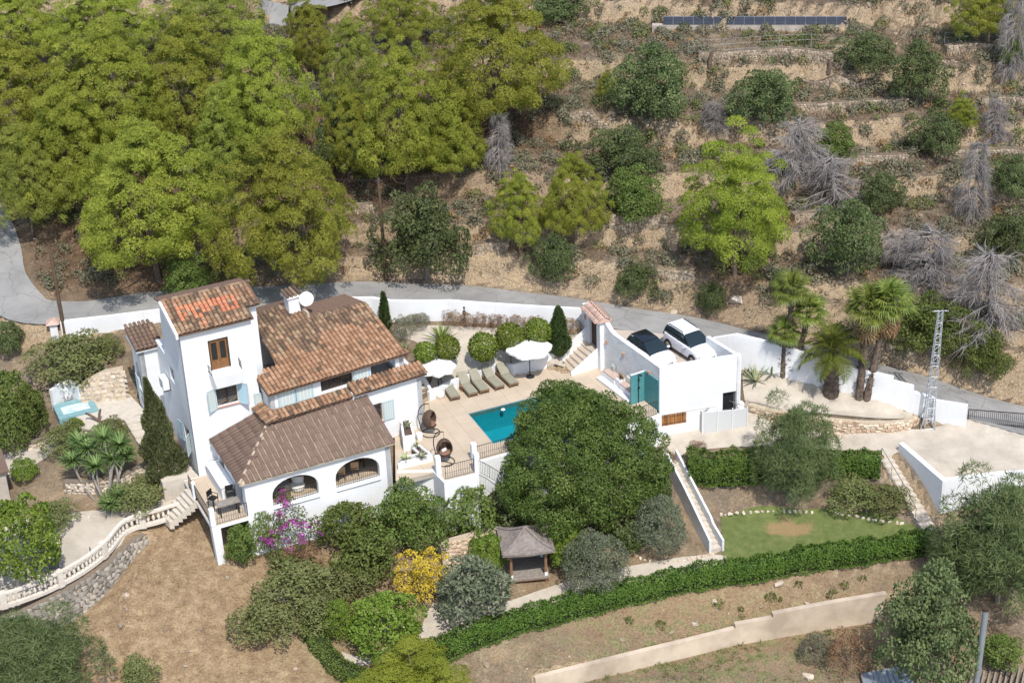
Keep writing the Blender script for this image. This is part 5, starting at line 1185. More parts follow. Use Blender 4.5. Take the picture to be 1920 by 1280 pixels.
P1('olive', 'clipped_olive', 'grey green ball shaped bush right of the gazebo', 1115, 1108, 1003, 122); P1('olive', 'clipped_olive', 'grey green ball shaped bush left of the white stairway', 1238, 1040, 933, 98)
P1('citrus', 'orange_tree', 'bright green citrus bush beside the gravel path loop', 730, 1228, 1117, 142); P1('citrus', 'orange_tree', 'smaller citrus bush left of the bright one', 641, 1200, 1128, 62)
P1('yellow', 'yellow_bush', 'bush with bright yellow leaves below the porch', 795, 1128, 1034, 106); P1('loquat', 'loquat_tree', 'loquat with long grey green leaves left of the gazebo', 890, 1158, 1046, 142)
P1('citrus', 'leafy_bush', 'green bush behind the left side of the gazebo', 915, 1078, 1003, 74); P1('citrus', 'leafy_bush', 'green bush behind the right side of the gazebo', 1062, 1062, 984, 84)
P1('oak2', 'oleander_bush', 'big dark oleander with few pink flowers under the planter wall', 772, 1036, 908, 150); P1('shrub0', 'leafy_bush', 'yellowish green bush below the deck railing', 880, 1008, 912, 118)
P1('shrub0', 'leafy_bush', 'green bush under the right porch arch', 655, 1020, 945, 120); P1('shrub3', 'leafy_bush', 'dark bush under the deck wall left of the big tree', 962, 1000, 915, 110)
P1('shrub3', 'leafy_bush', 'dark bush at the foot of the big tree on its left', 1030, 1010, 945, 90); P1('shrub3', 'leafy_bush', 'dark bush at the foot of the big tree on its right', 1165, 1015, 950, 100); P1('shrub3', 'leafy_bush', 'dark bush with red flowers left of the stairway wall', 1228, 960, 868, 70)
P1('shrub0', 'leafy_bush', 'sage coloured bush right of the bougainvillea', 690, 1090, 1000, 120)
for q in ((560, 1122, 1058, 150, 'olive green shrub mass right of the white terrace post'), (500, 1192, 1130, 125, 'low shrub at the edge of the dry field'), (600, 1180, 1122, 105, 'low shrub between dry field and citrus bush'), (650, 1122, 1068, 105, 'olive green shrub below the sage coloured bush'), (575, 1072, 1022, 80, 'rusty dry shrub below the bougainvillea'), (535, 1150, 1100, 70, 'pale dry shrub in front of the olive green mass'), (455, 1060, 985, 60, 'small bush behind the white terrace post'), (490, 1030, 950, 70, 'green climber at the foot of the porch corner')): P1('rust' if q[0] == 575 else 'shrub2' if q[0] == 535 else 'shrub0' if q[0] in (610, 490, 455) else 'shrub1', 'wild_shrub', q[4], *q[:4])
for q in ((135, 712, 632, 150, 'rounded yellow green bush below the left white wall'), (28, 800, 700, 110, 'dense bush at the left edge beside the jacuzzi'), (66, 818, 722, 66, 'bush hiding the left side of the jacuzzi'), (25, 850, 760, 80, 'dark bush at the left edge above the gravel path'), (205, 668, 632, 60, 'small olive bush below the wall next to the annex')): P1('shrub1' if q[0] in (135, 205) else 'shrub0', 'garden_shrub', q[4], *q[:4])
P1('citrus', 'garden_shrub', 'small bright green bush in front of the jacuzzi', 143, 812, 785, 38); P1('shrub1', 'garden_shrub', 'low rounded olive brown bush left of the steps', 208, 832, 788, 74); P1('shrub1', 'garden_shrub', 'brownish low bush behind the yucca', 120, 850, 800, 80)
P1('citrus', 'garden_shrub', 'small round bush at the left by the grey shed', 48, 900, 862, 52); P1('shrub1', 'garden_shrub', 'brownish bush above the white gravel terrace', 105, 990, 942, 84); P1('shrub1', 'garden_shrub', 'low ground cover bush beside the steps below the juniper', 262, 950, 905, 110); P1('shrub1', 'garden_shrub', 'small bush in the dry field near the bottom edge', 265, 1290, 1235, 72)
P1('citrus', 'mulberry_tree', 'bright yellow green tree on the white gravel terrace', 48, 1085, 942, 158, 'tree'); P1('shrub3', 'garden_shrub', 'cactus like bush at the left edge beside the road', 20, 668, 606, 62)
P1('rust', 'garden_shrub', 'rusty dry bush beside the lower concrete wall', 1590, 1258, 1188, 95); P1('shrub2', 'garden_shrub', 'grey dry bush left of the rusty one', 1530, 1235, 1190, 70)
for q in ((1596, 952, 902, 96, 'brownish ground cover on the bank left part above the lawn'), (1662, 958, 912, 88, 'brownish ground cover on the bank beside the stone path')): P1('shrub1', 'ground_cover', q[4], *q[:4])
P1('rust', 'garden_shrub', 'small dry bush at the top of the white stairway', 1258, 872, 848, 34); P1('rust', 'garden_shrub', 'small reddish bush left of the upper hedge', 1308, 845, 828, 36); P1('shrub0', 'garden_shrub', 'green bush near the metal pipe at the bottom right', 1872, 1245, 1195, 90)
P1('shrub0', 'garden_shrub', 'round bush in the shade right of the gazebo bushes', 1185, 1030, 985, 66)
# back garden
def ball_tree(px, py_base, py_c, wpx, label, z=None):
    b = ground(px, py_base) if z is None else U(px, py_base, z); hc = hgt(b, px, py_c); r = wpx*mpp(b)/2; o = thing('topiary_tree', label, 'topiary', b, 'clipped ball trees behind the loungers')
    rng = np.random.default_rng(int(px)); n = int(2600*r*r*1.6); d = rdir(n, rng); p = d*r*rng.uniform(.86, 1.03, (n, 1))+np.array([0, 0, hc]); nm = unit(d+.5*rdir(n, rng)); ax = unit(np.cross(nm, rdir(n, rng))+.3*d)
    me = leaf_mesh('ball', [leaf_quads(p, ax, nm, .13*rng.uniform(.7, 1.3, n), .085*rng.uniform(.7, 1.3, n))], TOPI, rng); link('foliage', me, o)
    MB().tube([b+[0, 0, -.2], b+[.02, 0, hc*.5], b+[0, 0, hc]], [.06, .05, .045], 6).build('trunk', GBARK, o); return o
ball_tree(908, 700, 650, 54, 'clipped ball tree on a trunk nearest the sun loungers'); ball_tree(958, 685, 632, 54, 'clipped ball tree behind the left rim of the large parasol'); ball_tree(1010, 678, 622, 50, 'clipped ball tree left of the small cypress'); ball_tree(842, 702, 652, 46, 'clipped ball tree above the second lounger'); ball_tree(800, 706, 661, 40, 'clipped ball tree beside the villa eave')
def cypress(px, py, ty, wpx, label, mat, name='cypress', lean=0):
    b = ground(px, py); H = hgt(b, px, ty); W_ = wpx*mpp(b); rng = np.random.default_rng(int(px)+3); o = thing(name, label, 'tree', b); n = int(2300*H*W_); t = rng.uniform(0, 1, n)**1.15; a = rng.uniform(0, 6.283, n)
    rr = W_/2*np.minimum(1, (1-t)**(.95 if lean else .62)*1.25)*np.minimum(1, .55+3*t)*(1+(.3 if lean else .13)*np.sin(3*a+9*t)+(.25 if lean else .1)*np.sin(4*a-17*t))*rng.uniform(.75, 1.05, n); p = np.stack([rr*np.cos(a)+lean*t*t, rr*np.sin(a), t*H], 1)
    d = unit(np.stack([np.cos(a), np.sin(a), np.full(n, .5)], 1)); nm = unit(d+.5*rdir(n, rng)); ax = unit(np.array([0, 0, 1.])+.6*d+.4*rdir(n, rng))
    link('foliage', leaf_mesh('cyp', [leaf_quads(p, ax, nm, .20*rng.uniform(.6, 1.3, n), .085*rng.uniform(.6, 1.3, n))], mat, rng), o); MB().tube([b+[0, 0, -.2], b+[0, 0, H*.8]], [.07, .02], 6).build('trunk', GBARK, o); return o
cypress(1049, 665, 578, 36, 'small dense cypress beside the entrance steps', DKCON); cypress(724, 625, 551, 19, 'thin pointed cypress behind the villa roof', DKCON); cypress(314, 906, 712, 64, 'shaggy juniper column beside the tower wall', JUNI, 'juniper', -.35)
P1('shrub2', 'garden_shrub', 'round grey bush behind the villa beside the thin cypress', 752, 642, 592, 38); P1('shrub2', 'garden_shrub', 'low grey bush at the foot of the white road wall', 782, 614, 588, 52)
for i, (x, y, w_) in enumerate(((848, 612, 36), (875, 614, 40), (905, 616, 38), (935, 618, 40), (968, 618, 40), (1000, 620, 40), (1070, 624, 44))):
    P1('rust', 'lavender_bush', ('leftmost', 'second', 'third', 'fourth', 'fifth', 'sixth', 'rightmost')[i]+' dry reddish brown lavender bush along the road wall', x, y, y-28, w_, group='lavender row along the road wall')
# hedges
def hedge(label, pts, w_, h, mat=None, name='hedge', leaf=.115, dens=300):
    mat = mat or HEDGE; pts = dense([np.array(p, float) for p in pts], .4); rng = np.random.default_rng(len(pts)+int(abs(pts[0][0])*10)); o = thing(name, label, 'hedge', pts[0])
    seg = np.linalg.norm(np.diff(pts[:, :2], axis=0), axis=1); L = seg.sum(); n = int(L*(2*h+w_+.6)*dens); cum = np.concatenate([[0], np.cumsum(seg)]); s = rng.uniform(0, L, n); i = np.clip(np.searchsorted(cum, s)-1, 0, len(pts)-2); f = (s-cum[i])/seg[i]
    c = pts[i]+(pts[i+1]-pts[i])*f[:, None]; t = pts[i+1]-pts[i]; t[:, 2] = 0; t = unit(t); nn = np.stack([-t[:, 1], t[:, 0], np.zeros(n)], 1); a = rng.uniform(-.25, math.pi+.25, n)
    wob = 1+.10*np.sin(s*2.1)+.08*np.sin(s*5.3+1)+.06*np.sin(s*11+a*3); k = 4; cx = np.sign(np.cos(a))*np.abs(np.cos(a))**(2/k)*w_/2*wob; cz = (1+.05*np.sin(s*.9)+.04*np.sin(s*2.3+1))*np.maximum(.02, np.sign(np.sin(a))*np.abs(np.sin(a))**(2/k))*h*(1+.07*np.sin(s*3.3)+.06*np.sin(s*7.7))
    rad = rng.uniform(.86, 1.05, n); p = c+nn*(cx*rad)[:, None]; p[:, 2] += cz*rad; d = unit(nn*np.cos(a)[:, None]+np.array([0, 0, 1.])*np.sin(a)[:, None]+.15); nm = unit(d+.55*rdir(n, rng)); ax = unit(np.cross(nm, rdir(n, rng))+.4*np.array([0, 0, 1.])+.2*d)
    tone = .5+.16*np.sin(s*1.3)*np.sin(s*3.1+a)+rng.normal(0, .2, n)
    co_, fc = leaf_quads(p-pts[0], ax, nm, leaf*rng.uniform(.7, 1.5, n), leaf*.6*rng.uniform(.7, 1.3, n)); link('foliage', leaf_mesh('hedge', [(co_, fc)], mat, rng, tone), o)
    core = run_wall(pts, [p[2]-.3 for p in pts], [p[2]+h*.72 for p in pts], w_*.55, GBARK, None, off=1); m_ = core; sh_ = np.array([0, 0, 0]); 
    nn0 = np.array([-(pts[-1]-pts[0])[1], (pts[-1]-pts[0])[0], 0]); nn0 /= np.linalg.norm(nn0); m_.v = [tuple(np.array(q)-nn0*w_*.275) for q in m_.v]; m_.build('stems', plain('dark_hedge_stems', (.03, .045, .015), .95) if 'dark_hedge_stems' not in MATS else MATS['dark_hedge_stems'], o)  # added solid core, dark green so the leaf shell isn't see-through
    return o
G = lambda *q: [ground(x, y) for x, y in q]
hedge('long clipped hedge along the edge of the lower garden', G((805, 1245), (860, 1218), (930, 1190), (1000, 1170), (1080, 1150), (1160, 1128), (1240, 1110), (1330, 1092), (1430, 1078), (1530, 1060), (1640, 1045), (1745, 1028)), 1.05, 1.15)
hedge('thick clipped hedge on the bank left of the feathery tree', G((1288, 893), (1340, 897), (1400, 893), (1430, 890)), 1.7, 1.5); hedge('clipped hedge on the bank right of the feathery tree', G((1530, 885), (1580, 882), (1650, 884)), 1.3, 1.1)
hedge('low hedge curving round the gravel path loop at the bottom', G((580, 1185), (600, 1215), (625, 1250), (660, 1275), (720, 1290)), .9, .8, BUSH)
# bougainvillea
b = ground(520, 1060); o = thing('bougainvillea', 'purple flowering bougainvillea climbing the porch wall', 'bush', b); rng = np.random.default_rng(77)
cs = np.array([U(520, 1040, -2.2), U(515, 1015, -1.6), U(530, 990, -1.0), U(525, 965, -.5), U(540, 940, -.1), U(530, 925, .2), U(550, 985, -.8), U(560, 1010, -1.3), U(505, 1000, -1.2), U(585, 985, -.9), U(600, 978, -.8), U(620, 968, -.6), U(545, 1050, -2.2), U(560, 960, -.4)]); cs = cs-np.array([0, .25, 0])-b
pt, tn = puff_cloud(rng, cs, rng.uniform(.45, .7, len(cs)), 520, .13, .08, .9, .35); link('foliage', leaf_mesh('boug_leaf', pt, BUSH, rng, tn), o)
fc_ = np.repeat(cs, 3, 0)[list(range(1, 42))[4:30]]+rng.normal(0, .24, (26, 3))+np.array([0, -.32, .22]); pt, tn = puff_cloud(rng, fc_, rng.uniform(.15, .32, 26), 560, .11, .09, .9, .5); link('flowers', leaf_mesh('boug_flower', pt, BOUG, rng, tn), o)['kind'] = 'stuff'
MB().tube([b+[0, 0, -.1], b+cs[3], b+cs[5]], [.05, .04, .02], 5).build('stem', GBARK, o)
# ---- spiky plants
def rosette(n, L, wd, rng, up=.5, droop=.35, curl=3):
    """sword leaves bent in three pieces, around the origin"""
    P_, F_, k = [], [], 0
    for i in range(n):
        a = rng.uniform(0, 6.283); e = rng.uniform(up-.45, up+.55); l = L*rng.uniform(.75, 1.15); d = np.array([math.cos(a)*math.cos(e), math.sin(a)*math.cos(e), math.sin(e)]); s = np.array([-math.sin(a), math.cos(a), 0]); p = np.zeros(3); pts = [p]
        for j in range(curl): d = unit(d+np.array([0, 0, -droop*rng.uniform(.5, 1.2)/curl*2*(j > 0)])); p = p+d*l/curl; pts.append(p)
        for j in range(curl):
            w0 = wd*(1-.15*j) if j < curl-1 else wd*.7; w1 = wd*(1-.15*(j+1)) if j < curl-2 else (wd*.7 if j == curl-2 else .002); P_ += [pts[j]-s*w0/2, pts[j]+s*w0/2, pts[j+1]+s*w1/2, pts[j+1]-s*w1/2]; F_.append((k, k+1, k+2, k+3)); k += 4
    return np.array(P_), np.array(F_)
def agave(px, py, L, label, mat=AGAVE, z=None, n=26, wd=.13, name='agave', up=.75, cat='agave'):
    b = ground(px, py) if z is None else U(px, py, z); rng = np.random.default_rng(int(px*7+py)); o = thing(name, label, cat, b); c, f = rosette(n, L, wd, rng, up, .25); link('leaves', leaf_mesh('agave', [(c, f)], mat, rng), o); MB().lathe(b+[0, 0, -.05], [(.12, 0), (.10, .12), (0, .15)], 7).build('stem', GBARK, o)
agave(1417, 716, 1.15, 'large striped agave on the gravel beside the car park block'); agave(1446, 704, .95, 'blue grey agave behind the striped one'); agave(1400, 700, .5, 'small dry agave against the car park wall')
agave(762, 800, .5, 'agave in the tall narrow planter', z=.8, n=22, wd=.1); agave(760, 862, .5, 'agave at the front left of the low planter', z=.4, n=24, wd=.1); agave(790, 858, .42, 'agave at the front right of the low planter', z=.4, n=22, wd=.1); agave(781, 838, .38, 'yellowish plant at the back of the low planter', YUCCA, .4, 18, .06)
agave(201, 722, 1.2, 'tall banana like plant against the rockery beside the annex', YUCCA, None, 18, .2, 'strelitzia', 1.1, 'plant'); agave(222, 725, .8, 'yellowish spiky plant at the foot of the rockery', YUCCA, None, 20, .08, 'yucca', .8, 'plant'); agave(186, 728, .7, 'yellow spiky plant left of the banana like one', YUCCA, None, 18, .08, 'yucca', .8, 'plant')
agave(828, 642, 1.3, 'fan palm bush among the ball trees', PALMG, None, 60, .10, 'palm_bush', .7, 'plant'); agave(757, 665, .8, 'yellow green spiky plant beside the main roof verge', YUCCA, None, 26, .09, 'yucca', .8, 'plant')
pb_ = WP(3.55, .32, .62); o = thing('bench_plant', 'small reddish plant in the box between the bench seats', 'plant', pb_); rng = np.random.default_rng(5); c, f = rosette(40, .4, .05, rng, .8, .4); link('leaves', leaf_mesh('bp', [(c, f)], RUST, rng), o); MB().lathe(pb_, [(.1, -.03), (.12, .05), (0, .06)], 8).build('soil', MATS['potting_soil'], o)
# yucca tree
b = ground(208, 955); o = thing('yucca_tree', 'branching yucca tree with spiky heads below the steps', 'tree', b); mb = MB(); rng = np.random.default_rng(9); heads = [(135, 865, .9), (165, 842, 1.4), (195, 822, 1.9), (225, 835, 1.7), (235, 855, 1.2), (180, 875, .8), (212, 862, 1.1), (150, 830, 1.5), (205, 945, -.4), (222, 930, -.2)]; prt = []
for x, y, z in heads:
    q = U(x, y, z); q = np.array([q[0], b[1]+(q[1]-b[1])*.35, z]) if False else q
    branchy(mb, b+[0, 0, -.2], q, .10, .06, rng, .08, 5); c, f = rosette(130, .95 if y < 900 else .8, .075, rng, .45, .3); prt.append((c+q-b, f))
mb.build('trunk', GBARK, o, True); link('leaves', leaf_mesh('yucca', prt, YUCCA, rng), o)
# palms
def fan_frond(rng, L, n=22):
    """a fan: petiole and radiating blades (local: grows along +x, z up)"""
    P_, F_, k = [], [], 0; pet = L*.45; P_ += [(0, -.02, 0), (0, .02, 0), (pet, .012, .06*L), (pet, -.012, .06*L)]; F_.append((0, 1, 2, 3)); k = 4
    for i in range(n):
        a = (i/(n-1)-.5)*3.6; l = L*.62*(1-.25*abs(a)/1.8)*rng.uniform(.9, 1.1); d = np.array([math.cos(a), math.sin(a), 0.]); o_ = np.array([pet, 0, .06*L]); s = np.array([-d[1], d[0], 0])*.026*L; m = o_+d*l*.6+[0, 0, .02]; e = o_+d*l+[0, 0, -.28*l*rng.uniform(.6, 1.4)]
        P_ += [o_-s*.25, o_+s*.25, m+s, m-s, m-s, m+s, e+s*.1, e-s*.1]; F_ += [(k, k+1, k+2, k+3), (k+4, k+5, k+6, k+7)]; k += 8
    return np.array([np.array(p, float) for p in P_]), np.array(F_)
def feather_frond(rng, L, n=26):
    P_, F_, k = [], [], 0
    def mid(t): return np.array([L*t*(1-.18*t), 0, .28*L*math.sin(t*2.2)-.42*L*t*t])
    for j in range(6):
        a, b = mid(j/6), mid((j+1)/6); P_ += [a+[0, -.02, 0], a+[0, .02, 0], b+[0, .014, 0], b+[0, -.014, 0]]; F_.append((k, k+1, k+2, k+3)); k += 4
    for i in range(n):
        t = .15+.85*i/n; c = mid(t); l = L*.24*math.sin(min(1, t*1.15)*math.pi*.92)+.1
        for s in (-1, 1):
            e = c+np.array([l*.55, s*l, -.25*l*rng.uniform(.5, 1.4)]); w_ = np.array([.045, 0, 0]); P_ += [c-w_*.4, c+w_*.4, (c+e)/2+w_, e]; F_.append((k, k+1, k+2, k+3)); k += 4
    return np.array(P_), np.array(F_)
def place_frond(c, f, az, el, roll=0):
    ca, sa, ce, se = math.cos(az), math.sin(az), math.cos(el), math.sin(el); M = np.array([[ca*ce, -sa, -ca*se], [sa*ce, ca, -sa*se], [se, 0, ce]]); return c@M.T
def palm(label, px, py, ty, kind, n, L, r, skirt=False, base=None, lean=(0, 0)):
    b = ground(px, py) if base is None else base; H = hgt(b, px, ty); rng = np.random.default_rng(int(px*3+py)); o = thing('palm_tree', label, 'palm', b); top = b+np.array([lean[0], lean[1], H])
    m = 14; pts = [b+(top-b)*k/m+np.array([0, 0, -.15*(k == 0)]) for k in range(m+1)]; tr = MB().tube(pts, [r*(1.25-.35*k/m)*(1+.12*(k % 2)) for k in range(m+1)], 9).build('trunk', BARK, o)
    bo, bf = [], []                                    # cut leaf bases on the trunk
    for k in range(int(H*26)):
        t = rng.uniform(.02, .95); a = rng.uniform(0, 6.283); rr = r*(1.2-.33*t); d = np.array([math.cos(a), math.sin(a), 0]); p = b+(top-b)*t+d*rr*.95-b; bo.append(p); bf.append(unit(d+np.array([0, 0, .9])))
    bo, bf = np.array(bo), np.array(bf); link('leaf_bases', leaf_mesh('boots', [leaf_quads(bo, bf, bf*[1, 1, -1], np.full(len(bo), .26), np.full(len(bo), .15))], GBARK, rng), o)['kind'] = 'stuff'
    prt = []
    for i in range(n):
        az = i*2.399+rng.uniform(-.2, .2); el = 1.35-(1.6 if skirt else 2.0)*(i/n)**.9+rng.uniform(-.12, .12); c, f = (fan_frond(rng, L*rng.uniform(.85, 1.1)) if kind == 'fan' else feather_frond(rng, L*rng.uniform(.85, 1.1))); prt.append((place_frond(c, f, az, el)+top-b, f))
    link('fronds', leaf_mesh('fronds', prt, PALMG, rng), o)
    if skirt:
        prt = []
        for i in range(40): c, f = fan_frond(rng, L*rng.uniform(.8, 1.05), 14); prt.append((place_frond(c, f, rng.uniform(0, 6.283), rng.uniform(-1.45, -1.05))+top-b-[0, 0, rng.uniform(.1, .55)], f))
        link('dry_skirt', leaf_mesh('skirt', prt, DRYF, rng), o)
    return o
bp_ = ground(1618, 748)
palm('left stem of the tall twin fan palm with a brown dry skirt', 1612, 750, 585, 'fan', 24, 1.75, .19, True, ground(1610, 748), (.35, .3)); palm('right stem of the tall twin fan palm with a brown dry skirt', 1626, 748, 580, 'fan', 24, 1.75, .18, True, ground(1624, 750), (1.0, .5))
palm('short stout date palm left of the tall twin palm', 1558, 740, 662, 'feather', 34, 2.5, .36)
palm('fan palm against the wall, tallest of the left palm cluster', 1478, 700, 545, 'fan', 22, 1.35, .15, False, ground(1478, 698)); palm('fan palm at the right of the left palm cluster', 1496, 704, 590, 'fan', 20, 1.3, .15, False, ground(1490, 702), (.7, .2)); palm('lowest fan palm of the left palm cluster beside the orange fruits', 1470, 706, 625, 'fan', 20, 1.2, .15, False, ground(1468, 704))
b = U(1483, 664, 1.3); mb = MB(); rng = np.random.default_rng(4)
for k in range(26): p = b+rng.normal(0, .14, 3)*[1, 1, 1.2]; mb.lathe(p, [(0, -.06), (.06, -.02), (.06, .03), (0, .06)], 5)
mb.solo('palm_fruit', plain('orange_dates', (.75, .33, .02), .6), 'hanging cluster of orange palm fruits', 'fruit', b, smooth=True)
# ---- loose ground plants
def scatter_px(n, polys, rng):
    out = []
    while len(out) < n:
        q = polys[rng.integers(len(polys))]; x0, x1, y0, y1 = q; out.append((rng.uniform(x0, x1), rng.uniform(y0, y1)))
    return out
def scatter_xy(n, x0, x1, y0, y1, rng, test): 
    xy = np.stack([rng.uniform(x0, x1, n), rng.uniform(y0, y1, n)], 1); return xy[test(xy)]
rng = np.random.default_rng(21)
def on_hill(xy): d, z, s = road_near(xy); return (s > 0) & (d > 2.3)
def tufts(name, label, xy, blades, L, wd, mat, rng, up=.9, spread=.1):
    z = land(xy); n = len(xy); c = np.repeat(np.column_stack([xy, z]), blades, 0); m = len(c); a = rng.uniform(0, 6.283, m); e = rng.normal(up, .3, m); d = np.stack([np.cos(a)*np.cos(e), np.sin(a)*np.cos(e), np.sin(e)], 1); c = c+np.stack([np.cos(a), np.sin(a), np.zeros(m)], 1)*rng.uniform(0, spread, (m, 1))
    s = np.repeat(rng.uniform(.6, 1.5, n), blades); co_, f = leaf_quads(c, d, rdir(m, rng), L*s*rng.uniform(.6, 1.2, m), wd*s); tone = np.clip(np.repeat(rng.random(n), blades)*.7+.3*rng.random(m), 0, 1); setp(link(name, leaf_mesh(name, [(co_, f)], mat, rng, tone)), label=label, cat='ground cover', kind='stuff')
tufts('dry_grass', 'dry straw coloured grass tufts over the terraced slope', scatter_xy(24000, -40, 40, -12, 36, rng, on_hill), 6, .36, .042, HILLG, rng, .85, .25)
def low(xy): return (land(xy) < -2.3) & (land(xy) > -9.5) & (xy[:, 0] < 40)
FP = [ground(*q)[:2] for q in ((290, 1040), (400, 1060), (470, 1080), (520, 1200), (600, 1290), (200, 1330), (120, 1230), (220, 1150))]; FP2 = [ground(*q)[:2] for q in ((860, 1260), (1100, 1190), (1400, 1110), (1640, 1075), (1720, 1060), (1640, 1110), (1440, 1150), (1200, 1220), (1020, 1275))]
tufts('field_straw', 'flattened dry straw on the open field and lower bank', scatter_xy(16000, -36, 30, -33, -10, rng, lambda xy: inpoly(xy, FP) | inpoly(xy, FP2)), 4, .26, .022, DRYG, rng, .35, .2)
FP3 = [ground(*q)[:2] for q in ((1080, 1275), (1300, 1215), (1480, 1165), (1560, 1180), (1560, 1290), (1150, 1310))]
tufts('green_weeds', 'patches of green weeds below the concrete wall', scatter_xy(5000, -5, 30, -34, -18, rng, lambda xy: inpoly(xy, FP3) & (hnoise(xy*1.7) > .0)), 7, .24, .035, SCRUBG, rng, .9, .12)
def clumps(name, label, xy, r0, r1, per, ln, wd, mat, rng):
    z = land(xy); rad = rng.uniform(r0, r1, len(xy)); cs = np.column_stack([xy, z+rad*.25]); p, t = puff_cloud(rng, cs, rad, per, ln, wd, .9, .6); setp(link(name, leaf_mesh(name, p, mat, rng, t)), label=label, cat='ground cover', kind='stuff')
clumps('grey_scrub', 'low grey dry scrub covering the terraced slope', scatter_xy(5000, -40, 40, -12, 38, rng, lambda xy: on_hill(xy) & (hnoise(xy*.8+3) > -.12)), .22, .60, 520, .20, .085, SCRUB, rng)
clumps('green_scrub', 'low olive green scrub tufts on the terraced slope', scatter_xy(1900, -40, 40, -12, 38, rng, lambda xy: on_hill(xy) & (hnoise(xy*.6+8) > .03)), .25, .65, 560, .16, .09, SCRUBG, rng)
clumps('dark_scrub', 'dark green dwarf oak scrub on the terraced slope', scatter_xy(420, -40, 40, -12, 38, rng, lambda xy: on_hill(xy) & (hnoise(xy*.5+1) > .0)), .3, .8, 460, .16, .10, OAK, rng)
clumps('rusty_scrub', 'small rusty brown dry plants on the terraced slope', scatter_xy(1500, -40, 40, -12, 38, rng, lambda xy: on_hill(xy) & (hnoise(xy*.7+5) > .0)), .18, .45, 620, .17, .08, RUST, rng)
clumps('bank_weeds', 'small green weeds dotted over the dry bank below the hedge', np.array([ground(*q)[:2] for q in ((1497, 1098), (1445, 1122), (1460, 1126), (1347, 1136), (1617, 1087), (1389, 1145), (1554, 1119), (1584, 1100), (1390, 1158), (1562, 1112), (1310, 1105), (1240, 1175), (1180, 1165))]), .18, .34, 700, .13, .08, BUSH, rng)
# ================================================================ STONEWORK
def rock_meshes(prefix, mat, n=6, flat=.55, seed=3):
    out = []; r = random.Random(seed)
    for i in range(n):
        bm = bmesh.new()
        for k in range(13):
            v = Vector((r.gauss(0, 1), r.gauss(0, 1), r.gauss(0, 1))).normalized(); v = Vector([math.copysign(abs(c)**.6, c) for c in v]); bm.verts.new((v.x*.5, v.y*.5*flat, v.z*.5))
        h = bmesh.ops.convex_hull(bm, input=bm.verts); bmesh.ops.delete(bm, geom=[g for g in h['geom_interior'] if isinstance(g, bmesh.types.BMVert)], context='VERTS')
        me = bpy.data.meshes.new(f'{prefix}_{i}'); bm.to_mesh(me); bm.free(); me.materials.append(mat); out.append(me)
    return out
def stonemat(name, cs, attr=False):
    m, t, b, o = nmat(name); p = coords(t, 'World'); src = N(t, 'ShaderNodeAttribute', attribute_name='lc').outputs['Fac'] if attr else t.nodes.new('ShaderNodeObjectInfo').outputs['Random']
    c = ramp(t, src, [(i/(len(cs)-1), x) for i, x in enumerate(cs)]); c = mix(t, 1, c, ramp(t, noise(t, p, 9, 3, .7), [(.3, (.75, .75, .75)), (.7, (1.15, 1.15, 1.15))]), 'MULTIPLY'); t.links.new(c, b.inputs['Base Color']); b.inputs['Roughness'].default_value = .92; return m
GREYST = [(.20, .18, .155), (.27, .245, .21), (.33, .30, .26), (.40, .36, .30)]; WARMST = [(.42, .29, .20), (.52, .39, .27), (.60, .48, .35), (.64, .55, .44)]; PALEST = [(.44, .37, .29), (.55, .47, .38), (.62, .55, .46), (.52, .42, .31)]; HILLST = [(.20, .16, .12), (.29, .23, .165), (.38, .305, .22), (.47, .39, .30)]
ROCKS = {k: rock_meshes(k, stonemat(k+'_stone', c), seed=i+3) for i, (k, c) in enumerate((('grey', GREYST), ('warm', WARMST), ('pale', PALEST), ('hill', HILLST)))}
ROCKS_S = {k: stonemat(k+'_stones', c, True) for k, c in (('grey', GREYST), ('warm', WARMST), ('pale', PALEST), ('hill', HILLST))}
STJ = plain('dusty_joint', (.22, .18, .14), .95, (.15, .12, .09), 8)
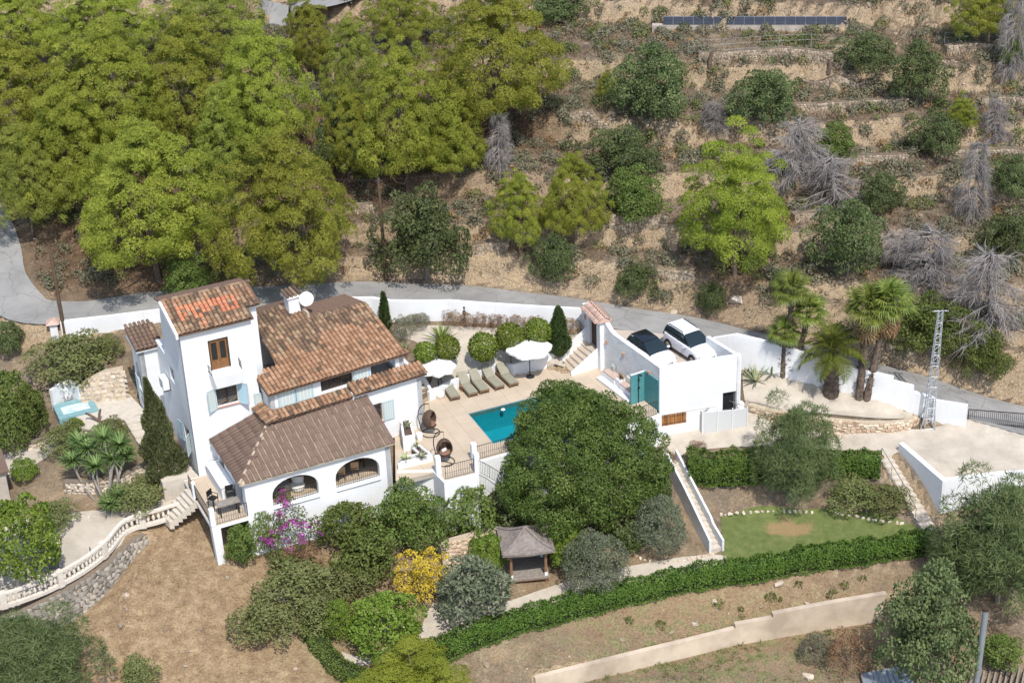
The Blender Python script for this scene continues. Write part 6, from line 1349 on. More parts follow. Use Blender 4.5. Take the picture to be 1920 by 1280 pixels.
def stone_wall(label, pts, z0, z1, size, kind, name='stone_wall', limit=300, th=.35, joint=None, batter=.0, cat='wall', asstuff=False):
    """courses of individual stones on a mortar core; outer face is the right-hand side of the line"""
    pts = [np.array(p[:2], float) for p in pts]; n = len(pts); z0 = list(z0) if hasattr(z0, '__len__') else [z0]*n; z1 = list(z1) if hasattr(z1, '__len__') else [z1]*n
    o = thing(name, label, cat, (*pts[0], z0[0])); org = np.array(o.location); core = run_wall(pts, [a-.4 for a in z0], [b-.03 for b in z1], th, STJ, None, off=1)
    if batter:
        for i in range(n):
            d = pts[min(i+1, n-1)]-pts[max(i-1, 0)]; d /= np.linalg.norm(d); h = z1[i]-z0[i]+.4; q = core.v[4*i]; core.v[4*i] = (q[0]+d[1]*batter*h, q[1]-d[0]*batter*h, q[2])
    core.build('core', joint or STJ, o)
    seg = [np.linalg.norm(pts[i+1]-pts[i]) for i in range(n-1)]; L = sum(seg); r = random.Random(len(label)); got = []
    def at(s):
        for i in range(n-1):
            if s <= seg[i] or i == n-2: t = min(1, s/seg[i]); d = (pts[i+1]-pts[i])/seg[i]; return pts[i]+(pts[i+1]-pts[i])*t, d, z0[i]+(z0[i+1]-z0[i])*t, z1[i]+(z1[i+1]-z1[i])*t
            s -= seg[i]
    s = 0; maxh = max(b-a for a, b in zip(z0, z1)); row = 0; zz = size*.35
    while zz < maxh+size*.2:
        s = r.uniform(0, size)
        while s < L:
            w_ = size*r.uniform(.8, 1.5); p, d, a, b = at(s+w_/2)
            if a+zz < b-size*.1: got.append((p, d, a+zz+r.uniform(-.04, .04)*size, w_, size*r.uniform(.75, 1.05), b))
            s += w_*.93
        zz += size*.74; row += 1
    r.shuffle(got); V = []; F_ = []; lc = []; k = 0
    for i, (p, d, z, w_, h, ztop) in enumerate(got):
        nn = np.array([d[1], -d[0]]); c = np.array([*(p+nn*(.02+r.uniform(-.02, .03)+batter*(ztop-z))), z]); ang = math.atan2(d[1], d[0]); me = r.choice(ROCKS[kind]); sc = (w_*1.08, size*.8, h*1.1)
        if i < limit and not asstuff: link('stone', me, o, c-org, (r.uniform(-.15, .15), r.uniform(-.2, .2), ang+r.uniform(-.1, .1)), sc)
        else:
            vs = np.array([v.co for v in me.vertices])*np.array(sc); ca, sa = math.cos(ang), math.sin(ang); V.append(vs@np.array([[ca, sa, 0], [-sa, ca, 0], [0, 0, 1]])+c-org)
            fs = [tuple(q.vertices) for q in me.polygons]; F_ += [tuple(j+k for j in q) for q in fs]; lc += [r.random()]*len(fs); k += len(vs)
    if V: me = np_mesh('stones', np.concatenate(V), np.array(F_), ROCKS_S[kind], {'lc': ('FACE', lc)}, smooth=False); setp(link('stones', me, o), kind='stuff')
    return o
# palm terrace wall
SW = SWP
stone_wall('curved honey coloured stone wall holding the palm bed', [U(x, y, -2.12) for x, y in SW], -2.15, [-.62, -.7, -.85, -.95, -1.05, -1.15, -1.25, -1.5], .27, 'warm', joint=MORTAR)
# grey stone wall under the balustrade
BW = BWP
BAL = [(-40, 1150), (0, 1143), (50, 1128), (100, 1108), (160, 1075), (205, 1040), (242, 1000), (300, 982), (362, 962)]
stone_wall('grey rubble stone wall below the white balustrade', [U(*q, -1.85) for q in BW], [-3.7, -3.6, -3.6, -3.6, -3.4, -3.0, -2.6], -1.85, .34, 'grey', batter=.22)
# dry stone under the shrubs, rockery beside the annex, rough wall under the yucca
stone_wall('crazy stone retaining wall left of the gazebo', [ground(828, 1062), ground(880, 1052), ground(940, 1035)], [lz(*ground(828, 1062)[:2]), lz(*ground(880, 1052)[:2]), lz(*ground(940, 1035)[:2])], [-2.6, -2.55, -2.7], .3, 'warm', joint=MORTAR, batter=.25)
RK = [(150, 752), (175, 748), (205, 742), (238, 738)]
stone_wall('pale rockery wall left of the annex', [U(x, y, .75) for x, y in RK], .7, [1.7, 2.1, 2.4, 2.5], .33, 'pale', batter=.45, joint=MORTAR)
stone_wall('low dry stone wall behind the yucca tree', G((120, 925), (170, 925), (230, 915), (280, 890)), [p[2]-.1 for p in G((120, 925), (170, 925), (230, 915), (280, 890))], [p[2]+.75 for p in G((120, 925), (170, 925), (230, 915), (280, 890))], .26, 'pale')
stone_wall('low stone kerb round the jacuzzi bed', G((50, 845), (80, 835), (110, 815), (170, 818)), [p[2]-.1 for p in G((50, 845), (80, 835), (110, 815), (170, 818))], [p[2]+.4 for p in G((50, 845), (80, 835), (110, 815), (170, 818))], .26, 'pale')
# row of white border stones above the lawn, kerb stones along the path
def stone_row(label, px, size, kind, gap=1.0):
    pts = dense([ground(*q) for q in px], size*gap); o = thing('border_stones', label, 'stones', pts[0]); r = random.Random(len(px))
    for p in pts: link('stone', r.choice(ROCKS[kind]), o, p+[0, 0, size*.15]-pts[0], (r.uniform(-.3, .3), r.uniform(-.3, .3), r.uniform(0, 6)), (size*r.uniform(.8, 1.3), size*1.2, size*r.uniform(.6, .9)))
stone_row('row of pale border stones between bank and lawn', [(1352, 966), (1420, 961), (1500, 960), (1580, 965), (1640, 976), (1690, 982)], .30, 'pale'); stone_row('curved row of kerb stones beside the path right of the gazebo', [(1175, 1030), (1200, 1048), (1240, 1056), (1290, 1050), (1335, 1040)], .24, 'warm'); stone_row('pale stones along the edge of the white gravel terrace', [(150, 972), (200, 965), (240, 955), (262, 945)], .26, 'pale')
for i, x in enumerate((1550, 1560, 1570, 1581)):
    p = ground(x, 822); link('marker_stone', ROCKS['pale'][i], None, p+[0, 0, .15], (0, 0, i), (.25, .3, .45)); q = bpy.context.scene.objects; ob = [w for w in q if w.name.startswith('marker_stone')][-1]; setp(ob, ('first', 'second', 'third', 'fourth')[i]+' small standing stone from the left below the palm bed wall', 'stone', 'marker stones')
# dry stone terrace walls on the slope
TW = [([(1310, 118), (1370, 116), (1440, 113), (1500, 112), (1560, 120), (1600, 128)], .95, 'long dry stone terrace wall below the fence'), ([(1775, 106), (1830, 100), (1900, 102)], .9, 'dry stone terrace wall at the upper right'), ([(1490, 212), (1560, 208), (1640, 203), (1700, 200)], .7, 'pale dry stone terrace wall in the middle of the slope'), ([(1065, 230), (1110, 227), (1152, 222)], .8, 'short dry stone wall right of the largest pine'),
      ([(1125, 440), (1180, 436), (1250, 430)], 1.1, 'dry stone wall left of the bright lone pine'), ([(1228, 520), (1265, 524), (1300, 526)], .8, 'short dry stone wall below the bright lone pine'), ([(885, 478), (920, 472), (952, 470)], .8, 'tumbled dry stone wall left of the dark compact bush'), ([(1750, 300), (1830, 296), (1920, 300)], .8, 'dry stone wall right of the round dark bush'),
      ([(1570, 320), (1640, 312), (1700, 310)], .9, 'broken dry stone bank right of the fallen dead tree'), ([(1660, 665), (1690, 672), (1712, 680)], 1.2, 'dry stone wall on the road bank behind the twin palm'), ([(1490, 420), (1520, 416), (1545, 418)], .8, 'short dry stone wall right of the bright lone pine'), ([(1500, 160), (1570, 155), (1640, 160)], .6, 'low eroded bank wall below the long terrace wall'), ([(640, 405), (680, 402), (700, 400)], .8, 'short pale dry stone wall left of the tall pole'), ([(1840, 200), (1880, 198), (1925, 202)], .7, 'dry stone wall at the right edge')]
for px, h, lab in TW:
    pts = [ground(*q) for q in px]; pts = list(dense(pts, 1.0)); zz = land(np.array([p[:2] for p in pts])); stone_wall(lab, pts, zz-.15, zz+h*.78, .2, 'hill', 'dry_stone_wall', asstuff=True, th=.6, joint=GROUND)
# loose rocks
rng = np.random.default_rng(33); xy = scatter_xy(2600, -40, 40, -13, 38, rng, lambda q: on_hill(q) & (hnoise(q*.9+2) > .12)); xy = np.vstack([xy, scatter_xy(700, -30, 20, -33, -10, rng, lambda q: inpoly(q, FP) | inpoly(q, FP2))])
z = land(xy); V, F_, lc, k = [], [], [], 0
for i, (q, zz) in enumerate(zip(xy, z)):
    me = ROCKS['hill'][i % 6]; s_ = .08+.30*rng.random()**3; a = rng.uniform(0, 6.28); vs = np.array([v.co for v in me.vertices])*np.array([s_*1.3, s_*1.8, s_*.8]); V.append(vs@np.array([[math.cos(a), math.sin(a), 0], [-math.sin(a), math.cos(a), 0], [0, 0, 1]])+np.array([*q, zz+s_*.1])); F_ += [tuple(j+k for j in p.vertices) for p in me.polygons]; lc += [rng.random()]*len(me.polygons); k += len(vs)
setp(link('loose_rocks', np_mesh('loose_rocks', np.concatenate(V), np.array(F_), ROCKS_S['hill'], {'lc': ('FACE', lc)}, smooth=False)), label='loose pale stones scattered over the slope and field', cat='stones', kind='stuff')
for i, (x, y, s_, lab) in enumerate(((1379, 566, .7, 'big pale boulder on the road bank above the cars'), (1462, 1098, .5, 'white stone lying on the dry bank below the hedge'), (1515, 1270, .5, 'tan rock near the bottom edge below the concrete wall'), (1262, 588, .5, 'pale boulder on the bank right of the gate road'))):
    p = ground(x, y); o = link('boulder', ROCKS['pale'][i], None, p+[0, 0, s_*.2], (0, .2, i), (s_*1.3, s_*1.8, s_*.8)); setp(o, lab, 'boulder')

# ================================================================ BALUSTRADE, LEFT TERRACE, STEPS
BALM = plain('cream_balustrade', (.66, .61, .54), .8, (.56, .50, .43), 5, .2, 30)
bl = thing('balustrade', 'curving cream balustrade round the white gravel terrace', 'balustrade', U(0, 1143, -1.5)); bp = [U(x, y, -1.72 if x < 250 else -1.45) for x, y in BAL]; BP = dense(bp, .27); up4 = np.array([0, 0, 1.])
def strip(pts, w_, za, zb, name, mat, par):
    m = run_wall(pts, [p[2]+za for p in pts], [p[2]+zb for p in pts], w_, mat, None, off=1); m.build(name, mat, par)
strip(BP, .24, .0, .2, 'plinth', BALM, bl); strip([p-np.array([0, 0, 0]) for p in BP], .22, .78, .9, 'handrail', BALM, bl)
bm_ = MB().lathe((0, 0, 0), [(.075, 0), (.075, .05), (.045, .08), (.085, .2), (.09, .27), (.05, .42), (.038, .48), (.06, .53), (.075, .57), (.075, .6)], 8).mesh('baluster', BALM, None, True)
for i, p in enumerate(BP):
    t = BP[min(i+1, len(BP)-1)]-BP[max(i-1, 0)]; t[2] = 0; t /= np.linalg.norm(t); nn = np.array([-t[1], t[0], 0]); c = p+nn*.11
    if i % 11 == 4: MB().box(Frame(c, math.degrees(math.atan2(t[1], t[0]))), -.17, .17, -.17, .17, p[2]-.02, p[2]+.98).build('pier', BALM, bl, bevel=.015)
    else: link('baluster', bm_, bl, c+[0, 0, .19]-np.array(bl.location))
for x, y, lab in ((232, 955, 'small cream stone lantern at the bend of the balustrade'), (35, 1098, 'cream stone ornament on the gravel terrace by the balustrade')):
    p = ground(x, y); o = thing('garden_ornament', lab, 'ornament', p); MB().lathe(p, [(.12, 0), (.1, .05), (.06, .3), (.08, .34)], 8).build('stem', BALM, o, True); MB().lathe(p+[0, 0, .34], [(.08, 0), (.22, .1), (.2, .18), (0, .26)], 10).build('cap', BALM, o, True)
lt = thing('terrace', 'raised railed terrace at the front left corner of the porch', 'terrace', HT(-12.8, -1.5, 0)); MB().box(HT, -13.85, -11.82, -4.05, 1.18, -.22, -.02).build('slab', WHITE, lt); 
for i in range(4):
    for j in range(9): MB().box(HT, -13.83+i*.5, -13.83+i*.5+.492, -4.03+j*.57, -4.03+j*.57+.562, -.019, .0).build('floor_tile', DECKM, lt)
MB().hexa([HT(-13.75, -4.0, -2.9), HT(-13.35, -4.0, -2.9), HT(-13.35, -3.6, -2.9), HT(-13.75, -3.6, -2.9)], [HT(-13.85, -4.07, -.2), HT(-13.38, -4.07, -.2), HT(-13.38, -3.6, -.2), HT(-13.85, -3.6, -.2)]).build('support_post', WHITE, lt)
MB().box(HT, -13.87, -13.6, -4.08, -3.8, 0, 1.05).build('corner_post', WHITE, lt, bevel=.02); MB().box(HT, -13.9, -13.7, -.95, -.72, -.3, 1.0).build('corner_post', WHITE, lt, bevel=.02)
railing(lt, [HT(-13.6, -4.0, 0), HT(-11.82, -4.0, 0)], .88); railing(lt, [HT(-13.78, -3.8, 0), HT(-13.78, -.98, 0)], .88); railing(lt, [HT(-13.8, -.7, 0), HT(-13.8, .2, 0)], .88)
cn = thing('terrace_counter', 'long white masonry counter along the porch side wall', 'counter', HT(-12.1, 0, 0)); MB().box(HT, -12.55, -11.85, -1.9, .9, .0, .8).build('base', WHITE, cn, bevel=.02); MB().box(HT, -12.6, -11.83, -1.95, .95, .801, .86).build('top', TRIM, cn, bevel=.01)
# steps from the terrace down and up
STP = plain('pale_step', (.56, .51, .44), .85, (.47, .42, .35), 3, .3, 30)
def steps(label, a0, a1, b0, b1, n, z0, z1, th=.4):
    o = thing('garden_steps', label, 'steps', a0); a0, a1, b0, b1 = [np.array(q[:2], float) for q in (a0, a1, b0, b1)]      # lower edge a0-a1, upper edge b0-b1
    for i in range(n):
        t0, t1 = i/n, (i+1)/n; z = z0+(z1-z0)*(i+1)/n; q = [a0+(b0-a0)*t0, a1+(b1-a1)*t0, a1+(b1-a1)*t1, a0+(b0-a0)*t1]
        area = sum(q[k][0]*q[(k+1) % 4][1]-q[(k+1) % 4][0]*q[k][1] for k in range(4)); q = q if area > 0 else q[::-1]; MB().prism(q, z-th, z).build('step', STP, o, bevel=.012)
    return o
steps('wide pale steps climbing along the tower to the jacuzzi patio', U(305, 907, .0), U(372, 893, .0), U(230, 783, .85), U(273, 776, .85), 9, 0, .85, 1.3)
steps('short pale steps from the terrace down to the white gravel', U(300, 965, -1.35), U(318, 982, -1.35), U(352, 915, 0), U(372, 938, 0), 7, -1.4, 0, .5)
PATIO = [U(*q, .85)[:2] for q in ((150, 752), (240, 736), (274, 772), (236, 784), (180, 806), (140, 800))]
setp(MB().prism(PATIO, .3, .84).build('patio', STP), kind='structure')
# jacuzzi
jz = thing('jacuzzi', 'small turquoise plunge pool with a foaming surface', 'jacuzzi', U(140, 778, .8)); JF = Frame(U(112, 790, .8), 24); TURQ = plain('turquoise_tile', (.22, .37, .39), .5, (.18, .32, .34), 4)
for q in ((0, 2.3, 0, .45), (0, 2.3, 1.5, 1.95), (0, .35, .45, 1.5), (1.95, 2.3, .45, 1.5)): MB().box(JF, *q, .5, .95).build('rim', TURQ, jz, bevel=.02)
MB().box(JF, .35, 1.95, .45, 1.5, .5, .6).build('basin', TURQ, jz)
def _():
    m, t, b, o = nmat('foaming_water'); p = coords(t, 'World'); c = ramp(t, noise(t, p, 3, 4, .7), [(.32, (.25, .46, .52)), (.55, (.62, .72, .75))]); t.links.new(c, b.inputs['Base Color']); b.inputs['Roughness'].default_value = .25; bump(t, b, noise(t, p, 9, 3), .6, .05); return m
MB().add([JF(.35, .45, .86), JF(1.95, .45, .86), JF(1.95, 1.5, .86), JF(.35, 1.5, .86)], [(0, 1, 2, 3)]).build('water', _(), jz)
a_, b_, c2 = U(102, 762, .85), U(130, 742, .95), U(150, 752, .9); run_wall(list(dense([a_, (a_+b_)/2+[0, .1, 0], b_, c2], .3)), .2, 1.95, .18, WHITE, 'curved white screen wall behind the jacuzzi', 'screen_wall')
# shed, cover, stump, lamp
p = U(-12, 955, -1.3); sf = Frame(p, 24); sh = thing('shed', 'small grey shed with brown roof cut off by the left edge', 'shed', p); MB().box(sf, -1, 1.0, 0, 1.6, -1.6, .9).build('wall', CONC, sh); MB().add([sf(-1.2, -.2, .9), sf(1.2, -.2, .9), sf(1.2, 1.8, 1.25), sf(-1.2, 1.8, 1.25), sf(-1.2, -.2, 1.0), sf(1.2, -.2, 1.0), sf(1.2, 1.8, 1.35), sf(-1.2, 1.8, 1.35)], [(3, 2, 1, 0), (4, 5, 6, 7), (0, 1, 5, 4), (1, 2, 6, 5), (2, 3, 7, 6), (3, 0, 4, 7)]).build('roof', TM['brown'], sh)
p = ground(84, 1062); f = Frame(p, 24); o = thing('covered_table', 'dark grey covered table under the bright green tree', 'table', p); SLATE = plain('slate_grey_cover', (.14, .145, .17), .7, (.10, .105, .125), 4); MB().box(f, -.8, .7, -.5, .6, p[2]+.5, p[2]+.62).build('cover_top', SLATE, o, bevel=.03); MB().box(f, -.78, .68, -.48, .58, p[2], p[2]+.5).build('cover_sides', SLATE, o, bevel=.02)
b = ground(188, 800); o = thing('tree_stump', 'bare forked stump in front of the jacuzzi patio', 'stump', b); mb = MB(); rng = np.random.default_rng(2); branchy(mb, b+[0, 0, -.1], b+[0, 0, .5], .16, .12, rng); branchy(mb, b+[0, 0, .4], b+[-.7, 0, .9], .1, .05, rng); branchy(mb, b+[0, 0, .4], b+[.15, .1, 1.1], .1, .06, rng); branchy(mb, b+[0, 0, .3], b+[.6, -.1, .5], .08, .04, rng); mb.build('wood', BARK, o, True)
p = ground(170, 1036); MB().lathe(p, [(.25, 0), (.25, .04), (.03, .06), (.03, .35), (.02, .36), (.0, .37)], 10).solo('iron_stand', IRON, 'black parasol base standing on the white gravel', 'stand', p)
# annex air unit, satellite dish, statue, cushions
o = thing('air_conditioner', 'white air conditioning unit on the tower side wall', 'air conditioner', tl(1.9, -.2, 3.6)); MB().box(tl, 1.45, 2.3, -.42, -.06, 3.5, 4.15).build('casing', TRIM, o, bevel=.02); MB().box(tl, 1.5, 1.56, -.4, -.003, 3.4, 3.5).build('bracket', IRON, o); MB().box(tl, 2.15, 2.21, -.4, -.003, 3.4, 3.5).build('bracket', IRON, o); mb = MB(); fr_ = [tl(1.8+.22*math.cos(k*math.pi/7), -.425, 3.82+.22*math.sin(k*math.pi/7)) for k in range(14)]; mb.tube(fr_+[fr_[0]], .012, 4).build('fan_ring', IRON, o)
p = HM(-4.05, 5.75, 7.0); o = thing('satellite_dish', 'white satellite dish fixed beside the chimney', 'satellite dish', p); nrm = unit(np.array([.25, -.85, .35])); sx = unit(np.cross(nrm, up4)); sy = np.cross(sx, nrm); mb = MB(); vs = [p-nrm*.08]; fs = []
for j, (rr, dz) in enumerate(((.16, -.06), (.30, -.02), (.42, .05))):
    for k in range(16): q = 2*math.pi*k/16; vs.append(p+(sx*math.cos(q)+sy*math.sin(q))*rr+nrm*dz)
fs += [(0, 1+k, 1+(k+1) % 16) for k in range(16)]+[(1+16*j+k, 1+16*j+16+k, 1+16*j+16+(k+1) % 16, 1+16*j+(k+1) % 16) for j in range(2) for k in range(16)]; mb.add(vs, fs).build('reflector', TRIM, o, True); MB().tube([p-sy*.45, p+nrm*.6-sy*.15], .015, 5).build('arm', IRON, o); MB().lathe(p+nrm*.6-sy*.15, [(.03, -.05), (.05, 0), (.03, .06)], 8).build('receiver', TRIM, o); MB().tube([p-nrm*.08, p-nrm*.3+[-.2, .1, -.2], p+[-.35, .3, -.6]], .02, 5).build('mount', IRON, o)
# wall figure on the road wall
p = U(872, 588, 2.3); o = thing('statue', 'small dark sculpture standing against the road wall', 'statue', p); q = U(872, 607, 1.8); MB().lathe(q, [(.13, 0), (.10, .15), (.12, .35), (.06, .55), (.13, .72), (.11, .9), (.05, 1.0), (.08, 1.1), (.07, 1.2), (0, 1.27)], 9).build('figure', plain('dark_bronze', (.07, .05, .045), .6), o, True); MB().tube([q+[0, 0, 1.1], q+[.16, 0, 1.02]], [.04, .02], 5).build('beak', MATS['dark_bronze'], o)

# ================================================================ RIGHT GARDEN: stairway, path, gazebo, low walls
SA, SB, SC, SD = U(1252, 866, -2.1), U(1268, 862, -2.1), U(1332, 1034, -4.55), U(1352, 1030, -4.55)
steps('narrow stone stairway descending between white walls to the lawn', SC, SD, SA, SB, 16, -4.55, -2.1, .5)
m = (SA-SC); 
run_wall([SC-m*.02, SC+m*.55, SA], [-5.0, -4.2, -3.2], [-3.75, -2.35, -1.45], .13, ROUGHWHITE, 'white parapet on the left side of the garden stairway', 'stair_wall', off=1)
run_wall([SD-m*.02, SD+m*.2, SD+m*.26, SB+(SB-SD)*.03], [-5.0, -4.6, -4.4, -3.2], [-3.85, -3.55, -3.3, -1.5], .13, ROUGHWHITE, 'white parapet on the right side of the garden stairway', 'stair_wall', off=-1)
PAa, PAb, PBa, PBb = U(1650, 862, -2.2), U(1672, 858, -2.2), U(1733, 1002, -4.5), U(1760, 998, -4.5)
steps('sloping stepped stone path beside the drive retaining wall', PBa, PBb, PAa, PAb, 13, -4.5, -2.18, .4)
rail_thing('thin black handrail beside the sloping stone path', [U(1652, 862, -2.2), U(1690, 925, -3.2), U(1716, 975, -4.0)], h=.8, gap=1.0, base=.02)
gz = thing('gazebo', 'square wooden gazebo with a grey thatched pyramid roof', 'gazebo', U(992, 1075, -4.6)); GZ = Frame(U(954, 1098, -4.6), 6); THAT = plain('grey_thatch', (.25, .215, .195), .95, (.16, .135, .12), 5, .6, 30)
gz0 = -4.62; MB().box(GZ, 0, 2.25, 0, 2.1, gz0+.28, gz0+.36).build('platform', GREYWOOD, gz)
for k in range(10): MB().box(GZ, .01, 2.24, .01+k*.21, .2+k*.21, gz0+.361, gz0+.385).build('floor_board', GREYWOOD, gz)
for a in (.12, 2.0):
    for b in (.1, 1.85): MB().box(GZ, a, a+.14, b, b+.14, gz0-.1, gz0+2.2).build('post', TEAK, gz, bevel=.01); MB().box(GZ, a-.012, a+.152, b-.012, b+.152, gz0+.386, gz0+.6).build('post_foot', TRIM, gz, bevel=.01)
MB().box(GZ, .05, 2.2, .02, .09, gz0+.2, gz0+.28).build('fascia', TEAK, gz); MB().box(GZ, .26, 2.0, 1.9, 1.96, gz0+.4, gz0+1.2).build('back_panel', GREYWOOD, gz)
rfz = gz0+2.15; cs_ = [GZ(-.3, -.3, rfz), GZ(2.55, -.3, rfz), GZ(2.55, 2.4, rfz), GZ(-.3, 2.4, rfz)]; ap = GZ(1.12, 1.05, rfz+.85); mb = MB(); vs, fs = [], []
for i in range(4):                                                     # slightly hollow thatch slopes
    a, b = cs_[i], cs_[(i+1) % 4]; k = len(vs)
    for r_ in range(6):
        t = r_/5
        for c in range(9): e = a+(b-a)*c/8; q = e+(ap-e)*t; q = q+np.array([0, 0, -.16*math.sin(math.pi*t)+.10*(1-t)*abs(c/4-1)**2]); vs.append(q)
    fs += [(k+r_*9+c, k+r_*9+c+1, k+r_*9+9+c+1, k+r_*9+9+c) for r_ in range(5) for c in range(8)]
mb.add(vs, fs).build('thatch_roof', THAT, gz); 
for i in range(4): MB().tube([cs_[i]+[0, 0, .12], cs_[i]+(ap-cs_[i])*.5+[0, 0, -.10], ap+[0, 0, .03]], [.07, .075, .08], 6).build('hip_roll', THAT, gz, True)
for i in range(4):
    a, b = cs_[i], cs_[(i+1) % 4]; MB().add([a+[0, 0, .1], b+[0, 0, .1], b+[0, 0, -.04], a+[0, 0, -.04], (a+b)/2, (a+b)/2+[0, 0, -.13]], [(0, 4, 5, 3), (4, 1, 2, 5)]).build('thatch_edge', THAT, gz)
# lower concrete wall
CREAMC = plain('stained_cream_concrete', (.58, .485, .375), .9, (.36, .29, .22), .55, .3, 18)
LCW = LOWC[:5]
run_wall([U(*q) for q in LCW], -8.6, [-6.4, -6.37, -6.35, -6.32, -6.3], .3, CREAMC, 'long stained concrete wall crossing the bottom of the picture', 'concrete_wall')
run_wall([U(*q) for q in LOWC[4:6]], -8.6, [-6.05, -6.0], .3, CREAMC, 'stepped up middle part of the concrete wall', 'concrete_wall'); run_wall([U(*q) for q in LOWC[5:]], -8.6, [-5.75, -5.68, -5.6], .3, CREAMC, 'highest right part of the concrete wall behind the grey green tree', 'concrete_wall')
PIPE = plain('galvanised_steel', (.36, .40, .44), .45, (.30, .34, .38), 5, metal=.5)
b = U(1822, 1345, -8.8); t_ = b+np.array([.12, 0, hgt(b, 1836, 1140)]); o = thing('steel_flue', 'tall grey steel flue pipe at the bottom right', 'pipe', b); MB().tube([b, t_], .16, 12).build('pipe', PIPE, o, True); MB().tube([t_-[0, 0, .12], t_+[0, 0, .02]], .175, 12).build('collar', DWOOD, o)
o = thing('metal_roof', 'corrugated metal shed roof at the bottom edge under the tree', 'roof', U(1650, 1275, -8)); a, b2, c, d = U(1612, 1262, -7.9), U(1700, 1245, -7.7), U(1722, 1300, -8.0), U(1625, 1310, -8.2); mb = MB(); vs = []
for i in range(41):
    t = i/40
    for e, g in ((a, b2), (d, c)): q = e+(g-e)*t; vs.append(q+[0, 0, .03*math.sin(i*1.57)])
mb.add(vs, [(2*i, 2*i+1, 2*i+3, 2*i+2) for i in range(40)]).build('sheet', PIPE, o, True); MB().tube([a, d], .04, 5).build('edge', DWOOD, o)
o = thing('plank_stack', 'row of pale timber planks at the bottom right corner', 'planks', U(1830, 1275, -8)); 
for i in range(16): p, q = U(1800+i*11, 1262-i*1.0, -7.8), U(1788+i*11, 1310, -7.8); d = np.array([.11, .01, 0]); MB().hexa([p, p+d, q+d, q], [p+[0, 0, .08], p+d+[0, 0, .08], q+d+[0, 0, .08], q+[0, 0, .08]]).build('plank', GREYWOOD, o)
# ================================================================ POLES, WIRES, PYLON, SOLAR PANELS
POLEM = plain('creosoted_pole', (.13, .085, .055), .9, (.085, .055, .035), 4)
def pole(px, py, ty, label, r=.13):
    b = ground(px, py); H = hgt(b, px, ty); o = thing('utility_pole', label, 'pole', b); MB().tube([b+[0, 0, -.4], b+[0, 0, H]], [r, r*.72], 9).build('shaft', POLEM, o, True); MB().tube([b+[-.25, 0, H-.2], b+[.25, 0, H-.2]], .04, 5).build('bracket', IRON, o); MB().lathe(b+[0, 0, H], [(.05, 0), (.06, .06), (0, .1)], 6).build('cap', IRON, o); return b+[0, 0, H]
p1 = pole(123, 634, 455, 'wooden pole beside the left white wall'); p2 = pole(724, 524, 334, 'tall wooden pole on the verge behind the villa'); p3 = pole(1113, 345, 268, 'thin pole on the slope behind the small pines', .09)
b = ground(1740, 800); H = hgt(b, 1765, 583); o = thing('lattice_pylon', 'slim galvanised lattice mast beside the stepped white wall', 'pylon', b); GAL = plain('galvanised_lattice', (.46, .48, .50), .55, (.38, .40, .42), 5, metal=.25); top = b+np.array([.15, 0, H])
def corner(t, sx, sy): w_ = .26-.14*t; return b+(top-b)*t+np.array([sx*w_, sy*w_, 0])
for sx in (-1, 1):
    for sy in (-1, 1): MB().tube([corner(0, sx, sy), corner(1, sx, sy)], .028, 4).build('leg', GAL, o)
nl = 22
for i in range(nl):
    for (s0, s1) in (((-1, -1), (1, -1)), ((-1, 1), (1, 1))): MB().tube([corner(i/nl, *s0), corner((i+1)/nl, *s1) if i % 2 else corner(i/nl, *s1)], .02, 4).build('brace', GAL, o)
    for (s0, s1) in (((-1, -1), (-1, 1)), ((1, -1), (1, 1))): MB().tube([corner(i/nl, *s0), corner((i+1)/nl, *s1)], .014, 4).build('brace', GAL, o)
for sx in (-1, 1):
    for sy in (-1, 1): MB().tube([b+[sx*.45-.1, sy*.35, -.1], corner(.17, sx, sy)], .03, 4).build('stay', GAL, o)
MB().tube([top+[-.45, 0, 0], top+[.45, 0, 0]], .03, 5).build('crossarm', GAL, o)
for s in (-.4, 0, .4): MB().lathe(top+[s, 0, .02], [(.03, 0), (.06, .05), (.03, .09), (.05, .13), (0, .17)], 7).build('insulator', IRON, o)
WIRE = plain('black_cable', (.02, .02, .022), .6)
def wire(a, b, sag, label, r=.014):
    a, b = np.array(a, float), np.array(b, float); pts = [a+(b-a)*t-np.array([0, 0, 4*sag*t*(1-t)]) for t in np.linspace(0, 1, 25)]; MB().tube(pts, r, 4).solo('cable', WIRE, label, 'cable', a)
wire(p2-[0, 0, .3], top+[-.4, 0, .15], 1.5, 'overhead cable from the tall pole to the lattice mast'); wire(top+[.4, 0, .15], U(2080, 640, 5), .5, 'upper overhead cable leaving the lattice mast to the right'); wire(top+[0, 0, .15], U(2080, 690, 4), .6, 'lower overhead cable leaving the lattice mast to the right'); wire(p2-[0, 0, .1], U(480, 300, 12.5), .5, 'overhead cable from the tall pole into the pine wood'); wire(p3-[0, 0, .1], p2+[0, 0, -.1], .5, 'thin cable between the two slope poles', .01)
sp = thing('solar_array', 'long row of dark blue solar panels on a pale kerb at the top', 'solar panels', ground(1415, 58)); a, b = ground(1243, 60), ground(1588, 54); a[2] = b[2] = max(a[2], b[2])+.18; d = (b-a)/np.linalg.norm(b-a); nn = np.array([-d[1], d[0], 0]); npan = 18; L = np.linalg.norm(b-a)
SOL = plain('solar_cells', (.03, .036, .05), .3, (.022, .027, .04), 3, spec=.4); SOLF = plain('panel_frame', (.35, .36, .38), .4, metal=.5)
MB().prism([(a-d*.8-nn*.06)[:2], (b+d*.1-nn*.06)[:2], (b+d*.1+nn*.5)[:2], (a-d*.8+nn*.5)[:2]], a[2]-.9, a[2]+.02).build('kerb', CONC, sp)
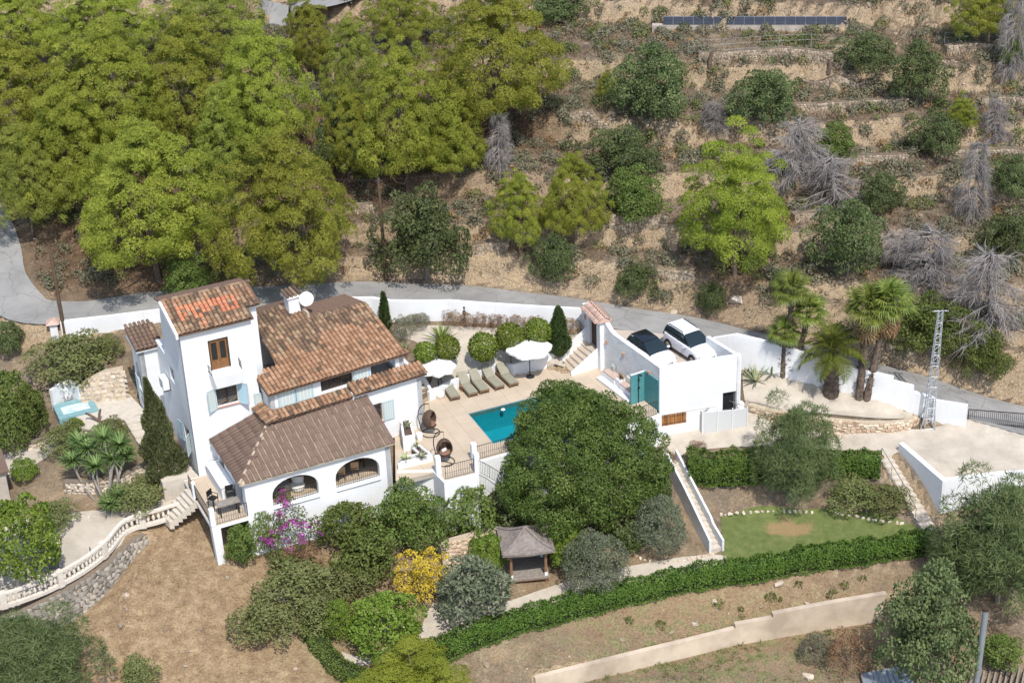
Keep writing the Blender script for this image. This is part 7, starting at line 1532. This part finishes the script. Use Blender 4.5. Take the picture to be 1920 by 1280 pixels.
for i in range(npan):
    for j in range(2):
        c0, c1 = a+d*(L*i/npan+.015), a+d*(L*(i+1)/npan-.015); s_ = unit(nn*.8+np.array([0, 0, .62]))*.34; e0 = s_*j+[0, 0, .1]; n3 = unit(np.cross(d, s_))*.03; q = [c0+e0, c1+e0, c1+e0+s_*.96, c0+e0+s_*.96]; MB().hexa(q, [x+n3 for x in q]).build('panel', SOL, sp)
MB().hexa([a+[0, 0, .05], b+[0, 0, .05], b+nn*.62+[0, 0, .48], a+nn*.62+[0, 0, .48]], [a+[0, 0, .085], b+[0, 0, .085], b+nn*.62+[0, 0, .515], a+nn*.62+[0, 0, .515]]).build('frame', SOLF, sp)
fn = thing('wire_fence', 'thin wire fence on posts below the solar panels', 'fence', ground(1300, 105)); fp_ = [ground(x, y) for x, y in ((1290, 108), (1350, 104), (1405, 100), (1460, 97), (1520, 95), (1580, 98))]
for p in fp_: MB().tube([p, p+[0, 0, 1.3]], .03, 5).build('fence_post', GREYWOOD, fn)
for h in (.4, .8, 1.2): MB().tube([p+[0, 0, h] for p in fp_], .004, 4).build('fence_wire', PIPE, fn)
fn = thing('wire_fence', 'wire fence on posts in the upper right corner', 'fence', ground(1775, 85)); fp_ = [ground(x, y) for x, y in ((1770, 88), (1798, 86), (1825, 84), (1850, 83))]
for p in fp_: MB().tube([p, p+[0, 0, 1.1]], .03, 5).build('fence_post', GREYWOOD, fn)
for h in (.3, .65, 1.0): MB().tube([p+[0, 0, h] for p in fp_], .01, 4).build('fence_wire', PIPE, fn)
for x, y, ty, lab in ((1331, 133, 100, 'bare dark stump standing on the long terrace wall'), (1552, 135, 112, 'leaning dark dead trunk on the upper terrace')):
    b = ground(x, y); h = hgt(b, x, ty); mb = MB(); branchy(mb, b+[0, 0, -.2], b+[.1, 0, h], .2, .12, np.random.default_rng(x), .05, 5); mb.solo('dead_stump', BARK, lab, 'stump', b, smooth=True)
b = ground(1315, 190); e = ground(1345, 212); mb = MB(); branchy(mb, b+[0, 0, .2], e+[0, 0, .25], .2, .14, np.random.default_rng(5), .06, 6); mb.solo('fallen_trunk', BARK, 'dark fallen trunk lying on the slope left of the grey green oak', 'log', b, smooth=True)
# ================================================================ POOL FURNITURE
CUSH = plain('olive_grey_cushion', (.285, .275, .215), .9, (.245, .235, .18), 5, .2, 60)
def make_lounger(label):
    o = thing('sun_lounger', label, 'sun lounger', (0, 0, 0), 'sun loungers along the garden wall')
    f = MB(); W_ = Frame((0, 0), 0)
    for y in (-.31, .27): f.box(W_, 0, 1.95, y, y+.04, .2, .27)
    for x in (0, .62, 1.25, 1.91): f.box(W_, x, x+.04, -.27, .27, .2, .26)
    f.build('frame', TEAK, o)
    for x in (.06, 1.8):
        for y in (-.3, .245): MB().box(W_, x, x+.06, y, y+.055, 0, .2).build('leg', TEAK, o)
    MB().hexa([(1.2, -.29, .27), (1.86, -.29, .72), (1.86, .29, .72), (1.2, .29, .27)], [(1.18, -.29, .3), (1.84, -.29, .75), (1.84, .29, .75), (1.18, .29, .3)]).build('back_frame', TEAK, o)
    MB().tube([(1.6, -.2, .24), (1.66, -.2, .55)], .015, 5).build('back_prop', TEAK, o)
    MB().box(W_, .0, 1.2, -.3, .3, .275, .365).build('seat_cushion', CUSH, o, True, bevel=.035); MB().hexa([(1.2, -.3, .305), (1.9, -.3, .78), (1.9, .3, .78), (1.2, .3, .305)], [(1.14, -.3, .38), (1.84, -.3, .86), (1.84, .3, .86), (1.14, .3, .38)]).build('back_cushion', CUSH, o, True, bevel=.03)
    return o
LL = [((854, 748), (841, 713), 'sun lounger half in the shade of the small parasol'), ((888, 741), (871, 705), 'second sun lounger from the villa'), ((909.5, 735), (893, 700), 'middle one of the five sun loungers'), ((938, 728), (920, 695), 'fourth sun lounger from the villa'), ((964.5, 722.5), (947, 689), 'sun lounger nearest the large parasol with reddish frame')]
lo = None
for ft, hd, lab in LL:
    F0, H0 = U(*ft, .15), U(*hd, .8); an = math.atan2((H0-F0)[1], (H0-F0)[0]); loc = (F0[0], F0[1], 0)
    if lo is None: lo = make_lounger(lab); lo.location = loc; lo.rotation_euler = (0, 0, an)
    else: clone(lo, loc, an, label=lab)
CANV = plain('white_canvas', (.78, .78, .77), .85, (.70, .70, .69), 3)
def parasol(label, b, rad, zr, za, n, scal, rot=0):
    b = np.array(b); o = thing('parasol', label, 'parasol', b); vs, fs = [b+[0, 0, za]], []; m = n*4
    for j, t in enumerate((.33, .66, 1.)):
        for k in range(m):
            a = rot+2*math.pi*k/m; e = abs((k % 4)-2)/2; r_ = rad*t*(1-(1-math.cos(math.pi/n))*(1-e)*1.0-scal*(1-e)*t); vs.append(b+[r_*math.cos(a), r_*math.sin(a), za-(za-zr)*t-.05*math.sin(math.pi*t)+(.05*(1-e)*t if scal else 0)])
    fs += [(0, 1+k, 1+(k+1) % m) for k in range(m)]+[(1+m*j+k, 1+m*j+m+k, 1+m*j+m+(k+1) % m, 1+m*j+(k+1) % m) for j in range(2) for k in range(m)]
    for k in range(m): p = np.array(vs[1+2*m+k]); vs.append(p-[0, 0, .13])
    fs += [(1+2*m+k, 1+3*m+k, 1+3*m+(k+1) % m, 1+2*m+(k+1) % m) for k in range(m)]; c = MB().add(vs, fs).build('canopy', CANV, o)
    for k in range(n): a = rot+2*math.pi*(k+.5)/n*1.0-math.pi/n+2*math.pi/n*.0; a = rot+2*math.pi*(4*k+2)/m if False else rot+2*math.pi*(4*k)/m; MB().tube([b+[0, 0, za-.08], b+[rad*.97*math.cos(a), rad*.97*math.sin(a), zr-.04]], .012, 4).build('rib', IRON, o)
    MB().tube([b, b+[0, 0, za+.08]], .03, 8).build('pole', IRON, o, True); MB().lathe(b, [(.27, 0), (.27, .03), (.2, .08), (.05, .12), (.04, .2)], 16).build('base', IRON, o, True); MB().lathe(b+[0, 0, za], [(.05, -.02), (.04, .06), (0, .1)], 8).build('finial', DWOOD, o)
    return o
parasol('large white parasol on a black foot beside the pool deck wall', U(994, 706, 0), 1.42, 1.98, 2.42, 6, 0, R(10)); parasol('smaller white parasol with scalloped rim beside the villa steps', U(823, 735, 0), 1.15, 1.72, 2.2, 8, .07, R(5))
p = U(825.5, 744, 0); MB().lathe(p, [(.24, 0), (.28, .06), (.29, .15), (.27, .24), (.2, .28), (0, .29)], 16).solo('pouf', CREAM, 'round cream pouf at the foot of the small parasol', 'pouf', p, smooth=True)
p = U(868, 732, 0); MB().lathe(p, [(.16, 0), (.16, .03), (.05, .05), (.05, .3), (.2, .32), (.2, .36)], 8).solo('side_table', TEAK, 'small wooden side table between the first two loungers', 'table', p)
RATT = plain('brown_rattan', (.10, .065, .045), .7, (.065, .04, .028), 14, .5, 50); ORC = plain('terracotta_cushion', (.22, .125, .085), .9)
def egg_chair(label, b, face, arm):
    b = np.array(b); o = thing('egg_chair', label, 'hanging chair', b); ring = [b+[.52*math.cos(2*math.pi*k/20), .52*math.sin(2*math.pi*k/20), .04] for k in range(21)]; MB().tube(ring, .025, 6, False).build('base_ring', IRON, o, True)
    d = np.array([math.cos(arm), math.sin(arm), 0]); arc = [b+d*.5+[0, 0, .04], b+d*.62+[0, 0, .5], b+d*.70+[0, 0, 1.0], b+d*.62+[0, 0, 1.5], b+d*.35+[0, 0, 1.86], b+[0, 0, 1.95]]; MB().tube(list(dense(arc, .12)), .028, 7).build('arm', IRON, o, True); MB().tube([b-d*.5+[0, 0, .04], b+d*.5+[0, 0, .04]], .022, 6).build('cross_bar', IRON, o)
    MB().tube([b+[0, 0, 1.95], b+[0, 0, 1.5]], .008, 4).build('chain', IRON, o); vs, fs = [], []; nu, nv = 18, 12; c = b+[0, 0, .95]; fd = np.array([math.cos(face), math.sin(face), 0])
    idx = {}
    for j in range(nv+1):
        th = math.pi*j/nv
        for k in range(nu): ph = 2*math.pi*k/nu; r_ = .46*math.sin(th)*(1-.12*math.cos(th)); idx[j, k] = len(vs); vs.append(c+[r_*math.cos(ph), r_*math.sin(ph), .56*math.cos(th)])
    for j in range(nv):
        for k in range(nu):
            m = (np.array(vs[idx[j, k]])+vs[idx[j+1, (k+1) % nu]])/2-c
            if m@fd/.46 > .42 and m[2] > -.36: continue                     # the open front
            fs.append((idx[j, k], idx[j+1, k], idx[j+1, (k+1) % nu], idx[j, (k+1) % nu]))
    sh = MB().add(vs, fs).build('basket', RATT, o, True); md = sh.modifiers.new('thick', 'SOLIDIFY'); md.thickness = .04
    MB().lathe(c+[0, 0, -.36]-fd*.02, [(.0, 0), (.3, .0), (.33, .06), (.28, .12), (0, .13)], 12).build('seat_cushion', ORC, o, True); MB().box(Frame(c, math.degrees(face)), -.34, -.26, -.22, .22, c[2]-.2, c[2]+.2).build('back_cushion', ORC, o, True, bevel=.035)
    q = c+[0, 0, -.2]+fd*.08; MB().box(Frame(q, math.degrees(face)+20), -.12, -.04, -.16, .16, q[2]-.04, q[2]+.16).build('pillow', CANV, o, True, bevel=.03); return o
egg_chair('hanging rattan egg chair in front of the villa wall with a pale pillow', U(808, 812, 0), R(-15), R(165)); egg_chair('hanging rattan egg chair nearest the deck railing facing the camera', U(835, 866, 0), R(-70), R(150))
p = U(787, 824, 0); MB().lathe(p, [(.16, 0), (.2, .25), (.19, .42), (.15, .44), (.14, .38), (0, .38)], 14).solo('plant_pot', TRIM, 'white pot beside the tall planter', 'pot', p, smooth=True)
# porch and terrace furniture
def chair(label, b, rz, mat=IRON, seat=None, name='chair', high=0):
    f = Frame(b, rz); z = b[2]; o = thing(name, label, 'chair', b); s = .46+high
    for x in (-.2, .17):
        for y in (-.2, .17): MB().box(f, x, x+.03, y, y+.03, z, z+s).build('leg', mat, o)
    MB().box(f, -.22, .22, -.22, .22, z+s, z+s+.05).build('seat', seat or mat, o, bevel=.01); MB().box(f, -.22, .22, .19, .23, z+s+.12, z+s+.48).build('backrest', seat or mat, o, bevel=.01)
    for x in (-.22, .19): MB().box(f, x, x+.03, .195, .225, z+s+.05, z+s+.12).build('back_post', mat, o); MB().box(f, x, x+.03, -.2, .19, z+s+.22, z+s+.25).build('armrest', mat, o); MB().box(f, x, x+.03, -.2, -.17, z+s+.05, z+s+.22).build('arm_post', mat, o)
    return o
chair('black bar chair at the outer corner of the railed terrace', HT(-13.2, -2.4, 0), 60, high=.2); chair('black bar chair next to the porch wall on the railed terrace', HT(-12.25, -2.5, 0), 20, high=.2)
o = thing('terrace_table', 'grey wooden table on the railed front terrace', 'table', HT(-12.6, -3.2, 0)); MB().box(HT, -13.25, -12.0, -3.55, -2.95, .7, .76).build('top', GREYWOOD, o, bevel=.01)
for u_ in (-13.15, -12.16):
    for v_ in (-3.5, -3.06): MB().box(HT, u_, u_+.06, v_, v_+.06, 0, .7).build('leg', IRON, o)
RAT2 = plain('natural_rattan', (.42, .27, .15), .8, (.33, .2, .11), 14)
chair('rattan dining chair on the left behind the right porch arch', HT(-6.15, -3.0, 0), 200, IRON, RAT2); chair('rattan dining chair in the middle behind the right porch arch', HT(-5.3, -2.9, 0), 190, IRON, RAT2)
o = thing('dining_table', 'dark dining table inside the porch behind the right arch', 'table', HT(-5.6, -1.9, 0)); MB().box(HT, -6.5, -4.4, -2.5, -1.7, .7, .76).build('top', DWOOD, o)
for u_ in (-6.4, -4.6):
    for v_ in (-2.45, -1.82): MB().box(HT, u_, u_+.08, v_, v_+.08, 0, .7).build('leg', DWOOD, o)
LIN = plain('linen_sofa', (.40, .37, .32), .9)
o = thing('sofa', 'grey sofa inside the porch behind the left arch', 'sofa', HT(-9.6, -2.2, 0)); MB().box(HT, -10.3, -8.9, -2.7, -1.95, .0, .4).build('seat', LIN, o, bevel=.04); MB().box(HT, -10.3, -8.9, -1.95, -1.7, .0, .8).build('backrest', LIN, o, bevel=.04); MB().box(HT, -10.55, -10.3, -2.7, -1.7, 0, .6).build('armrest', LIN, o, bevel=.04)
o = thing('lounge_chair', 'pale round lounge chair behind the left arch railing', 'chair', HT(-8.5, -3.0, 0)); p = HT(-8.6, -2.85, 0); MB().lathe(p, [(.2, 0), (.36, .1), (.42, .35), (.38, .4), (0, .38)], 14).build('seat', CREAM, o, True); MB().lathe(p+[0, .25, .38], [(.3, 0), (.36, .3), (.28, .36), (0, .34)], 12, 1, .35).build('backrest', CREAM, o, True)

# ================================================================ CARS
PAINT = plain('white_car_paint', (.72, .73, .75), .22, (.70, .71, .73), 2, spec=.5); BLACKP = plain('black_car_roof', (.012, .014, .018), .12, (.01, .012, .016), 2, spec=.6); CGLASS = plain('car_glass', (.015, .025, .028), .05, (.012, .02, .024), 2, spec=.7); TYRE = plain('tyre_rubber', (.025, .025, .026), .9); RIM = plain('alloy_rim', (.38, .38, .39), .35, metal=.7); LAMP = plain('headlamp', (.10, .11, .13), .1, spec=.8); REDL = plain('tail_lamp', (.25, .015, .012), .25); PLASTIC = plain('black_plastic', (.03, .03, .032), .6)
def car(label, c, ang, L, W_, H, roofm, suv):
    c = np.array(c, float); ca, sa = math.cos(ang), math.sin(ang); X = np.array([ca, sa, 0]); Y = np.array([-sa, ca, 0])
    def Q(x, y, z): return c+X*(x*L-L/2)+Y*(y*W_/2)+np.array([0, 0, z*H])
    o = thing('parked_car', label, 'car', c)
    ST = [(0, .74, .22, .40, .50, .52), (.015, .88, .17, .42, .58, .61), (.06, .97, .15, .45, .62, .645), (.2, 1, .14, .46, .62, .64), (.45, 1, .13, .46, .61, .63), (.66, .99, .13, .46, .60, .63), (.74, .98, .14, .45, .575, .615), (.86, .96, .14, .43, .53, .575), (.94, .90, .15, .40, .47, .515), (.985, .80, .17, .34, .40, .43), (1, .70, .2, .32, .36, .37)]
    prof = lambda s: [(-.80*s[1], s[2]), (-.97*s[1], s[2]+.06), (-s[1], s[3]), (-.95*s[1], s[4]), (-.80*s[1], s[5]), (-.4*s[1], s[5]+.012), (0, s[5]+.016), (.4*s[1], s[5]+.012), (.80*s[1], s[5]), (.95*s[1], s[4]), (s[1], s[3]), (.97*s[1], s[2]+.06), (.80*s[1], s[2])]
    vs = []; m = 13
    for s in ST: vs += [Q(s[0], y, z) for y, z in prof(s)]
    n = len(ST); fs = [(i*m+k, i*m+k+1, (i+1)*m+k+1, (i+1)*m+k) for i in range(n-1) for k in range(m-1)]+[(i*m+m-1, i*m, (i+1)*m, (i+1)*m+m-1) for i in range(n-1)]+[tuple(range(m)), tuple(range(n*m-1, (n-1)*m-1, -1))]
    MB().add(vs, fs).build('body', PAINT, o, True)
    tb, tf, rb, rf = ((.015, .735, .07, .49) if suv else (.035, .745, .12, .47)); b = [(tb, -.88, .60), (tf, -.86, .60), (tf, .86, .60), (tb, .88, .60)]; t = [(rb, -.66, .965), (rf, -.64, .975), (rf, .64, .975), (rb, .66, .965)]
    gh = MB(); vs = []
    for x0, x1 in ((0, 0),): pass
    rows = []
    for k in range(5):
        w_ = k/4; row = []
        for (pb, pt) in ((0, 0), (1, 1), (2, 2), (3, 3)): B, T = np.array(b[pb]), np.array(t[pt]); e = B+(T-B)*w_; e[2] += .03*math.sin(math.pi*w_); e[1] *= 1+.05*math.sin(math.pi*w_); row.append(Q(*e))
        rows.append(row)
    vs = [q for r_ in rows for q in r_]; fs = [(4*k+i, 4*k+(i+1) % 4, 4*k+4+(i+1) % 4, 4*k+4+i) for k in range(4) for i in range(4)]+[(16, 17, 18, 19)]; MB().add(vs, fs).build('glasshouse', CGLASS, o)
    rv = []
    for i in range(7):
        x = rb-.01+(rf-rb+.03)*i/6
        for j in range(7): y = -.70+1.4*j/6; rv.append(Q(x, y*(.98 if i < 6 else .95), .972+.035*math.cos(y*1.7)*math.sin(math.pi*(i+.8)/7.6)))
    MB().add(rv+[q-np.array([0, 0, .035]) for q in rv], [(i*7+j, i*7+j+1, i*7+8+j, i*7+7+j) for i in range(6) for j in range(6)]+[(0+j, 49+j, 50+j, 1+j) for j in range(6)]+[(42+j, 43+j, 92+j, 91+j) for j in range(6)]+[(i*7, i*7+7, 56+i*7, 49+i*7) for i in range(6)]+[(i*7+6, 55+i*7, 62+i*7, i*7+13) for i in range(6)]).build('roof', roofm, o, True)
    def strip2(p0, p1, wx, nm, mat): a, e = Q(*p0), Q(*p1); d = X*wx; off = unit((a+e)/2-c-np.array([0, 0, H*.7]))*.015; MB().hexa([a-d+off, a+d+off, e+d+off, e-d+off], [a-d-off, a+d-off, e+d-off, e-d-off]).build(nm, mat, o)
    for s in (-1, 1):
        strip2((tf-.005, .87*s, .60), (rf, .65*s, .97), .035, 'windscreen_pillar', roofm if not suv else PAINT); strip2((.40, .89*s, .61), (.40, .68*s, .965), .03, 'door_pillar', PLASTIC); strip2((tb+.06, .89*s, .60), (rb+.045, .67*s, .96), .10 if suv else .13, 'rear_pillar', PAINT)
        for x in (.18, .815):
            w0 = Q(x, .86*s, .205); w1 = Q(x, 1.01*s, .205); r_ = .205*H; MB().tube([w0, w1], r_, 18).build('tyre', TYRE, o); MB().tube([w1-(w1-w0)*.1, w1+(w1-w0)*.04], r_*.68, 14).build('rim', RIM, o); arc = [w1+X*math.cos(a)*r_*1.16+np.array([0, 0, math.sin(a)*r_*1.16]) for a in np.linspace(-.1, math.pi+.1, 12)]; MB().tube(arc, .03, 5).build('wheel_arch', PLASTIC if suv else PAINT, o)
        MB().box(Frame(Q(.655, 1.06*s, 0), math.degrees(ang)), -.07, .07, -.10, .10, c[2]+.61*H, c[2]+.69*H).build('mirror', PAINT, o, bevel=.03); a0 = [Q(.95, .52*s, .455), Q(.93, .86*s, .475), Q(.955, .84*s, .42), Q(.985, .55*s, .405)]; MB().add(a0+[q+X*.03+np.array([0, 0, .012]) for q in a0], [(0, 1, 2, 3), (7, 6, 5, 4), (0, 4, 5, 1), (1, 5, 6, 2), (2, 6, 7, 3), (3, 7, 4, 0)]).build('headlight', LAMP, o)
        a0 = [Q(-.004, .55*s, .55), Q(.01, .9*s, .56), Q(.004, .88*s, .47), Q(-.006, .6*s, .46)]; MB().add(a0+[q-X*.02 for q in a0], [(0, 1, 2, 3), (7, 6, 5, 4), (0, 4, 5, 1), (1, 5, 6, 2), (2, 6, 7, 3), (3, 7, 4, 0)]).build('taillight', REDL, o)
        sl0 = [Q(.06, 1.005*s, .17), Q(.94, .93*s, .17)]; MB().tube(sl0, .03, 5).build('sill_trim', PLASTIC, o)
        for x in (.42, .60): MB().box(Frame(Q(x-.03, 1.0*s, 0), math.degrees(ang)), -.06, .06, -.012, .012, c[2]+.475*H, c[2]+.49*H).build('door_handle', PAINT, o)
        if suv: MB().tube([Q(rb+.03, .66*s, 1.0), Q(rb+.06, .66*s, 1.025), Q(rf-.05, .64*s, 1.025), Q(rf-.02, .64*s, .995)], .022, 5).build('roof_rail', PLASTIC, o)
    g = [Q(.992, -.42, .40), Q(.992, .42, .40), Q(1.004, .38, .27), Q(1.004, -.38, .27)]; MB().add(g+[q+X*.02 for q in g], [(3, 2, 1, 0), (4, 5, 6, 7), (0, 1, 5, 4), (1, 2, 6, 5), (2, 3, 7, 6), (3, 0, 4, 7)]).build('grille', PLASTIC, o); MB().box(Frame(Q(1.01, 0, 0), math.degrees(ang)), .0, .02, -.25, .25, c[2]+.21*H, c[2]+.265*H).build('number_plate', TRIM, o)
    MB().tube([Q(tf-.03, -.5, .635), Q(tf-.06, .1, .66)], .012, 4).build('wiper', PLASTIC, o)
    return o
cang = math.atan2(*(U(1295, 673, PKZ+.33)-U(1256, 647, PKZ+.33))[[1, 0]]); M_ = U(1275.5, 660, PKZ+.33); ctr = M_+np.array([-math.sin(cang), math.cos(cang), 0])*.80; ctr[2] = PKZ+.002
car('white SUV with white roof parked on the right of the car park', ctr, cang, 3.8, 1.64, 1.5, PAINT, True)
c1 = ctr+(U(1233, 666, PKZ+.9)-U(1308.7, 652.5, PKZ+.95)); c1[2] = PKZ+.002; car('white hatchback with glossy black roof parked by the rough wall', c1, cang, 3.5, 1.58, 1.35, BLACKP, False)
